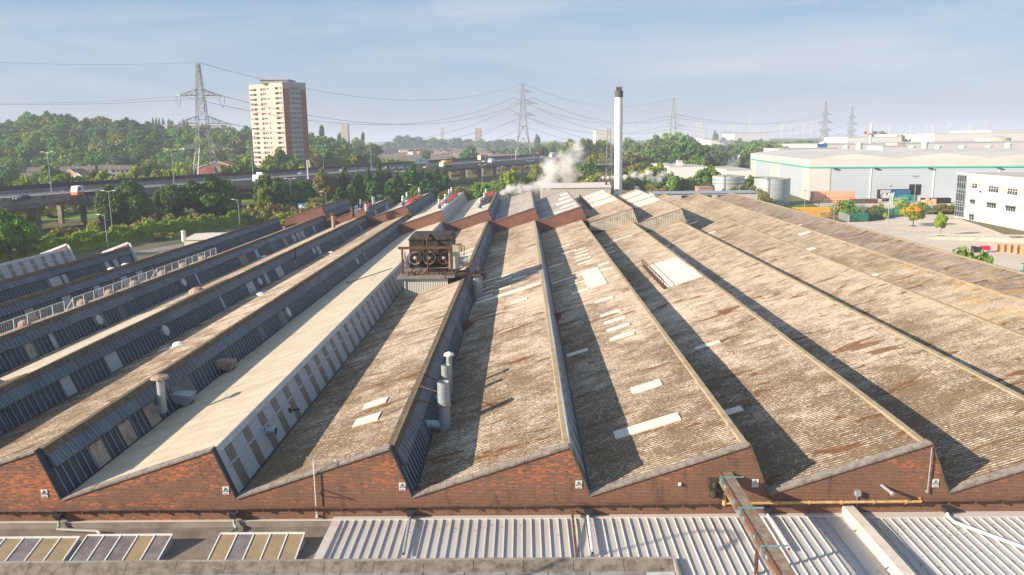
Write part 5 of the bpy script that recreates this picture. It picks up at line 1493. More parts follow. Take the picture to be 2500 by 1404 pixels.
def wire(a, b, sag, r, label, group):
    m_ = MB(); n = 26; pts = []
    for i in range(n + 1):
        t = i / n; p = a.lerp(b, t); pts.append(p - Vector((0, 0, sag * 4 * t * (1 - t))))
    for p, q in zip(pts, pts[1:]): m_.bar(p, q, r * .5, r * .5)
    tag(m_.build('power_line', M['wire']), label, 'power line', group)
M['wire'] = plain('aluminium_conductor', (.27, .28, .30), .5)
lev = ['upper', 'middle', 'lower']; sd = ['left', 'right']
P0 = [G(0, 0, 0)] * 0
left_ends = []
for i, (py, Yq) in enumerate([(226, 352), (231, 340), (286, 352), (291, 340), (343, 352), (346, 340)]):
    left_ends.append(D(-420, py + 6, Yq - 30))
for i in range(6):
    lb = 'power line from the %s %s arm of the big left pylon ' % (lev[i // 2], sd[i % 2])
    if i < 4: wire(t1[i] + Vector((0, 0, -.5)), left_ends[i], 3, .22, lb + 'to the left border', 'conductors off to the left')
    wire(t1[i], t2[i], 17, .34, lb + 'to the second pylon', 'conductors between the first two pylons')
    wire(t2[i], t3[i], 14, .38, 'power line from the %s %s arm of the second pylon to the third' % (lev[i // 2], sd[i % 2]), 'conductors between second and third pylon')
    wire(t3[i], t4[i], 11, .42, 'hazy power line from the %s %s arm of the third pylon to the fourth' % (lev[i // 2], sd[i % 2]), 'conductors between third and fourth pylon')
    wire(t4[i], t5[i], 8, .42, 'faint power line from the %s %s arm of the fourth pylon to the fifth' % (lev[i // 2], sd[i % 2]), 'conductors between the far pylons')
wire(top1, D(-420, 118, 320), 3, .18, 'thin earth wire from the tip of the big left pylon to the left border', 'earth wires')
wire(top1, top2, 15, .28, 'thin earth wire between the tips of the first two pylons', 'earth wires')
wire(top2, top3, 14, .3, 'thin earth wire between the tips of second and third pylon', 'earth wires')
for i in (0, 1, 2, 3):
    # jumper loops under the first pylon arms
    dr = Vector((-math.sin(.62), math.cos(.62), 0)); a, b = t1[i] - dr * 4.6, t1[i] + dr * 4.6
    m_ = MB(); pts = [a.lerp(b, t / 10) - Vector((0, 0, 4.6 * 4 * (t / 10) * (1 - t / 10) + .5)) for t in range(11)]
    for p, q in zip(pts, pts[1:]): m_.bar(p, q, .16)
    m_.build('jumper_loop', M['wire'], p1)

# ================================================================ TOWER BLOCK
Yt = 430
A, B, C_ = D(607, 205, Yt + 8), D(688, 199, Yt - 9), D(745, 204, Yt + 3)
Ht = A.z - .6
tb = empty('tower_block', (B.x, B.y, 0), 'twenty storey cream and brown tower block of flats on the left skyline', 'tower block')
a, b, c = Vector((A.x, A.y, 0)), Vector((B.x, B.y, 0)), Vector((C_.x, C_.y, 0))
d_ = a + c - b
up = Vector((0, 0, 1))
def wallbox(m_, p, q, z0, z1, t0, t1, o0, o1, mi=0):
    """panel on wall p->q between fractions t0..t1 of its length, offset o0..o1 outwards"""
    dd = q - p; n = Vector((dd.y, -dd.x, 0)).normalized()
    P_ = [p + dd * t + n * o + up * z for z in (z0, z1) for t, o in ((t0, o0), (t1, o0), (t1, o1), (t0, o1))]
    m_.hull8([P_[1], P_[0], P_[3], P_[2], P_[5], P_[4], P_[7], P_[6]], mi)
M['tcream'] = plain('cream_tower_panels', (.50, .435, .375), .85, 0, .3, .15, (.39, .34, .29), obj=False)
M['tbrick'] = plain('brown_tower_brick', (.34, .135, .10), .9, 0, .2, .2, obj=False)
M['tgrey'] = plain('grey_tower_panels', (.42, .41, .38), .9, 0, .2, .3, obj=False)
MB().hull8([a, b, c, d_, a + up * Ht, b + up * Ht, c + up * Ht, d_ + up * Ht]).build('wall', M['tcream'], tb)
m_ = MB(); wallbox(m_, b, c, 0, Ht - 3.2, 0.002, .26, 0, .25); wallbox(m_, b, c, 0, Ht - 3.2, .76, .998, 0, .25); m_.build('brick_panels', M['tbrick'], tb)
m_ = MB(); wallbox(m_, b, c, 0, Ht - 2.6, .26, .76, 0, .15); wallbox(m_, b, c, Ht - 3.2, Ht + .3, 0, 1, .0, .2); m_.build('grey_panels', M['tgrey'], tb)
rs = random.Random(12)
NS = 21; sh = (Ht - 2.2) / NS
m_ = MB()
for f_ in range(NS):
    z = f_ * sh + 1.0
    wallbox(m_, b, c, z + 1.9, z + 2.02, 0, .26, .2, .28); wallbox(m_, b, c, z + 1.9, z + 2.02, .76, 1, .2, .28)
m_.build('floor_bands', M['tcream'], tb)
dw = M['glz']
for f_ in range(NS):
    z = f_ * sh + .9; m_ = MB()
    for t0, t1 in ((.02, .05), (.06, .09), (.10, .13), (.42, .46), (.475, .51), (.56, .60), (.88, .905), (.92, .945), (.955, .98)):
        if rs.random() < .85: wallbox(m_, a, b, z + .55, z + 1.45, t0, t1, .0, .04)
    for t0, t1 in ((.14, .225), (.345, .40), (.785, .875)): wallbox(m_, a, b, z + .35, z + 1.55, t0, t1, -.0, .05, 1)
    for t0, t1 in ((.30, .335), (.39, .44), (.46, .50), (.55, .60), (.62, .655), (.69, .735)):
        wallbox(m_, b, c, z + .5, z + 1.5, t0, t1, .14, .20)
    m_.build('windows', [dw, M['dark']], tb)
    m_ = MB(); wallbox(m_, a, b, z + 1.62, z + 2.5, .0, 1, .0, .06)
    m_.build('spandrel', M['tcream'], tb)
m_ = MB()
cc = (a + c) / 2 + Vector((2, -2, 0))
for p, q, zz in ((b.lerp(d_, .25), b.lerp(d_, .62), 2.2),):
    m_.box(min(p.x, q.x) - 4.5, max(p.x, q.x) + 4.5, min(p.y, q.y) - 1, max(p.y, q.y) + 2, Ht, Ht + 1.6); m_.box(min(p.x, q.x) - 5.2, max(p.x, q.x) + 5.2, min(p.y, q.y) - 1.6, max(p.y, q.y) + 2.6, Ht + 1.61, Ht + 2.0)
m_.tube((cc.x - 3, cc.y, Ht), (cc.x - 3, cc.y, Ht + 5), .12)
m_.build('rooftop_plant', M['tgrey'], tb)

# ================================================================ RIGHT SIDE: yards, warehouse, office
def H0(Y0, px, py): return D(px, py, Y0).z
M['whp'] = ribs('grey_blue_warehouse_cladding', (.38, .44, .50), (.33, .39, .45), 2, 1.0, .5, .3, 0, .03, .05, .18)
M['whw'] = plain('off_white_warehouse_panels', (.50, .49, .475), .5, 0, .1, .08, obj=False)
M['whr'] = plain('pale_warehouse_roof', (.54, .515, .485), .5, 0, .5, .03, (.43, .41, .385), obj=False)
C0 = G(1974, 489, 0); zt_ = D(1974, 389, C0.y).z
PL, PR = G(1834, 374, zt_), G(2500, 385, zt_)
u = (Vector((PR.x, PR.y, 0)) - C0); u = u.normalized(); v = (Vector((PL.x, PL.y, 0)) - C0); vl = v.length; v = v.normalized()
wh = empty('warehouse', C0, 'large white and grey distribution warehouse with a green stripe on the right', 'warehouse')
UL = 150
def WP(a, b, z): return C0 + u * a + v * b + Vector((0, 0, z))
def wbox(m_, a0, a1, b0, b1, z0, z1, mi=0):
    m_.hull8([WP(a0, b0, z0), WP(a1, b0, z0), WP(a1, b1, z0), WP(a0, b1, z0), WP(a0, b0, z1), WP(a1, b0, z1), WP(a1, b1, z1), WP(a0, b1, z1)], mi)
zg = D(1974, 411, C0.y).z
m_ = MB(); wbox(m_, 0, UL, 0, vl, 0, zg); m_.build('wall', M['whp'], wh)
m_ = MB(); wbox(m_, -.25, UL, -.25, vl + .25, zg + .5, zt_); m_.build('fascia', M['whw'], wh)
m_ = MB(); wbox(m_, -.35, UL, -.35, vl + .35, zg - .0, zg + .5); m_.build('green_stripe', M['green'], wh)
for a0_, a1_, b0_, b1_ in ((-.2, 7.2, -.2, .1), (-.2, .1, .11, 12), (-.15, .1, vl * .42, vl * .58), (-.15, .1, vl * .88, vl)):
    m_ = MB(); wbox(m_, a0_, a1_, b0_, b1_, 0, zg - .01); m_.build('white_panel', M['whw'], wh)
m_ = MB()
for i in range(5):
    a0, a1 = i * 30.0, i * 30.0 + 30; am = (a0 + a1) / 2
    m_.prism([WP(a0, -.2, zt_ + .02), WP(am, -.2, zt_ + 1.9), WP(a1, -.2, zt_ + .02)], v * (vl + .4))
m_.build('roof', M['whr'], wh)
m_ = MB()
for a in (21, 42, 63, 84): wbox(m_, a, a + .35, -.22, -.02, 0, zg)
m_.build('downpipes', M['white'], wh)
for px0, px1, py0, py1 in ((1996, 2025, 458, 467), (2218, 2249, 450, 476)):
    m_ = MB(); ya = C0.y - 6
    def onw(px, py):
        n = Vector((-u.y, u.x, 0)); r = ray(px, py); return CP + r * (n.dot(C0 - CP) / n.dot(r))
    a, b = onw(px0, py1), onw(px1, py0); a0, a1 = (a - C0).dot(u), (b - C0).dot(u)
    wbox(m_, a0, a1, -.12, -.03, max(0, a.z), b.z); m_.build('loading_door', M['dark'], wh)
a = onw(1967, 395); m_ = MB(); wbox(m_, -.4, .0, .5, 5, zg + .9, zt_ - .5); m_.build('sign_panel', M['white'], wh)
for q in (8, 22, 40, 62):
    m_ = MB(); wbox(m_, q, q + 1.2, -1.2, -.3, zg - .3, zg + .1); m_.build('floodlight', M['black'], wh)
# steel tanks
def tank_(px, pbase, Y, wpx, ptop, label, bands):
    c = D(px, 450, Y); r = wpx / 2 / FPX * Y; h = D(px, ptop, Y).z
    e = empty('storage_tank', (c.x, Y, 0), label, 'tank', 'steel storage tanks')
    MB().tube((c.x, Y, 0), (c.x, Y, h), r, n=40).build('shell', M['tanks'], e)
    MB().lathe((c.x, Y, h), [(r * 1.01, -.15), (r * 1.01, .05), (.1, .7)], 40).build('lid', plain('lichened_tank_lid', (.46, .48, .36), .8, 0, .3, .4), e)
    m_ = MB()
    for z in bands: m_.tube((c.x, Y, h * z), (c.x, Y, h * z + .18), r * 1.012, n=40)
    m_.build('bands', M['rust'] if 'old' in label else M['galv'], e)
    m_ = MB(); lx = c.x - r * .5; ly = Y - math.sqrt(r * r * .75) - .4
    for s_ in (-.45, .45): m_.bar((lx + s_, ly, 0), (lx + s_, ly, h + 1.1), .12)
    for z in np.arange(.4, h + 1, .5): m_.bar((lx - .45, ly, z), (lx + .45, ly, z), .09)
    m_.box(lx - .5, lx + 2.6, ly - .1, ly + 1.2, h + .05, h + .9)
    m_.build('ladder', M['galv'], e)
M['tanks'] = ribs('weathered_tank_steel', (.46, .52, .52), (.30, .36, .36), 2, 1.2, .45, .6, .3, .02, .15, .2)
tank_(1885, 492, 289, 84, 436, 'tall steel tank with ladder in front of the warehouse corner', [.33, .62])
tank_(1778, 475, 325, 76, 430, 'lower old steel tank with rust bands left of the taller tank', [.66, .84])
# shallow things in the yard, px/py of the base
def yard_box(name, px, py, w_, d, h, mat, label, cat, group=None, rot=.0, z=0):
    p = G(px, py, z); m_ = MB()
    c, s_ = math.cos(rot), math.sin(rot)
    def Q(x, y, zz): return (p.x + x * c - y * s_, p.y + x * s_ + y * c, z + zz)
    m_.hull8([Q(-w_ / 2, 0, 0), Q(w_ / 2, 0, 0), Q(w_ / 2, d, 0), Q(-w_ / 2, d, 0), Q(-w_ / 2, 0, h), Q(w_ / 2, 0, h), Q(w_ / 2, d, h), Q(-w_ / 2, d, h)])
    return tag(m_.build(name, mat), label, cat, group)
def container(px, py, L, mat, label, h=2.6, d=2.5, rot=0, ribd=.3):
    p = G(px, py, 0); e = empty('shipping_container', p, label, 'container')
    c, s_ = math.cos(rot), math.sin(rot)
    def Q(x, y, zz): return Vector((p.x + x * c - y * s_, p.y + x * s_ + y * c, zz))
    m_ = MB().hull8([Q(-L / 2, 0, .1), Q(L / 2, 0, .1), Q(L / 2, d, .1), Q(-L / 2, d, .1), Q(-L / 2, 0, h), Q(L / 2, 0, h), Q(L / 2, d, h), Q(-L / 2, d, h)])
    m_.build('body', mat, e)
    m_ = MB(); x = -L / 2 + .15
    while x < L / 2: 
        m_.hull8([Q(x, -.04, .25), Q(x + ribd * .5, -.04, .25), Q(x + ribd * .5, -.001, .25), Q(x, -.001, .25), Q(x, -.04, h - .15), Q(x + ribd * .5, -.04, h - .15), Q(x + ribd * .5, -.001, h - .15), Q(x, -.001, h - .15)]); x += ribd
    m_.build('corrugation', mat, e)
    return e
container(2008, 531, 17, M['yellow'], 'long yellow container, its roof seen just over the last roof ridge', 2.9)
yard_box('crane_mat', 1999, 520, 13, 2.6, .3, M['yellow'], 'pale yellow flat panel lying behind the yellow container', 'panel')
rs = random.Random(2)
cl = ['bottom left', 'bottom second', 'bottom third', 'bottom right', 'upper left', 'upper middle', 'upper right, standing proud']
for i, (x, z, w_, h) in enumerate([(-5.6, 0, 3.8, 1.7), (-1.7, 0, 3.8, 1.7), (2.2, 0, 3.8, 1.7), (6.0, 0, 3.6, 1.7), (-5.2, 1.72, 4.2, 2.3), (-.7, 1.72, 4.4, 2.4), (4.6, 1.72, 6.4, 2.3)]):
    p = G(2035, 495, 0)
    e = empty('packing_crate', (p.x + x, p.y, z), 'salmon coloured packing crate, %s of the stack by the warehouse' % cl[i], 'crate', 'packing crates by the warehouse')
    MB().box(p.x + x - w_ / 2 + .05, p.x + x + w_ / 2 - .05, p.y + rs.uniform(0, .3), p.y + 3.5, z + .12, z + h).build('boards', M['crate'], e)
    MB().box(p.x + x - w_ / 2 + .1, p.x + x + w_ / 2 - .1, p.y + .4, p.y + 3.4, z, z + .11).build('skid', M['wood'], e)
for i in range(5): 
    p = G(2117, 483, 0)
    tag(MB().box(p.x - 1.3, p.x + 1.1, p.y, p.y + 2, i * .9 + .05, i * .9 + .3).box(p.x - 1.3, p.x - 1.1, p.y, p.y + .2, i * .9, i * .9 + .9).box(p.x + .9, p.x + 1.1, p.y, p.y + .2, i * .9, i * .9 + .9).box(p.x - 1.3, p.x - 1.1, p.y + 1.8, p.y + 2, i * .9, i * .9 + .9).box(p.x + .9, p.x + 1.1, p.y + 1.8, p.y + 2, i * .9, i * .9 + .9).build('steel_stillage', M['blue']), 'blue steel stillage, number %s from the ground in the tower beside the crates' % ['one', 'two', 'three', 'four', 'five'][i], 'stillage', 'blue stillages')
p = G(2105, 487, 0)
tag(MB().box(p.x - 3, p.x + 3, p.y, p.y + 2, .5, .8).box(p.x - 3, p.x - 2.6, p.y, p.y + 2, 0, 1.3).box(p.x + 2.4, p.x + 2.7, p.y, p.y + 2, 0, 1.5).build('flat_trolley', M['blue']), 'low blue trolley at the foot of the blue stillage tower', 'trolley')
yard_box('skip_platform', 2112, 497, 9, 3, 1.5, M['rust'], 'long rust brown low bed load with purple end, right of the crates', 'trailer')
# blue curtain side lorry
p = G(2184, 492, 0)
e = empty('curtainsider_trailer', p, 'parked blue trailer with open curtain and white load near the warehouse door', 'trailer')
MB().box(p.x - 5.5, p.x + 5.5, p.y, p.y + 2.5, 1.0, 1.2).box(p.x - 5.5, p.x - 5.4, p.y, p.y + 2.5, 1.2, 4.2).box(p.x - 5.5, p.x + 5.5, p.y, p.y + 2.5, 4.2, 4.32).build('frame', M['dark'], e)
MB().box(p.x - .5, p.x + 5.5, p.y - .03, p.y + 2.5, 1.0, 4.15).build('curtain', M['blue'], e)
for i in range(4): MB().box(p.x - 5.1 + i * 1.1, p.x - 4.2 + i * 1.1, p.y + .3, p.y + 2, 1.22, 2.4 + .5 * (i % 2)).build('load', M['whitesheet'], e)
for x in (-4, -2.8, 3): MB().tube((p.x + x, p.y + .1, .5), (p.x + x, p.y + .4, .5), .5, n=12).build('wheel', M['tyre'], e)
p = G(2176, 497, 0)
tag(MB().hull8([(p.x - .9, p.y, 0), (p.x + .3, p.y, 0), (p.x + .3, p.y + .05, 0), (p.x - .9, p.y + .05, 0), (p.x - .1, p.y, 3.4), (p.x + .9, p.y, 4.0), (p.x + .9, p.y + .05, 4.0), (p.x - .1, p.y + .05, 3.4)]).tube((p.x - .95, p.y, 0), (p.x - .1, p.y, 4.2), .05).build('feather_flag', M['whitesheet']), 'pale feather flag in front of the blue trailer', 'flag')
# racks with green frames
for i, (px, py, col_, l) in enumerate([(2190, 500, 'yellow', 'nearest, with yellow bars'), (2204, 497, 'yellow', 'second, mixed yellow and green'), (2217, 494, 'green', 'behind the maple, left'), (2232, 490, 'green', 'below the dark loading door'), (2296, 483, 'green', 'tall one left of the office'), (2308, 486, 'orange', 'with an orange load beside the office')]):
    p = G(px, py, 0); e = empty('storage_rack', p, 'green framed yard rack ' + l, 'rack', 'yard racks')
    m_ = MB(); h = 2.6 if i < 4 else 3.4
    for x in (-1.4, 0, 1.4):
        for y in (0, 1.2): m_.bar((p.x + x, p.y + y, 0), (p.x + x, p.y + y, h), .14)
    for z in (.8, 1.6, h): 
        for y in (0, 1.2): m_.bar((p.x - 1.4, p.y + y, z), (p.x + 1.4, p.y + y, z), .12)
    m_.build('frame', M['green'] if i != 9 else M['green'], e)
    m_ = MB(); rs = random.Random(i)
    for z in (.86, 1.66, .15): m_.box(p.x - 1.2, p.x + rs.uniform(.3, 1.3), p.y + .1, p.y + 1.1, z, z + .35)
    m_.build('load', M[col_] if col_ != 'green' else M['dkgreen'], e)
for i in range(6):
    px = 2255 + i * 5.5
    p = G(px, 500 if i % 2 else 498, 0)
    tag(MB().box(p.x - .5, p.x + .5, p.y, p.y + 1.2, .0, .15).box(p.x - .45, p.x + .45, p.y + .05, p.y + 1.1, .16, 1.3 + .35 * (i % 3)).build('brick_pack', M['crate']), 'salmon pack of bricks, number %s from the left in the row behind the maple' % ['one', 'two', 'three', 'four', 'five', 'six'][i], 'pallet', 'brick packs')
yard_box('black_skip', 2288, 497, 9.5, 2.4, 1.9, M['dark'], 'long black open container between the brick packs and the office', 'container')
# fences
def fence(P, h, mat, label, pitch, bar_, name='fence', post=None, group=None):
    a0 = Vector(P[0]); e = empty(name, a0, label, 'fence', group)
    m_ = MB(); ps = MB()
    for a, b in zip(P, P[1:]):
        a, b = Vector(a), Vector(b); n = max(1, int((b - a).length / pitch))
        for i in range(n + 1):
            q = a.lerp(b, i / n); m_.bar(q, q + Vector((0, 0, h)), bar_, bar_ * .6)
        for z in (.25, h - .15): m_.bar(a + Vector((0, 0, z)), b + Vector((0, 0, z)), .07)
        n = max(1, int((b - a).length / 2.7))
        for i in range(n + 1):
            q = a.lerp(b, i / n); ps.bar(q, q + Vector((0, 0, h + .1)), .1)
    m_.build('pales', mat, e); ps.build('posts', mat, e)
    return e
M['fgreen'] = plain('green_fence_paint', (.03, .20, .14), .6)
fence([G(2120, 537, 0), G(2180, 530, 0), G(2225, 522, 0), G(2330, 522, 0)], 2.6, M['fgreen'], 'green mesh fence between the car park and the warehouse yard', .22, .07)
fence([G(2069, 541, 0), G(2120, 541, 0), G(2120, 533, 0)], 2.5, M['fgreen'], 'solid green bin compound fence at the left end of the car park', .16, .12)
fence([G(2000, 536, 0), G(2046, 533, 0), G(2073, 543, 0)], 2.0, M['galv'], 'grey palisade fence in front of the yellow container', .2, .06)
fence([G(1900, 512, 0), G(2000, 506, 0), G(2110, 505, 0)], 2.4, M['fgreen'], 'green mesh fence beside the lawn below the crates', .25, .05)
e = None
p = G(2095, 540, 0)
tag(MB().box(p.x - .8, p.x + .2, p.y, p.y + 1, 0, 1.3).box(p.x - .85, p.x + .25, p.y - .05, p.y + 1.05, 1.3, 1.4).build('wheelie_bin', M['blue']), 'blue bin inside the green compound', 'bin')
# car park lamps and poles
for px, pt, pb, h, l in [(2175, 456, 574, None, 'tall thin grey pole lamp on the left of the car park'), (2236, 432, 500, None, 'twin floodlight pole before the dark loading door'), (1967, 466, 512, None, 'globe topped pole beside the lawn')]:
    b = G(px - (px - 1322) * 9.6e-5 * (pb - pt), pb + (20 if l[0] == 't' and 'twin' in l else 0), 0); t = D(px, pt, b.y)
    e = empty('pole_lamp', b, l, 'street lamp')
    MB().tube(b, (b.x, b.y, t.z), .12, .07, n=8).build('column', M['galv'], e)
    m_ = MB().box(b.x - .35, b.x + .35, b.y - .2, b.y + .2, t.z, t.z + .35)
    if 'twin' in l: m_.box(b.x - 1.2, b.x - .6, b.y - .2, b.y + .2, t.z, t.z + .4).box(b.x + .6, b.x + 1.2, b.y - .2, b.y + .2, t.z, t.z + .4).bar((b.x - 1, b.y, t.z), (b.x + 1, b.y, t.z), .1)
    m_.build('lamp_head', M['steel'], e)
b = G(2035, 542, 0)
tag(MB().path([b, b + Vector((0, 0, 4.3)), b + Vector((.4, 0, 5.0)), b + Vector((1.2, 0, 5.1))], .08, 6).build('swan_neck_lamp', M['galv']), 'swan neck lamp by the grey palisade fence', 'street lamp')
# bike shelter
a, b = G(2258, 537, 0), G(2292, 537, 0)
e = empty('bike_shelter', a, 'open curved steel bike shelter between the two car park maples', 'shelter')
m_ = MB()
for t in (0, .5, 1):
    q = a.lerp(b, t); m_.path([q, q + Vector((0, .3, 1.3)), q + Vector((0, -.9, 2.5))], .07, 6)
m_.build('frame', M['galv'], e)
MB().hull8([a + Vector((-.3, -1.2, 2.55)), b + Vector((.3, -1.2, 2.55)), b + Vector((.3, .9, 2.3)), a + Vector((-.3, .9, 2.3)), a + Vector((-.3, -1.2, 2.6)), b + Vector((.3, -1.2, 2.6)), b + Vector((.3, .9, 2.35)), a + Vector((-.3, .9, 2.35))]).build('roof', M['steel'], e)
for t in (.1, .3, .5, .7, .9):
    q = a.lerp(b, t) + Vector((0, -.6, 0)); MB().path([q + Vector((-.3, 0, 0)), q + Vector((-.3, 0, .8)), q + Vector((.3, 0, .8)), q + Vector((.3, 0, 0))], .04, 6).build('bike_hoop', M['galv'], e)

# ---- office
A = G(2331, 530, 0); zo = D(2341, 425, A.y).z; Bq = G(2500, 439, zo); B_ = Vector((Bq.x, Bq.y, 0))
ud = (B_ - A); ud.z = 0; ud.normalize(); nd = Vector((ud.y, -ud.x, 0))
if nd.x > 0: nd = -nd
of = empty('office_building', A, 'white two storey office with a glazed stair tower at the right border', 'office')
def OP(s_, o, z): return A + ud * s_ + nd * o + Vector((0, 0, z))
def obox(m_, s0, s1, o0, o1, z0, z1, mi=0):
    P_ = [OP(s0, o0, z0), OP(s1, o0, z0), OP(s1, o1, z0), OP(s0, o1, z0), OP(s0, o0, z1), OP(s1, o0, z1), OP(s1, o1, z1), OP(s0, o1, z1)]
    m_.hull8(P_, mi)
def ow(px, py):
    r = ray(px, py); t = nd.dot(A - CP) / nd.dot(r); q = CP + r * t; return (q - A).dot(ud), q.z
m_ = MB(); obox(m_, 0, 75, -45, 0, 0, zo); m_.build('wall', M['offw'] if 'offw' in M else plain('bright_white_render', (.66, .65, .635), .6, 0, .2, .1, (.56, .55, .53), obj=False), of)
m_ = MB(); obox(m_, -.4, 75.4, -45.4, .4, zo + .002, zo + .45); m_.build('roof_edge', M['white'], of)
m_ = MB(); obox(m_, .5, 75, -45, -.6, zo + .455, zo + .47); m_.build('roof', plain('beige_office_roof', (.52, .46, .40), .8), of)
s_t, z1b = ow(2361, 443); _, z0b = ow(2358, 457)
m_ = MB(); obox(m_, ow(2361, 443)[0], 75, .0, .12, z0b, z1b); m_.build('grey_band', ribs('ribbed_grey_band', (.42, .43, .43), (.36, .37, .37), 1, .35, .5, .2), of)
gs = ow(2361, 440)[0]
m_ = MB(); obox(m_, .15, gs, .0, .18, .3, zo - .25); m_.build('stair_glazing', M['glz'], of)
m_ = MB()
for i in range(5): q = .15 + (gs - .15) * i / 4; obox(m_, q - .05, q + .05, .18, .28, .3, zo - .25)
for z in [.35, 1.9, 3.3, 4.0, 4.7, 6.9, 7.8, 8.2, 10.0]: obox(m_, .1, gs + .05, .181, .285, z * zo / 12.2, z * zo / 12.2 + .16)
m_.build('mullions', M['galv'], of)
for i, (x0, x1, y0, y1, up_) in enumerate([(2375, 2388, 447, 459, 1), (2415, 2440, 453, 468, 1), (2461, 2487, 459, 474, 1), (2370, 2383, 488, 497, 0), (2411, 2434, 495, 506, 0), (2457, 2482, 503, 514, 0), (2367, 2380, 524, 541, 2)]):
    s0, za = ow(x0, y1); s1, zb2 = ow(x1, y0 + (x1 - x0) * .12)
    zz0, zz1 = min(za, zb2), max(za, zb2)
    if up_ == 2: zz0 = .1
    fr = MB(); obox(fr, s0 - .25, s1 + .25, .0, .2, zz0 - .2, zz1 + .2)
    w0 = fr.build('door' if up_ == 2 else 'window', M['white'], of)
    g_ = MB(); obox(g_, s0, s1, .2, .215, zz0, zz1); g_.build('pane', M['glzv'] if up_ == 1 else M['glz'], w0) if 'glzv' in M else g_.build('pane', M['glz'], w0)
    b_ = MB(); n = 2 if (x1 - x0) < 16 else 4
    for j in range(1, n): q = s0 + (s1 - s0) * j / n; obox(b_, q - .05, q + .05, .216, .25, zz0, zz1)
    if up_ == 1: zc = zz0 + (zz1 - zz0) * .62; obox(b_, s0, s1, .217, .245, zc - .04, zc + .04)
    b_.build('glazing_bars', M['white'], w0)
    if up_ != 1:
        a_ = MB(); obox(a_, s0 - .3, s1 + .3, .25, 1.7, zz1 + .3, zz1 + .38); a_.build('awning', M['galv'], w0)
s0, z0 = ow(2396, 468)
tag_ = MB(); obox(tag_, s0 - .15, s0 + .15, .0, .7, z0 - .2, z0 + .15); tag_.build('security_camera', M['black'], of)
# ramp wall and rail
a, b = G(2266, 583, 0), G(2500, 593, 0)
b2 = b + (b - a) * .3; hb = D(2500, 574, b.y).z
e = empty('ramp_wall', a, 'low concrete ramp wall topped by a steel guard rail in the car park', 'wall')
def rz(t): return .45 + (hb - .7 - .45) * t
nn = Vector((0, 1, 0))
MB().hull8([a, b2, b2 + nn * .4, a + nn * .4, a + Vector((0, 0, rz(0))), b2 + Vector((0, 0, rz(1.3))), b2 + nn * .4 + Vector((0, 0, rz(1.3))), a + nn * .4 + Vector((0, 0, rz(0)))]).build('concrete_wall', plain('pale_concrete_wall', (.50, .44, .37), .9, 0, .3, .4, obj=False), e)
m_ = MB(); up3 = Vector((0, 0, 1))
m_.bar(a + up3 * (rz(0) + .6), b2 + up3 * (rz(1.3) + .6), .1, .32)
for i in range(14):
    t = i / 13 * 1.3; q = a + (b - a) * t + nn * .15; m_.bar(q + up3 * rz(t), q + up3 * (rz(t) + .7), .14)
m_.build('guard_rail', M['steel'], e)
# pallets
rs = random.Random(8)
pl = ['leftmost and lowest', 'second from left', 'third, strapped red', 'fourth, tallest', 'rightmost, at the border']
for i in range(5):
    p = G(2441 + i * 16, 613 + i * 2.4, 0)
    e = empty('pallet_stack', p, 'stack of bare timber pallets, ' + pl[i], 'pallet stack', 'pallet stacks in the yard')
    n = [9, 10, 11, 12, 12][i]
    for j in range(n):
        z = j * .15; m_ = MB(); dx = rs.uniform(-.03, .03)
        for q in range(5): m_.box(p.x - .6 + dx, p.x + .6 + dx, p.y + q * .25, p.y + q * .25 + .13, z + .12, z + .145)
        for x in (-.58, -.06, .46): m_.box(p.x + x + dx, p.x + x + .12 + dx, p.y, p.y + 1.1, z + .01, z + .12)
        m_.build('pallet', M['wood'], e)
    if i in (2, 3): MB().box(p.x - .66, p.x + .66, p.y - .03, p.y - .005, 1.05, 1.13).build('strap', M['redbright'] if 'redbright' in M else M['red'], e)
p = G(2397, 617, 0)
e = empty('forklift_attachment', p, 'small black machine with bright red cover and number plate in the yard', 'machine')
MB().box(p.x - 1.7, p.x + .1, p.y, p.y + 1.1, .25, 1.1).box(p.x - 1.8, p.x - 1.2, p.y - .1, p.y + .9, .9, 1.3).tube((p.x - 1.3, p.y - .05, .3), (p.x - 1.3, p.y + .1, .3), .3, n=10).tube((p.x - .1, p.y - .05, .3), (p.x - .1, p.y + .1, .3), .3, n=10).build('chassis', M['black'], e)
MB().box(p.x + .15, p.x + 1.6, p.y - .1, p.y + 1.0, .45, 1.35).build('cover', plain('bright_red_cover', (.75, .02, .06), .4), e)
MB().box(p.x + .35, p.x + .9, p.y - .12, p.y - .05, .2, .42).build('number_plate', M['white'], e)
p = G(2497, 668, 0)
tag(MB().bar((p.x, p.y, 0), (p.x + .2, p.y, 2.9), .1).bar((p.x + 1.2, p.y, 0), (p.x + 1.3, p.y, 2.9), .1).box(p.x, p.x + 1.4, p.y, p.y + 1, .3, .45).box(p.x, p.x + 1.4, p.y, p.y + 1, 1.6, 1.7).build('yard_trolley', M['fgreen']), 'green metal yard trolley cut by the right border', 'trolley')
# parking bay lines
m_ = MB()
for i in range(9):
    a = G(2140 + i * 16, 556 + i * 1.2, 0); m_.bar(a + Vector((0, 0, .006)), a + Vector((-1.5, -5, .006)), .1, .004)
for i in range(7):
    a = G(2330 + i * 17, 550 + i * 3, 0); m_.bar(a + Vector((0, 0, .006)), a + Vector((-5, -1, .006)), .12, .004, m=1)
m_.build('parking_lines', [M['paint'], M['yellow']]); bpy.data.objects['parking_lines']['kind'] = 'structure'

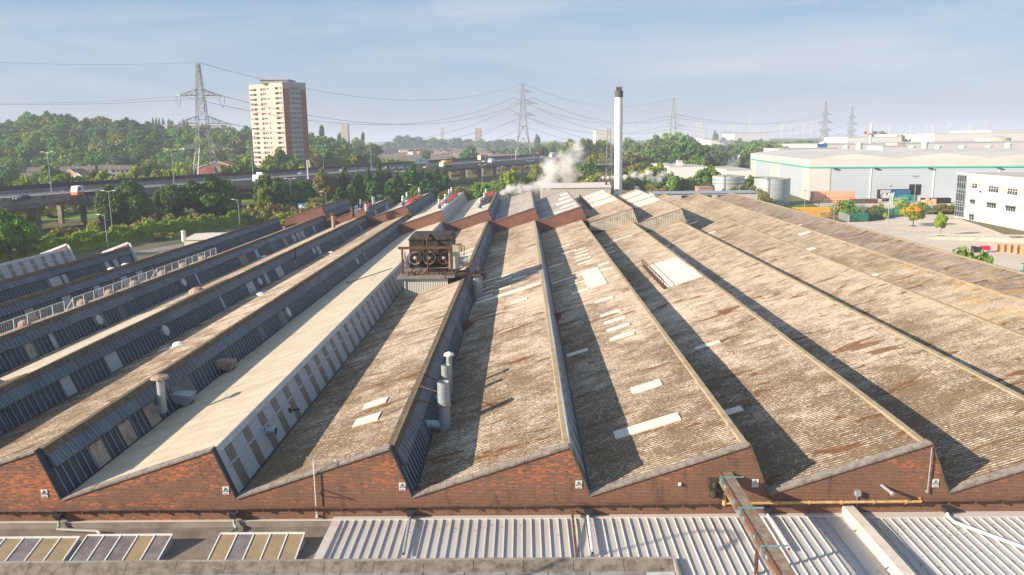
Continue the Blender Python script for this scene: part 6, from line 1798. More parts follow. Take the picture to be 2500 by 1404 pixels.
# ---- mid distance yard behind the chimney
def lowb(name, x0, x1, ytop, Y, d, mat, label, roofm=None, cat='building', zt=None):
    a, b = D(x0, ytop, Y), D(x1, ytop, Y); z = zt or a.z
    e = empty(name, ((a.x + b.x) / 2, Y, 0), label, cat)
    MB().box(a.x, b.x, Y, Y + d, 0, z - .3).build('wall', mat, e)
    MB().box(a.x - .2, b.x + .2, Y - .2, Y + d + .2, z - .3, z).build('roof', roofm or M['whr'], e)
    return e
lowb('white_unit', 1634, 1718, 406, 400, 55, M['white'], 'white flat roofed trade unit behind the orange yard machines')
e = lowb('white_unit', 1716, 1775, 412, 410, 30, M['whitesheet'], 'grey fronted end of the trade unit with a dark doorway')
q = D(1752, 425, 409.9); MB().box(q.x, q.x + 5, 409.85, 409.98, 0, q.z + 3.5).build('doorway', M['dark'], e)
e = lowb('white_unit', 1774, 1836, 414, 380, 45, M['white'], 'white low unit with dark strip windows left of the warehouse')
for px in (1796, 1818): q = D(px, 421, 379.9); MB().box(q.x, q.x + 3, 379.85, 379.98, 1, 4.2).build('window', M['glz'], e)
lowb('roof_unit', 1655, 1667, 392, 402, 4, M['whitesheet'], 'small pale box unit standing on the white trade unit', cat='roof unit')
container(1695, 472, 6.5, M['orange'], 'orange container beside the small brick hut', 2.8)
lowb('brick_hut', 1708, 1741, 457, 300, 8, M['hbrick'], 'small flat roofed red brick hut left of the old tank', M['conc'], 'hut')
q = D(1714, 466, 299.9); 
MB().box(q.x, q.x + 1.2, 299.85, 299.95, 0, 2.2).build('door', M['white'], bpy.data.objects['brick_hut'])
for i, (px, py, c_, l) in enumerate([(1520, 464, 'yellow', 'yellow steel frames stacked right of the chimney base'), (1532, 461, 'yellow', 'second heap of yellow frames right of the chimney'), (1675, 454, 'orange', 'orange scissor lift frame in the yard by the trees'), (1690, 452, 'blue', 'blue machine frame beside the orange lift'), (1702, 453, 'white', 'white machine at the end of the yard row')]):
    p = G(px, py, 0); m_ = MB(); rs = random.Random(i + 40)
    for j in range(16):
        a = Vector((p.x + rs.uniform(-1.8, 1.8), p.y + rs.uniform(0, 3), rs.uniform(0, 3.2))); ax = rs.choice((Vector((2, 0, 0)), Vector((0, 2, 0)), Vector((0, 0, 1.4))))
        m_.bar(a, a + ax, .28)
    tag(m_.build('machine_frame', M[c_]), l, 'machinery', 'yard machinery')
for px, py, l in [(1587, 467, 'white concrete barrier on the left of the dark yard'), (1660, 458, 'white barrier below the blue hoarding, left'), (1678, 457, 'white barrier below the orange lift')]:
    yard_box('road_barrier', px, py, 4.6, .6, .9, M['white'], l, 'barrier', 'white barriers in the yard')
yard_box('blue_hoarding', 1655, 452, 11, .3, 1.0, M['blue'], 'long low blue hoarding in front of the green trees', 'hoarding')
# gate pillar sign, totem etc
p = G(1806, 402, 0); hgt = D(1806, 378, p.y).z
e = empty('totem_sign', p, 'white upright totem sign with red and blue patch beside the dual carriageway', 'sign')
MB().box(p.x - 1.8, p.x + 1.8, p.y, p.y + .5, hgt * .25, hgt).build('panel', M['white'], e); MB().box(p.x - 1.1, p.x + 1.1, p.y - .04, p.y - .01, hgt * .55, hgt * .66).build('red_patch', M['red'], e); MB().box(p.x - 1.1, p.x + 1.1, p.y - .04, p.y - .01, hgt * .45, hgt * .54).build('blue_patch', M['blue'], e); MB().box(p.x - .4, p.x + .4, p.y, p.y + .5, 0, hgt * .25).build('post', M['steel'], e)
p = G(735, 535, 0); z_ = D(735, 508, 250).z
p = D(736, 508, 250)
e = empty('blue_sign', (p.x, 250, 0), 'blue road sign panel beyond the brick gable of the rear hall', 'sign')
MB().box(p.x - 1.1, p.x + 1.1, 250, 250.1, p.z - 1.5, p.z + 1.5).build('panel', plain('sign_blue', (.04, .18, .62), .5), e)
MB().box(p.x - .8, p.x + .2, 249.95, 249.99, p.z - .1, p.z + 1.0).box(p.x + .4, p.x + .9, 249.95, 249.99, p.z - 1.2, p.z + .5).box(p.x - .8, p.x + .1, 249.95, 249.99, p.z - 1.1, p.z - .8).build('arrow_marks', M['white'], e)
MB().tube((p.x - .8, 250.2, 0), (p.x - .8, 250.2, p.z), .08).tube((p.x + .8, 250.2, 0), (p.x + .8, 250.2, p.z), .08).build('post', M['galv'], e)

# ---- distant industrial buildings on the right
def farb(x0, x1, ytop, Y, d, col_, label, name='distant_factory', cat='factory'):
    return lowb(name, x0, x1, ytop, Y, d, col_, label, M['whr'], cat)
farb(1995, 2620, 353, 560, 120, M['whitesheet'], 'long white factory roof directly behind the green striped warehouse')
farb(1904, 2045, 363, 450, 30, M['white'], 'low white building behind the left end of the warehouse roof')
farb(2155, 2212, 356, 452, 20, M['whitesheet'], 'pale roof plant box behind the warehouse roof')
farb(2191, 2213, 349, 455, 14, M['tgrey'], 'grey cube shaped plant room behind the warehouse roof', 'plant_room', 'plant room')
farb(2070, 2202, 335, 760, 60, M['white'], 'white box building left of the tall sign tower background')
farb(2282, 2640, 326, 850, 160, M['white'], 'long white windowless building on the far right horizon')
farb(2420, 2640, 318, 1250, 120, M['whitesheet'], 'faint pale hangar roof on the far right')
farb(1793, 1880, 327, 1500, 90, M['whitesheet'], 'flat pale arena roof in the haze below the skyline')
farb(1736, 1792, 342, 900, 60, M['white'], 'white shed roof beside the distant dual carriageway')
farb(1715, 1735, 337, 980, 60, M['yellow'] if 0 else M['whitesheet'], 'small pale shed left of the white shed by the dual carriageway')
farb(1455, 1503, 318, 1900, 80, M['render'], 'pale building on the wooded horizon left of the chimney')
tc_ = D(2424, 340, 640); r = 37 / FPX * 640; h = D(2424, 337, 640).z; hp = D(2424, 329, 640).z
e = empty('domed_tank', (tc_.x, 640, 0), 'tan cylindrical tank with a shallow cone roof at far right', 'tank')
MB().tube((tc_.x, 640, 0), (tc_.x, 640, h), r, n=36).build('shell', plain('tan_tank_shell', (.66, .55, .42), .7, 0, .4, .12, (.50, .42, .34)), e); MB().lathe((tc_.x, 640, h), [(r, 0), (.3, hp - h)], 36).build('roof', M['whr'], e)
vl_ = ['2009', '2065', '2098', '2227', '2258', '2290', '2350', '2414', '2462']
wd_ = ['first', 'second', 'third', 'fourth', 'fifth', 'sixth', 'seventh', 'eighth', 'last']
for i, px in enumerate([2009, 2066, 2098, 2227, 2258, 2290, 2350, 2414, 2462]):
    Yv = 520; py = [349, 357, 350, 358, 348, 358, 358, 357, 352][i]
    c = D(px, py, Yv)
    e = empty('roof_ventilator', (c.x, Yv, c.z - 3), 'white drum ventilator with a stub mast, %s from the left behind the warehouse' % wd_[i], 'ventilator', 'drum ventilators')
    MB().tube((c.x, Yv, c.z - 4.5), (c.x, Yv, c.z), 1.9, n=14).lathe((c.x, Yv, c.z), [(2.3, -.2), (2.3, .2), (.3, 1.0)], 14).build('drum', M['white'], e)
    MB().tube((c.x, Yv, c.z + .5), (c.x, Yv, c.z + 2.6), .22, n=6).build('mast', M['steel'], e)
tt = D(2127, 303, 600); 
e = empty('sign_tower', (tt.x, 600, 0), 'tall white sign tower with red and blue ring on the right skyline', 'sign tower')
z1 = D(2127, 321, 600).z; z2 = D(2127, 327, 600).z
MB().tube((tt.x, 600, 0), (tt.x, 600, z2), 1.0, n=12).tube((tt.x + .2, 600, z1), (tt.x + .2, 600, tt.z), 1.0, n=12).tube((tt.x, 600, tt.z), (tt.x, 600, tt.z + 3), .1, n=6).build('shaft', M['white'], e)
MB().box(tt.x - 4.4, tt.x + 1.5, 598.4, 601.6, z2, z1).build('red_board', M['red'], e); MB().box(tt.x + 1.6, tt.x + 4.4, 598.8, 601.2, z2 + .3, z1).build('blue_board', M['blue'], e); MB().box(tt.x - 3.4, tt.x + .6, 598.3, 598.39, z2 + .4, z1 - .4).build('white_panel', M['white'], e)
q = D(2008, 356, 515); tag(MB().box(q.x - 3, q.x + 3, 515, 515.4, q.z - 1.2, q.z + 1.2).box(q.x - .2, q.x + .2, 515.1, 515.3, 0, q.z - 1.2).build('blue_board', M['blue']), 'long blue board in front of the white factory', 'sign')
lorry(1774, 381, 0, 'white and blue lorry coming down the dual carriageway', 7, 2.9, 'white', 'blue', zz=.02, rot=1.1)
for px, py, nm, l in [(1786, 396, 'silver', 'nearest car on the dual carriageway'), (1797, 388, 'black', 'dark car on the dual carriageway'), (1804, 376, 'white', 'farthest pale car on the dual carriageway'), (1779, 402, 'red', 'red car at the near end of the dual carriageway')]:
    o = copy_tree(protos[nm]); o.location = G(px, py, .02); o.rotation_euler = (0, 0, 1.15); o['label'] = l; o['group'] = 'cars on the dual carriageway'
ga, gb_ = D(1632, 341, 800), D(1706, 339, 800)
e = empty('motorway_gantry', (ga.x, 800, 0), 'pale green overhead gantry with a black screen above the wooded mound', 'gantry')
m_ = MB()
for q in (0, 1.6): m_.bar((ga.x, 800, ga.z - q), (gb_.x, 800, ga.z - q), .3)
for i in range(14):
    x = ga.x + (gb_.x - ga.x) * i / 13; m_.bar((x, 800, ga.z - 1.6 * (i % 2)), (x + (gb_.x - ga.x) / 13, 800, ga.z - 1.6 * ((i + 1) % 2)), .18)
for x in (ga.x, gb_.x): m_.bar((x, 800, 0), (x, 800, ga.z), .5)
m_.build('truss', M['greenpatina'], e)
q = D(1645, 334, 800); MB().box(q.x - 2, q.x + 2, 799, 799.5, q.z - 1.3, q.z + 1.3).build('message_screen', M['dark'], e)
q = D(1700, 333, 800); MB().box(q.x - 2, q.x + 2, 799, 799.5, q.z - 1.6, q.z + 1.6).build('sign_board', M['whitesheet'], e)
# skyline
M['sky1'] = plain('far_concrete_tower', (.52, .47, .44), .9)
M['sky2'] = plain('far_brown_tower', (.40, .28, .25), .9)
rs = random.Random(31)
sk = [(1544, 302, 5), (1579, 309, 5), (1598, 304, 5), (1693, 308, 13), (1705, 298, 8), (1714, 299, 7), (1740, 306, 8), (1790, 306, 16), (1775, 315, 14), (1833, 288, 4), (1843, 308, 10), (1873, 309, 8), (1898, 307, 8), (1801, 311, 12), (1815, 309, 10), (1908, 308, 6), (1921, 302, 17), (1934, 307, 6), (1954, 307, 10), (1969, 304, 10), (1989, 305, 10),
      (2091, 310, 9), (2140, 306, 14), (2165, 305, 14), (2180, 306, 12), (2232, 306, 10), (2272, 307, 12), (2288, 304, 15), (2301, 304, 9), (2325, 301, 10), (2381, 304, 18), (2418, 292, 12), (1630, 312, 6), (1655, 313, 9), (1725, 314, 10), (1760, 312, 7), (1857, 313, 9), (2014, 309, 8), (2115, 312, 8), (2205, 311, 9)]
for i, (px, py, wq) in enumerate(sk):
    Y = rs.uniform(6500, 8500); t = D(px, py, Y); hw = wq / 2 / FPX * Y
    m_ = MB().box(t.x - hw, t.x + hw, Y, Y + hw * 1.6, 0, t.z)
    if i % 3: m_.box(t.x - hw * .4, t.x + hw * .5, Y + 1, Y + hw, t.z, t.z + 3)
    if px == 1833: m_.tube((t.x, Y + 4, t.z), (t.x, Y + 4, t.z + 14), 1.2)
    lb = 'pale hazy high rise block on the city skyline' if px != 1833 else 'slim hazy communications tower, tallest on the city skyline'
    if px == 2418: lb = 'tallest brown hazy high rise at the right end of the skyline'
    tag(m_.build('skyline_tower', M['sky2'] if px in (2418, 1167) else M['sky1']), lb, 'high rise', 'hazy towers on the city skyline' if lb.startswith('pale') else None)
for px, py, pb, w_, Y, mt, l in [(840, 303, 326, 17, 1300, 'sky1', 'distant cream tower block right of the near tower block'), (1079, 310, 322, 7, 2000, 'sky1', 'small far white tower left of the second pylon'), (1167, 313, 325, 15, 1900, 'sky2', 'squat red brown block left of the second pylon')]:
    t = D(px, py, Y); hw = w_ / 2 / FPX * Y; e = empty('distant_tower_block', (t.x, Y, 0), l, 'tower block')
    MB().box(t.x - hw, t.x + hw, Y, Y + hw * 2, 0, t.z).build('wall', M[mt], e)
    m_ = MB()
    for f_ in range(8): m_.box(t.x - hw * .9, t.x + hw * .9, Y - .3, Y - .05, t.z - 4 - f_ * 3.2, t.z - 3 - f_ * 3.2)
    m_.build('window_bands', M['tgrey'], e)

# ================================================================ TERRAIN
def sstep(t): t = max(0, min(1, t)); return t * t * (3 - 2 * t)
def hill(x, y):
    ax = np.interp(x / max(y, 1) * 600, [-520, -400, -300, -215, -150, -90, -20], [20, 31, 25, 15, 10, 6, 0])
    return float(ax * sstep((y - 500) / 190) * (1 - .7 * sstep((y - 900) / 900)))
m_ = MB()
m_.poly([(-14000, -400, 0), (14000, -400, 0), (14000, 500, 0), (-14000, 500, 0)]); m_.poly([(200, 500, 0), (14000, 500, 0), (14000, 26000, 0), (200, 26000, 0)])
m_.poly([(-14000, 3000, 0), (200, 3000, 0), (200, 26000, 0), (-14000, 26000, 0)]); m_.poly([(-14000, 500, 0), (-2800, 500, 0), (-2800, 3000, 0), (-14000, 3000, 0)])
xs_ = np.linspace(-2800, 200, 76); ys_ = np.concatenate([np.linspace(500, 900, 24), np.linspace(950, 3000, 20)])
for i in range(len(xs_) - 1):
    for j in range(len(ys_) - 1):
        q = [(xs_[i], ys_[j]), (xs_[i + 1], ys_[j]), (xs_[i + 1], ys_[j + 1]), (xs_[i], ys_[j + 1])]
        m_.poly([(a, b, hill(a, b) if 0 < (a + 2800) < 3000 and b < 3000 else 0) for a, b in q])
tag(m_.build('ground', M['ground'], smooth=False), kind='structure')
def sheet(name, P, z, mat):
    return tag(MB().poly([(p.x, p.y, z) for p in P]).build(name, mat), kind='structure')
sheet('car_park', [G(1990, 545, 0), G(2130, 541, 0), G(2180, 531, 0), G(2235, 524, 0), G(2330, 524, 0), G(2333, 531, 0), G(2420, 560, 0), G(2620, 640, 0), G(2700, 1300, 0), G(2200, 1100, 0)], .008, M['carpark'])
sheet('warehouse_yard', [G(1985, 511, 0), G(2110, 505, 0), G(2335, 520, 0), C0 + u * 90, C0], .006, M['carpark'])
sheet('lawn', [G(1860, 516, 0), G(2000, 506, 0), G(1975, 493, 0), G(1890, 494, 0)], .012, M['grass'])
sheet('service_yard', [G(1500, 480, 0), G(1640, 478, 0), G(1850, 478, 0), G(1700, 452, 0), G(1560, 440, 0), G(1510, 446, 0)], .008, M['asphalt'])
sheet('forecourt_road', [G(1500, 520, 0), G(1900, 520, 0), G(1850, 477, 0), G(1500, 479, 0)], .004, M['asphalt'])
sheet('dual_carriageway', [G(1738, 412, 0), G(1790, 405, 0), G(1822, 377, 0), G(1838, 366, 0), G(1815, 364, 0), G(1770, 380, 0)], .01, M['asphalt'])
sheet('verge', [G(1790, 404, 0), G(1860, 402, 0), G(1850, 385, 0), G(1822, 386, 0)], .012, M['grass'])
sheet('grass_field', [G(-150, 560, 0), G(400, 520, 0), G(700, 480, 0), G(700, 465, 0), G(300, 490, 0), G(-150, 520, 0)], .006, M['grass'])
# railway and service road follow the viaduct
def offset_line(d0, i0=0, i1=60):
    out = []
    for i in range(i0, i1):
        t = (NP[min(i + 1, 89)] - NP[max(i - 1, 0)]).normalized(); n = Vector((-t.y, t.x, 0)); p = NP[i] + n * d0; out.append(Vector((p.x, p.y, 0)))
    return out
def band(name, d0, d1, z, mat, i1=60):
    a, b = offset_line(d0, 0, i1), offset_line(d1, 0, i1); m_ = MB()
    for i in range(len(a) - 1): m_.poly([(a[i].x, a[i].y, z), (a[i + 1].x, a[i + 1].y, z), (b[i + 1].x, b[i + 1].y, z), (b[i].x, b[i].y, z)])
    return tag(m_.build(name, mat), kind='structure')
band('railway_bed', -30, -17, .10, M['ballast'])
for i, d_ in enumerate((-27.6, -26.1, -22.6, -21.1)):
    a = offset_line(d_); m_ = MB()
    for p, q in zip(a, a[1:]): m_.bar(p + Vector((0, 0, .2)), q + Vector((0, 0, .2)), .08, .16)
    tag(m_.build('rail', M['rust']), 'rusty steel rail of the track pair below the viaduct, number %s from the factory side' % ['one', 'two', 'three', 'four'][i], 'rail', 'railway rails')
band('service_road', -60, -55, .012, M['asphalt'], 40)
a = offset_line(-12, 0, 34); fence([(p.x, p.y, 0) for p in a], 2.2, plain('blue_grey_palisade', (.20, .24, .27), .5, .3), 'blue grey palisade fence under the near edge of the viaduct', .5, .16)
a = offset_line(-52.5, 2, 26); fence([(p.x, p.y, 0) for p in a], 1.1, M['fgreen'], 'low green railing along the service road behind the short bays', 2.0, .08)

# ================================================================ FOLIAGE
def unit_crown(shape, seed, n_clump, n_leaf, leaf):
    r = np.random.RandomState(seed)
    if shape == 'conifer':
        z = 1 - np.sqrt(r.rand(n_clump)); z = z * 2 - 1
        ang = r.rand(n_clump) * 2 * np.pi; rad = (1 - (z + 1) / 2) ** .8 * (.55 + .4 * r.rand(n_clump))
        C = np.stack([rad * np.cos(ang), rad * np.sin(ang), z], 1); R = .10 + .24 * (1 - (z + 1) / 2)
    elif shape == 'poplar':
        z = r.rand(n_clump) * 2 - 1; ang = r.rand(n_clump) * 2 * np.pi; rad = np.sqrt(np.clip(1 - z ** 2, .03, 1)) * .7 * r.rand(n_clump) ** .5
        C = np.stack([rad * np.cos(ang), rad * np.sin(ang), z * .9], 1); R = .2 + .15 * r.rand(n_clump)
    else:
        d = r.randn(n_clump, 3); d /= np.linalg.norm(d, axis=1)[:, None]
        if shape == 'bush': d[:, 2] = np.abs(d[:, 2]) * 1.0
        rr = .30 + .52 * r.rand(n_clump)
        C = d * rr[:, None]; 
        if shape == 'bush': C[:, 2] -= .45
        else: C[:, 2] *= .9; C[:, 2] += .05
        C[:, :2] *= 1.05
        R = .15 + .34 * r.rand(n_clump) ** 1.6
    ci = r.choice(n_clump, n_leaf, p=R ** 2 / (R ** 2).sum())
    d = r.randn(n_leaf, 3); d /= np.linalg.norm(d, axis=1)[:, None]
    d[:, 2] = d[:, 2] * .85 + .12
    P = C[ci] + d * (R[ci] * (.72 + .42 * r.rand(n_leaf)))[:, None]
    if shape == 'conifer': P[:, :2] *= 1.0
    nrm = d + .75 * r.randn(n_leaf, 3); nrm /= np.linalg.norm(nrm, axis=1)[:, None]
    a = np.cross(nrm, r.randn(n_leaf, 3)); a /= np.linalg.norm(a, axis=1)[:, None]; b = np.cross(nrm, a)
    s = leaf * (.6 + .8 * r.rand(n_leaf))[:, None]
    a *= s; b *= s * .65
    V = np.stack([P - a - b * .3, P + b, P + a + b * .2, P - b], 1).reshape(-1, 3)
    F = [tuple(range(i * 4, i * 4 + 4)) for i in range(n_leaf)]
    # dense inner twigs/leaf mass so the crown does not read as glass
    k = len(V); vs = [V]; 
    for c, rr in zip(C, R):
        n, mlev = 7, 4; ring = []
        for q in range(mlev + 1):
            for i in range(n):
                th = 2 * np.pi * i / n; ph = np.pi * q / mlev; jr = rr * .72 * (.8 + .35 * r.rand())
                ring.append([c[0] + jr * np.sin(ph) * np.cos(th), c[1] + jr * np.sin(ph) * np.sin(th), c[2] + jr * np.cos(ph) * .95])
        for q in range(mlev):
            for i in range(n):
                j = (i + 1) % n; F.append((k + q * n + i, k + (q + 1) * n + i, k + (q + 1) * n + j, k + q * n + j))
        vs.append(np.array(ring)); k += len(ring)
    V = np.concatenate(vs)
    lo, hi = V[:, 2].min(), V[:, 2].max(); V[:, 2] = (V[:, 2] - lo) / (hi - lo)      # 0..1
    m = np.percentile(np.abs(V[:, :2]), 98); V[:, :2] /= m
    return V, F
CR = {}
def crown_mesh(shape, var, kind, lod):
    key = (shape, var, kind, lod)
    if key not in CR:
        base = (shape, var, None, lod)
        if base not in CR:
            nl, lf, nc = {2: (6500, .075, 34), 1: (2600, .11, 24), 0: (700, .19, 14)}[lod]
            if shape == 'bush': nl = int(nl * .6)
            V, F = unit_crown(shape, var * 11 + len(shape), nc if shape != 'conifer' else nc * 3, nl, lf)
            me = bpy.data.meshes.new('crown'); me.from_pydata(V.tolist(), [], F); me.update(); CR[base] = me
        me = CR[base].copy(); me.materials.append(M[kind]); CR[key] = me
    return CR[key]
TR = {}
def trunk_mesh(v=0):
    if v not in TR:
        m_ = MB().tube((0, 0, 0), (0, 0, .45), .05, .035, n=8, caps=False).tube((0, 0, .45), (.02, 0, .8), .035, .012, n=6, caps=False)
        rs = random.Random(v)
        for i in range(6):
            a = 2 * PI * i / 6; z = .3 + .07 * i; m_.tube((0, 0, z), (math.cos(a) * .3, math.sin(a) * .3, z + .22), .02, .006, n=5, caps=False)
        o = m_.build('trunk', M['bark']); TR[v] = o.data; bpy.data.objects.remove(o)
    return TR[v]
rt = random.Random(77)
def tree(x, y, ztop, wd_, kind='leafm', shape='round', label='', cat='tree', group=None, lod=1, zg=None, base=.12, name=None, var=None):
    zg = hill(x, y) if zg is None else zg
    h = max(1.5, ztop - zg)
    nm = name or {'bush': 'bush', 'conifer': 'conifer_tree', 'poplar': 'poplar_tree'}.get(shape, 'broadleaf_tree')
    e = empty(nm, (x, y, zg), label, cat, group)
    v = rt.randrange(3) if var is None else var
    b0 = 0 if shape == 'bush' else base
    c = bpy.data.objects.new('crown', crown_mesh(shape, v, kind, lod)); COL.objects.link(c); c.parent = e
    c.location = (0, 0, h * b0); c.scale = (wd_ / 2, wd_ / 2 * rt.uniform(.85, 1.1), h * (1 - b0)); c.rotation_euler = (0, 0, rt.uniform(0, 6.28))
    if shape != 'bush':
        t = bpy.data.objects.new('trunk', trunk_mesh()); COL.objects.link(t); t.parent = e; t.scale = (max(wd_ * .5, h * .3), max(wd_ * .5, h * .3), h)
    return e
def T(px, ptop, Y, wpx, kind, label, shape='round', **k):
    p = D(px, ptop, Y)
    return tree(p.x, Y, p.z, wpx / FPX * Y, kind, shape, label, **k)
# in front of the viaduct
for a in [(10, 505, 168, 118, 'leafm', 'large green tree at the left border in front of the viaduct', 'round', 2), (270, 447, 224, 80, 'leafd', 'left half of the big dark tree pair hiding the viaduct', 'round', 2), (318, 436, 226, 84, 'leafd', 'taller right half of the big dark tree pair hiding the viaduct', 'round', 2),
          (402, 446, 238, 78, 'leafd', 'smaller olive tree between the big pair and the round tree', 'round', 2), (506, 424, 246, 120, 'leafd', 'broad round dark tree below the big pylon', 'round', 2), (648, 421, 268, 66, 'leafd', 'dark tree in front of the white tractor unit', 'round', 2), (690, 432, 270, 70, 'leafd', 'dark tree right of the white tractor unit', 'round', 2),
          (740, 438, 275, 66, 'leafd', 'dark tree under the tall marker pole', 'round', 2), (789, 408, 292, 62, 'leafo', 'olive brown tree left of the conifers', 'round', 2), (640, 458, 262, 40, 'leafl', 'yellowish sapling at the foot of the dark trees', 'round', 1),
          (1312, 399, 380, 48, 'leafl', 'bright green tree left of the steam cloud', 'round', 2), (1243, 413, 330, 44, 'leafl', 'yellow green tree under the viaduct beside a lamp', 'round', 1), (1160, 443, 290, 40, 'leafm', 'green tree behind the tip of the cream rear roof', 'round', 1), (1185, 445, 300, 34, 'leafm', 'green tree right of the one behind the cream roof tip', 'round', 1),
          (1010, 452, 262, 52, 'leafm', 'bright bush like tree behind the leftmost extractors', 'round', 1), (948, 478, 250, 30, 'leafm', 'small green tree behind the plain silver flue', 'round', 1), (1090, 462, 270, 60, 'leafo', 'olive shrub tree right of the red duct covers', 'round', 1), (1125, 455, 280, 44, 'leafo', 'olive tree between two red roofed ridges', 'round', 1), (1280, 430, 350, 50, 'leafd', 'dark tree behind the first puffs of steam', 'round', 1), (1215, 438, 330, 44, 'leafm', 'green tree left of the yellow green tree', 'round', 1)]:
    T(a[0], a[1], a[2], a[3], a[4], a[5], a[6], lod=a[7])
cn = [(840, 400, 296, 44), (872, 407, 300, 40), (898, 408, 306, 40), (925, 393, 310, 40), (946, 402, 314, 42), (968, 404, 318, 40), (987, 396, 322, 40), (1006, 393, 330, 38), (1028, 397, 334, 42), (1048, 402, 338, 40), (1063, 396, 342, 36), (1082, 404, 350, 38), (828, 455, 285, 40), (858, 440, 288, 44), (1000, 420, 305, 60), (960, 425, 300, 60), (910, 430, 292, 60), (1040, 425, 315, 60), (1070, 440, 320, 50)]
for i, (x, y, Y, w_) in enumerate(cn):
    T(x, y, Y, w_, 'leafc', 'dark green conifer in the dense screen between factory and motorway', 'conifer', lod=2 if i < 13 else 1, group='conifer screen below the motorway', base=.02)
# shrubs before the hedge
for i, (x, y, Y, w_, k_, l) in enumerate([(85, 578, 186, 60, 'leafo', 'dull olive bush nearest the left border tree'), (160, 552, 196, 90, 'leafo', 'wide purplish olive bush left of the bright sapling'), (228, 536, 200, 50, 'leafl', 'bright green sapling by the two lamp columns'), (300, 545, 205, 40, 'leafo', 'small russet bush right of the lamp columns'),
                                      (360, 530, 214, 80, 'leafo', 'olive bush below the smaller olive tree'), (408, 520, 222, 50, 'leafo', 'lighter olive bush beside the railway'), (472, 517, 226, 66, 'leafo', 'round olive bush below the broad dark tree'), (622, 500, 240, 50, 'leafo', 'olive bush left of the twin lamp near the brick gable'),
                                      (668, 493, 245, 56, 'leafo', 'larger olive bush behind the twin lamp near the brick gable'), (720, 503, 246, 50, 'leafo', 'russet bush behind the blue sign'), (775, 480, 255, 70, 'leafo', 'olive bush rising above the brick gable tip'), (815, 490, 258, 50, 'leafm', 'green bush behind the grey sheeted tip'), (700, 515, 238, 70, 'leafl', 'bright green shrub behind the blue sign foot')]):
    T(x, y, Y, w_, k_, l, 'bush', lod=1, cat='bush')
# clipped bright hedge
hm = MB(); rsn = np.random.RandomState(4)
pts_h = [G(x, y, 0) for x, y in [(-160, 662), (0, 641), (130, 622), (260, 600), (400, 578), (520, 560), (640, 545), (760, 530), (860, 518)]]
HP = resample(pts_h, 120); V = []; F = []
k = 0
for i in range(26000):
    t = rsn.rand() * 118; j = int(t); p = HP[j].lerp(HP[j + 1], t - j)
    hh = 3.4 + .7 * math.sin(j * .7) + .5 * math.sin(j * 1.9); w2 = 2.0
    a = rsn.rand() * math.pi; cx_, cz_ = math.cos(a), math.sin(a)
    pp = np.array([p.x, p.y + cx_ * w2, .3 + (hh - .3) * cz_ ** .6 * (.9 + .2 * rsn.rand())]) + rsn.randn(3) * .12
    n = np.array([0, cx_, cz_]) + rsn.randn(3) * .6; n /= np.linalg.norm(n); u1 = np.cross(n, rsn.randn(3)); u1 /= np.linalg.norm(u1); u2 = np.cross(n, u1); s_ = .28 * (.6 + rsn.rand())
    V += [pp - u1 * s_, pp + u2 * s_ * .6, pp + u1 * s_, pp - u2 * s_ * .6]; F.append((k, k + 1, k + 2, k + 3)); k += 4
for i in range(119):
    a, b = HP[i], HP[i + 1]
    q0 = [(a.x, a.y - 1.8, 0), (a.x, a.y - 1.4, 2.2), (a.x, a.y + 1.4, 2.2), (a.x, a.y + 1.8, 0), (b.x, b.y - 1.8, 0), (b.x, b.y - 1.4, 2.2), (b.x, b.y + 1.4, 2.2), (b.x, b.y + 1.8, 0)]
    V += [np.array(v_) for v_ in q0]; F += [(k, k + 1, k + 5, k + 4), (k + 1, k + 2, k + 6, k + 5), (k + 2, k + 3, k + 7, k + 6)]; k += 8
me = bpy.data.meshes.new('hedge'); me.from_pydata([tuple(v_) for v_ in V], [], F); me.materials.append(M['leafh'] if 'leafh' in M else M['leafl']); me.update()
o = bpy.data.objects.new('hedge', me); COL.objects.link(o); tag(o, 'long bright green hedge behind the left roofs', 'hedge')
# beyond the viaduct, left belt
bl = [(-20, 418, 300, 70, 'leafm'), (45, 424, 300, 60, 'leafl'), (118, 395, 330, 60, 'leafm'), (150, 418, 318, 76, 'leafm'), (198, 425, 322, 50, 'leafl'), (225, 410, 350, 44, 'leafo'), (250, 412, 335, 60, 'leafl'), (290, 420, 335, 50, 'leafl'), (330, 402, 345, 56, 'leafl'), (352, 396, 360, 60, 'leafm'), (385, 410, 345, 50, 'leafl'), (430, 396, 362, 70, 'leafl'), (462, 404, 352, 50, 'leafl'), (548, 400, 352, 40, 'leafm'), (575, 392, 366, 56, 'leafm'), (600, 380, 380, 44, 'leafl'), (622, 395, 368, 50, 'leafm'),
      (655, 388, 392, 60, 'leafl'), (687, 358, 396, 70, 'leafm'), (712, 382, 392, 60, 'leafm'), (668, 376, 398, 56, 'leafl'), (738, 398, 388, 44, 'leafl'), (770, 376, 420, 56, 'leafo'), (806, 370, 440, 60, 'leafm'), (842, 385, 440, 50, 'leafl'), (880, 374, 470, 50, 'leafo'), (915, 386, 470, 50, 'leafl'), (948, 384, 490, 44, 'leafl'), (975, 387, 500, 44, 'leafl'), (1100, 381, 620, 40, 'leafo'), (20, 408, 420, 46, 'leafd'), (75, 420, 380, 44, 'leafm')]
for i, (x, y, Y, w_, k_) in enumerate(bl):
    T(x, y, Y, w_, k_, {'leafm': 'mid green tree in the belt just beyond the motorway', 'leafl': 'yellow green tree in the belt just beyond the motorway', 'leafo': 'olive tree in the belt just beyond the motorway', 'leafd': 'dark tree in the belt just beyond the motorway'}[k_], lod=1, group='tree belt just beyond the motorway: ' + k_[-1] if 0 else {'leafm': 'mid green trees beyond the motorway', 'leafl': 'yellow green trees beyond the motorway', 'leafo': 'olive trees beyond the motorway', 'leafd': 'dark trees beyond the motorway'}[k_], base=.05)
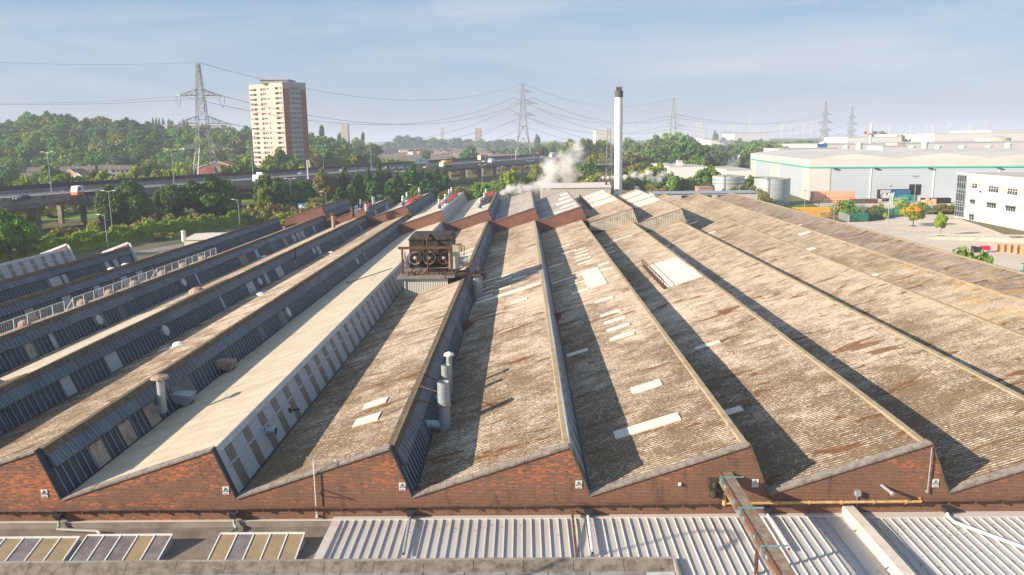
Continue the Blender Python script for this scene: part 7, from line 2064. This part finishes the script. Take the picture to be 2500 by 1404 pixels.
# wooded hill
rs = random.Random(21)
prof = lambda x: np.interp(x, [-60, 0, 40, 75, 110, 150, 190, 230, 260, 300, 340, 370, 400, 440, 480, 540, 560, 610, 640, 760, 800, 850, 880, 900], [288, 289, 290, 264, 268, 270, 284, 281, 283, 280, 286, 292, 304, 300, 303, 306, 305, 310, 314, 326, 332, 342, 352, 360])
hl = 0
for row, (Y, dy) in enumerate([(760, 0), (690, 12), (640, 28), (600, 46), (560, 66), (530, 84)]):
    x = -70 + rs.uniform(0, 30)
    while x < (900 if row < 5 else 860):
        w_ = rs.uniform(46, 78) * 650 / Y * .8
        y = float(prof(x)) + dy * (1 if x < 700 else .5) + rs.uniform(-4, 7)
        if not (596 < x < 770 and row < 0):
            kd = rs.choices(['leafd', 'leafm', 'leafl', 'leafo'], [7, 4, .7, .7] if row < 3 else [5, 5, 1.3, .8])[0]
            T(x, y, Y, w_ * 1.15, kd, {'leafd': 'dark green tree in the dense wood on the hillside', 'leafm': 'mid green tree in the dense wood on the hillside', 'leafl': 'yellow green tree in the dense wood on the hillside', 'leafo': 'brownish tree in the dense wood on the hillside'}[kd], lod=1 if row < 3 else 1, group={'leafd': 'dark hillside trees', 'leafm': 'mid green hillside trees', 'leafl': 'yellow green hillside trees', 'leafo': 'brownish hillside trees'}[kd], base=.03)
            hl += 1
        x += w_ * .62
for i, (x, y) in enumerate([(372, 286), (381, 284), (389, 285), (396, 284), (412, 286), (417, 290), (446, 287), (456, 288), (424, 294)]):
    T(x, y, 1100, 9, 'leafd', 'slim dark poplar on the skyline left of the big pylon', 'poplar', lod=0, zg=20, group='poplars on the left skyline', base=.02)
e = lowb('hilltop_building', 395, 428, 304, 780, 14, M['render'], 'long pale building on the hilltop left of the big pylon'); lowb('hilltop_building', 455, 540, 306, 800, 14, M['steel'], 'glassy grey blue building on the hilltop behind the big pylon')
T(785, 301, 900, 17, 'leafd', 'tall pointed poplar right of the tower block', 'poplar', lod=1, zg=5, base=.02)
T(828, 322, 1000, 14, 'leafd', 'small dark conical tree below the cream distant tower', 'poplar', lod=1, zg=0, base=.02)
T(884, 320, 900, 17, 'leafd', 'dark round topped tree alone right of the cream distant tower', 'round', lod=1, zg=0)
# middle distance
md = [(975, 329, 820, 50, 'leafd'), (1000, 328, 840, 44, 'leafd'), (950, 345, 760, 40, 'leafd'), (1025, 332, 860, 40, 'leafm'), (1050, 334, 900, 50, 'leafm'), (1080, 338, 930, 50, 'leafd'), (1110, 336, 950, 44, 'leafd'), (1140, 338, 950, 50, 'leafd'), (1170, 338, 980, 44, 'leafm'), (1000, 345, 740, 60, 'leafd'), (1040, 352, 860, 40, 'leafm'), (1040, 363, 720, 18, 'leafd'), (1148, 354, 720, 36, 'leafd'), (1142, 362, 690, 40, 'leafd'), (905, 348, 760, 44, 'leafm'), (880, 356, 700, 40, 'leafl'), (870, 333, 1100, 30, 'leafl'),
      (1195, 350, 740, 34, 'leafm'), (1216, 348, 750, 36, 'leafm'), (1238, 352, 755, 34, 'leafo'), (1258, 350, 770, 34, 'leafm'), (1290, 354, 760, 34, 'leafd'), (1318, 352, 800, 40, 'leafd'), (1338, 345, 900, 36, 'leafm'), (1312, 326, 1300, 12, 'leafd'), (1350, 342, 950, 40, 'leafm'), (1215, 340, 1000, 50, 'leafd'), (1250, 338, 1050, 50, 'leafm'),
      (1396, 336, 700, 36, 'leafl'), (1418, 335, 710, 34, 'leafl'), (1440, 336, 715, 34, 'leafl'), (1462, 338, 720, 34, 'leafl'), (1480, 340, 730, 34, 'leafl'), (1378, 345, 690, 30, 'leafm'), (1536, 334, 850, 40, 'leafm'), (1555, 345, 760, 40, 'leafm')]
for x, y, Y, w_, k_ in md:
    if 940 < x < 1262 and y < 353 and Y < 1200: Y = 1750
    T(x, y, Y, w_, k_, {'leafm': 'mid green tree among the middle distance houses', 'leafl': 'light green tall tree in the row behind the steam', 'leafo': 'olive tree among the middle distance houses', 'leafd': 'dark tree among the middle distance houses'}[k_], lod=1, base=.04, group={'leafm': 'mid green middle distance trees', 'leafl': 'light green row behind the steam', 'leafo': 'olive middle distance trees', 'leafd': 'dark middle distance trees'}[k_])
# woods right of the viaduct and round the chimney
wd2 = [(1722, 352, 860, 34, 'leafm'), (1742, 350, 860, 34, 'leafm'), (1762, 351, 850, 34, 'leafm'), (1782, 350, 850, 34, 'leafm'), (1799, 348, 880, 30, 'leafm'), (1815, 344, 1000, 34, 'leafm'), (1838, 341, 1100, 34, 'leafm'), (1860, 338, 1200, 34, 'leafm'), (1362, 395, 420, 44, 'leafo'), (1395, 405, 400, 50, 'leafo'), (1425, 385, 430, 60, 'leafd'), (1450, 372, 450, 60, 'leafo'), (1478, 368, 470, 56, 'leafo'), (1440, 405, 380, 50, 'leafd'), (1410, 425, 340, 60, 'leafo'), (1380, 440, 320, 40, 'leafm'), (1440, 425, 330, 60, 'leafl'), (1470, 420, 345, 50, 'leafo'), (1365, 425, 330, 40, 'leafo'),
       (1540, 366, 480, 50, 'leafo'), (1565, 368, 490, 50, 'leafo'), (1590, 362, 500, 56, 'leafd'), (1617, 354, 520, 56, 'leafd'), (1640, 345, 540, 60, 'leafd'), (1668, 340, 560, 66, 'leafd'), (1700, 342, 560, 60, 'leafd'), (1722, 352, 545, 50, 'leafd'), (1748, 360, 530, 44, 'leafd'), (1660, 370, 500, 60, 'leafd'), (1620, 380, 470, 60, 'leafd'), (1580, 392, 450, 60, 'leafd'), (1545, 398, 430, 56, 'leafo'), (1700, 378, 490, 56, 'leafd'), (1730, 380, 500, 44, 'leafd'), (1640, 396, 440, 56, 'leafd'),
       (1604, 326, 760, 50, 'leafm'), (1635, 322, 780, 60, 'leafl'), (1662, 320, 780, 50, 'leafm'), (1590, 340, 700, 44, 'leafm'), (1620, 342, 690, 50, 'leafm'), (1685, 332, 760, 40, 'leafd'), (1690, 378, 430, 34, 'leafm'), (1712, 380, 430, 30, 'leafm'), (1728, 392, 436, 26, 'leafm'),
       (1512, 412, 360, 60, 'leafm'), (1545, 414, 370, 60, 'leafl'), (1570, 416, 370, 50, 'leafl'), (1602, 394, 380, 44, 'leafl'), (1590, 405, 375, 46, 'leafl'), (1497, 425, 340, 40, 'leafo'),
       (1604, 432, 310, 44, 'leafd'), (1618, 452, 300, 30, 'leafo'), (1598, 446, 305, 40, 'leafo'), (1645, 418, 330, 36, 'leafm'), (1665, 432, 335, 40, 'leafm'), (1685, 430, 345, 36, 'leafl'), (1712, 412, 350, 44, 'leafm'), (1732, 402, 355, 46, 'leafm'), (1722, 442, 325, 34, 'leafo'), (1745, 415, 352, 34, 'leafm'),
       (1840, 352, 620, 46, 'leafm'), (1862, 346, 640, 46, 'leafm'), (1885, 344, 640, 46, 'leafm'), (1905, 350, 600, 50, 'leafm'), (1826, 366, 560, 40, 'leafm'), (1850, 362, 560, 46, 'leafd'), (1812, 372, 545, 20, 'leafm'), (1830, 440, 312, 34, 'leafd'), (1838, 425, 330, 30, 'leafm'), (1800, 336, 1100, 40, 'leafm'), (1770, 334, 1200, 30, 'leafm'), (1748, 316, 1500, 14, 'leafd'), (2155, 318, 1100, 40, 'leafm'), (2130, 322, 1000, 40, 'leafm'), (2220, 325, 1000, 40, 'leafm'), (2195, 328, 900, 40, 'leafm'), (1950, 340, 900, 44, 'leafm'), (1975, 342, 880, 40, 'leafd'), (2000, 344, 860, 40, 'leafm'), (1925, 345, 800, 40, 'leafm'), (2070, 338, 900, 40, 'leafm'), (2100, 345, 700, 40, 'leafm')]
for x, y, Y, w_, k_ in wd2:
    T(x, y, Y, w_, k_, {'leafm': 'mid green tree in the woods between chimney and warehouse', 'leafl': 'bright green tree in the woods round the chimney', 'leafo': 'olive tree in the woods round the chimney', 'leafd': 'dark tree in the wooded mound right of the chimney'}[k_], lod=1, base=.03, group={'leafm': 'mid green trees near the chimney', 'leafl': 'bright trees near the chimney', 'leafo': 'olive trees near the chimney', 'leafd': 'dark trees on the mound right of the chimney'}[k_])
T(1733, 378, 470, 26, 'leafp', 'small purple leaved tree at the end of the wooded mound', lod=1)
# scrub bank beside the tanks
for i, (x, y, Y, w_) in enumerate([(1775, 458, 285, 50), (1800, 452, 288, 50), (1822, 448, 292, 44), (1840, 452, 285, 44), (1855, 462, 278, 44), (1870, 474, 272, 40), (1815, 468, 270, 60), (1840, 474, 266, 50), (1790, 464, 276, 44)]):
    T(x, y, Y, w_, 'leafo', 'brown olive scrub on the bank in front of the tanks', 'bush', lod=1, cat='bush', group='scrub in front of the tanks')
for x, y, b, w_, k_, l in [(2049, 486, 530, 46, 'leafo', 'olive bush left of the green bin compound'), (2072, 487, 532, 44, 'leafm', 'green bush behind the green bin compound'), (2145, 495, 528, 34, 'leafo', 'bush by the green fence left of the pole lamp'), (2160, 518, 534, 22, 'leafl', 'small yellow green bush at the foot of the green fence'), (2208, 490, 522, 44, 'leafm', 'green bush behind the orange tinted maple'), (2250, 492, 520, 40, 'leafl', 'yellow green bush right behind the orange tinted maple'), (2300, 497, 522, 60, 'leafo', 'wide bush behind the bike shelter'), (2325, 497, 520, 30, 'leafm', 'bush against the glazed stair tower'), (2130, 502, 530, 44, 'leafo', 'low scrub inside the green fence')]:
    p = G(x, b, 0); t = D(x, y, p.y); tree(p.x, p.y, t.z, w_ / FPX * p.y, k_, 'bush', l, cat='bush', lod=1)
for x, y, Y, w_, l in [(2352, 598, 122, 74, 'left half of the large bush poking above the last roof edge'), (2385, 608, 120, 70, 'middle of the large bush poking above the last roof edge'), (2412, 622, 116, 44, 'right tip of the large bush poking above the last roof edge')]:
    T(x, y, Y, w_, 'leafm', l, 'bush', lod=1, cat='bush')
# maples
p = G(2229, 552, 0); t = D(2229, 497, p.y); e = tree(p.x, p.y, t.z, 5.6, 'leafl', 'round', 'car park maple with an orange top, left of the bike shelter', lod=2, base=.24, name='maple_tree', var=0)
c = bpy.data.objects.new('crown', crown_mesh('round', 1, 'leafa', 2)); COL.objects.link(c); c.parent = e; c.location = (-.45, -.25, t.z * .52); c.scale = (2.1, 2.0, t.z * .48); c['label'] = 'orange upper crown'
p = G(2296, 575, 0); t = D(2296, 517, p.y); tree(p.x, p.y, t.z, 3.0, 'leafl', 'round', 'small yellow green car park maple in front of the bike shelter', lod=2, base=.28, name='maple_tree', var=2)
for x, y in ((2229, 552), (2296, 575)):
    p = G(x, y, 0); tag(MB().lathe((p.x, p.y, .01), [(1.0, 0), (.8, .1)], 14).build('tree_pit', M['rust']), 'earth ring at the foot of the %s maple' % ('orange topped' if x < 2250 else 'small yellow green'), 'tree pit')

# ================================================================ HOUSES
def house_proto(mat, L=9.0, name='terraced_house'):
    e = empty(name, (0, 0, 0), '', 'house')
    MB().prism([(0 - L / 2, -4, 0), (0 - L / 2, 4, 0), (0 - L / 2, 4, 5.2), (0 - L / 2, 0, 7.4), (0 - L / 2, -4, 5.2)], (L, 0, 0)).build('wall', mat, e)
    m_ = MB()
    for s_ in (-1, 1): m_.hull8([(-L / 2 - .25, s_ * 4.3, 5.0), (L / 2 + .25, s_ * 4.3, 5.0), (L / 2 + .25, 0, 7.42), (-L / 2 - .25, 0, 7.42), (-L / 2 - .25, s_ * 4.3, 5.2), (L / 2 + .25, s_ * 4.3, 5.2), (L / 2 + .25, 0, 7.62), (-L / 2 - .25, 0, 7.62)])
    m_.build('roof', M['tile'], e)
    for x in (-L * .3, 0, L * .3):
        for z in (.9, 3.4):
            MB().box(x - .7, x + .7, -4.06, -3.99, z, z + 1.2).build('window', M['glz'], e)
            
    m_ = MB()
    for s_ in (-1, 1): m_.bar((s_ * (L / 2 + .2), -4.3, 5.0), (s_ * (L / 2 + .2), 0, 7.45), .1, .35); m_.bar((s_ * (L / 2 + .2), 4.3, 5.0), (s_ * (L / 2 + .2), 0, 7.45), .1, .35)
    m_.build('bargeboard', M['white'], e)
    return e
HP_ = [house_proto(M['hbrick']), house_proto(M['render'])]; used = [0, 0]
def house(x, y, z, rot, v, label, group, sc=1.0):
    if not used[v]: o = HP_[v]; used[v] = 1
    else: o = copy_tree(HP_[v])
    o.location = (x, y, z); o.rotation_euler = (0, 0, rot); o.scale = (sc, sc, sc); o['label'] = label; o['group'] = group
rs = random.Random(6)
for px, py, Y, rot, v, l in [(30, 426, 430, .35, 1, 'white fronted house, second from the left border'), (62, 423, 432, .35, 1, 'house with brown roof right of the white fronted one'), (-4, 424, 430, .35, 0, 'brick house cut by the left border'), (90, 409, 470, .35, 1, 'pale house partly behind a lamp column left'), (105, 424, 400, 1.2, 1, 'white gabled house behind the left tree belt'), (170, 407, 480, .3, 0, 'brick house with long roof left of centre belt'), (186, 413, 450, 1.3, 0, 'brick gable facing the camera behind the tree belt'),
                             (205, 420, 440, 1.2, 1, 'small pale gable beside the brick gable'), (262, 403, 500, .3, 1, 'pale terrace end below the wood'), (290, 404, 500, .3, 1, 'pale terrace middle below the wood'), (312, 404, 500, .3, 1, 'pale terrace right end below the wood'), (210, 406, 475, .3, 0, 'brown roofed house behind the brick gable')]:
    p = D(px, py, Y); house(p.x, Y, min(p.z - 7.4, 6), rot, v, l, 'houses at the foot of the wood')
p = D(528, 394, 440); e = empty('gabled_hall', (p.x, 440, 0), 'low brown hall with red and white banner behind the pylon legs', 'hall')
MB().prism([(p.x - 11, 440, 0), (p.x + 11, 440, 0), (p.x + 11, 440, p.z - 3.5), (p.x, 440, p.z), (p.x - 11, 440, p.z - 3.5)], (0, 16, 0)).build('wall', M['tbrick'], e)
MB().bar((p.x - 11.5, 439.8, p.z - 3.5), (p.x, 439.8, p.z + .1), .4, .4).bar((p.x, 439.8, p.z + .1), (p.x + 11.5, 439.8, p.z - 3.5), .4, .4).build('bargeboard', M['white'], e)
MB().box(p.x - 6, p.x - 1, 439.2, 439.5, p.z - 7, p.z - 3).build('banner', M['red'], e)
for Y, xa, xb in [(700, 868, 1215), (760, 850, 1215), (830, 875, 1225), (900, 950, 1215), (990, 880, 1225), (1090, 860, 1200), (1220, 980, 1225), (1370, 900, 1225), (1560, 860, 1225), (1800, 870, 1225)]:
    x = (xa - 1281) / 1950 * Y
    while x < (xb - 1281) / 1950 * Y:
        n = rs.randint(2, 4); rot = rs.choice((.08, .08, .0, 1.5)); v = rs.choice((0, 0, 1))
        for j in range(n):
            if abs(math.cos(rot)) > .5: house(x, Y + j * .7, 0, rot, v, 'small brown roofed terraced house in the estate beyond the motorway', 'terraced houses beyond the motorway'); x += 9.0
            elif j < 1: house(x, Y, 0, rot, v, 'small house turned gable end to the camera in the estate beyond the motorway', 'gable end houses beyond the motorway'); x += 9
        x += rs.uniform(3, 22)
# far houses: countless
m_ = MB(); rs = random.Random(60)
for i in range(900):
    Y = rs.uniform(1100, 3300); px = rs.uniform(760, 1620) if i % 3 else rs.uniform(1600, 2500); x = (px - 1281) / 1950 * Y; L = rs.uniform(8, 26); z = hill(x, Y)
    if abs(px - 1281) > 1400: continue
    c, s_ = (1, 0) if rs.random() < .6 else (.3, .95)
    def Q(a, b, zz): return (x + a * c - b * s_, Y + a * s_ + b * c, z + zz)
    mi = rs.choice((0, 0, 1)); m_.hull8([Q(-L / 2, -4, 0), Q(L / 2, -4, 0), Q(L / 2, 4, 0), Q(-L / 2, 4, 0), Q(-L / 2, -4, 6.0), Q(L / 2, -4, 6.0), Q(L / 2, 4, 6.0), Q(-L / 2, 4, 6.0)], mi)
    m_.poly([Q(-L / 2, -4.3, 6.01), Q(L / 2, -4.3, 6.01), Q(L / 2, 0, 9), Q(-L / 2, 0, 9)], 2); m_.poly([Q(-L / 2, 4.3, 6.01), Q(L / 2, 4.3, 6.01), Q(L / 2, 0, 9), Q(-L / 2, 0, 9)], 2)
tag(m_.build('distant_housing', [M['hbrick'], M['render'], M['tile']]), 'countless far houses scattered between the woods on the plain', 'houses', kind='stuff')
# far woodland
rsn = np.random.RandomState(11); VV = []; FF = []; kk = 0
b0, F0 = unit_crown('round', 3, 9, 150, .26); b1, F1 = unit_crown('round', 8, 9, 150, .26)
F0 = np.array([f for f in F0]); F1 = np.array([f for f in F1])
allF = []
for i in range(4200):
    t_ = rsn.rand(); Y = 1000 + 3600 * t_ ** 1.15; px = rsn.uniform(700, 2560)
    if px > 1900 and Y < 1500: continue
    if 845 < px < 1225 and Y < 1650 and rsn.rand() < .96: continue
    dens = .35 + .65 * (math.sin(px * .021 + Y * .004) * math.sin(Y * .0093 + px * .006) > -.35)
    if rsn.rand() > dens: continue
    x = (px - 1281) / 1950 * Y; z = hill(x, Y)
    h = rsn.uniform(8, 15) * (1.1 if Y > 2200 and px < 1700 else 1); r = rsn.uniform(7, 13)
    b, F_ = (b0, F0) if rsn.rand() < .5 else (b1, F1)
    VV.append(b * np.array([r, r, h]) + np.array([x, Y, z])); allF.append(F_ + kk); kk += len(b)
V = np.concatenate(VV); F = np.concatenate(allF)
me = bpy.data.meshes.new('distant_woodland'); me.vertices.add(len(V)); me.vertices.foreach_set('co', V.ravel()); me.loops.add(F.size); me.loops.foreach_set('vertex_index', F.ravel().astype(np.int32))
me.polygons.add(len(F)); me.polygons.foreach_set('loop_start', np.arange(0, F.size, 4, dtype=np.int32)); me.update(calc_edges=True); me.materials.append(M['woodf'])
o = bpy.data.objects.new('distant_woodland', me); COL.objects.link(o); tag(o, 'countless far trees covering the plain to the horizon', 'woodland', kind='stuff')
# low scrub under the near trees along the viaduct
rsn = np.random.RandomState(5); VV = []; allF = []; kk = 0
for i in range(420):
    j = rsn.randint(3, 58); d_ = rsn.choice([-14, -34, -38, -42, 38, 44, 50, 58]) + rsn.randn() * 2.5; p = offset_line(d_, j, j + 1)[0]
    h = rsn.uniform(1.5, 4.0) * (1.6 if d_ > 0 else 1); r = rsn.uniform(2, 4.5) * (1.5 if d_ > 0 else 1); b, F_ = (b0, F0) if rsn.rand() < .5 else (b1, F1)
    VV.append(b * np.array([r, r, h]) + np.array([p.x + rsn.randn() * 3, p.y + rsn.randn() * 3, -.2])); allF.append(F_ + kk); kk += len(b)
V = np.concatenate(VV); F = np.concatenate(allF)
me = bpy.data.meshes.new('scrub'); me.from_pydata(V.tolist(), [], F.tolist()); me.materials.append(M['leafo']); o = bpy.data.objects.new('scrub', me); COL.objects.link(o); tag(o, 'rough scrub and brambles along both sides of the viaduct and railway', 'scrub', kind='stuff')

# ================================================================ STEAM
def vol(name, c, r, dens, parent, seed):
    m = bpy.data.materials.new('steam'); m.use_nodes = True; t = m.node_tree; t.nodes.remove(t.nodes['Principled BSDF'])
    pv = t.nodes.new('ShaderNodeVolumePrincipled'); pv.inputs['Color'].default_value = (1, 1, 1, 1); pv.inputs['Anisotropy'].default_value = -.35
    tcn = t.nodes.new('ShaderNodeTexCoord'); gl = t.nodes.new('ShaderNodeVectorMath'); gl.operation = 'LENGTH'; t.links.new(tcn.outputs['Object'], gl.inputs[0])
    mpn = t.nodes.new('ShaderNodeMapping'); mpn.inputs['Location'].default_value = (seed * 3.7, seed * 1.3, 0); t.links.new(tcn.outputs['Object'], mpn.inputs[0])
    n = t.nodes.new('ShaderNodeTexNoise'); n.inputs['Scale'].default_value = 1.7; n.inputs['Detail'].default_value = 6; n.inputs['Roughness'].default_value = .65; n.inputs['Distortion'].default_value = .5; t.links.new(mpn.outputs[0], n.inputs[0])
    a = t.nodes.new('ShaderNodeMath'); a.operation = 'MULTIPLY_ADD'; t.links.new(n.outputs['Fac'], a.inputs[0]); a.inputs[1].default_value = 2.3; a.inputs[2].default_value = -.50
    b = t.nodes.new('ShaderNodeMath'); b.operation = 'SUBTRACT'; t.links.new(a.outputs[0], b.inputs[0]); t.links.new(gl.outputs['Value'], b.inputs[1])
    k = t.nodes.new('ShaderNodeMapRange'); t.links.new(b.outputs[0], k.inputs[0]); k.inputs[1].default_value = .0; k.inputs[2].default_value = .40; k.inputs[4].default_value = dens
    t.links.new(k.outputs[0], pv.inputs['Density']); t.links.new(pv.outputs[0], t.nodes['Material Output'].inputs['Volume'])
    me = bpy.data.meshes.new(name); q = MB().ball((0, 0, 0), 1.0, n=16, k=10); me.from_pydata(q.v, [], q.f); me.materials.append(m)
    o = bpy.data.objects.new(name, me); COL.objects.link(o); o.parent = parent; o.location = Vector(c) - Vector(parent.location); o.scale = (r * 1.15, r, r)
    return o
def plume(L, Y, label, dens):
    p0 = D(L[0][0], L[0][1], Y); e = empty('steam_plume', p0, label, 'steam')
    e['kind'] = 'stuff'
    for i, (x, y, r) in enumerate(L):
        c = D(x, y, Y + i * .6); rr = r / FPX * Y * 1.55
        vol('steam_puff', c, rr, dens / rr * 4 * (1 - .045 * i), e, i)
plume([(1228, 470, 8), (1243, 463, 12), (1262, 461, 15), (1284, 463, 15), (1308, 458, 17), (1334, 444, 21), (1352, 424, 27), (1378, 404, 30), (1388, 432, 26), (1404, 380, 24), (1342, 398, 22), (1408, 356, 15)], 206, 'white steam drifting up from the leak on the rear roof', .48)
plume([(1471, 434, 4.5), (1484, 434, 5), (1498, 433, 6), (1525, 432, 7), (1547, 428, 9), (1565, 430, 9), (1583, 424, 10), (1592, 437, 9), (1608, 436, 11), (1622, 424, 9)], 290, 'low thin white steam trail passing behind the white chimney', .5)
flue(1467, 435, 447, 288, .45, 'short brown stack where the low steam trail begins', 'rust')

# ================================================================ HAZE
m = bpy.data.materials.new('haze'); m.use_nodes = True; t = m.node_tree; t.nodes.remove(t.nodes['Principled BSDF'])
pv = t.nodes.new('ShaderNodeVolumePrincipled'); pv.inputs['Color'].default_value = (.72, .82, 1.0, 1); pv.inputs['Density'].default_value = .00025; pv.inputs['Anisotropy'].default_value = 0
t.links.new(pv.outputs[0], t.nodes['Material Output'].inputs['Volume'])
hb = MB().box(-14500, 14500, -500, 27000, -1, 98).build('haze', m)
tag(hb, kind='stuff'); hb['label'] = 'thin pale blue morning haze over the whole scene'; hb['category'] = 'haze'
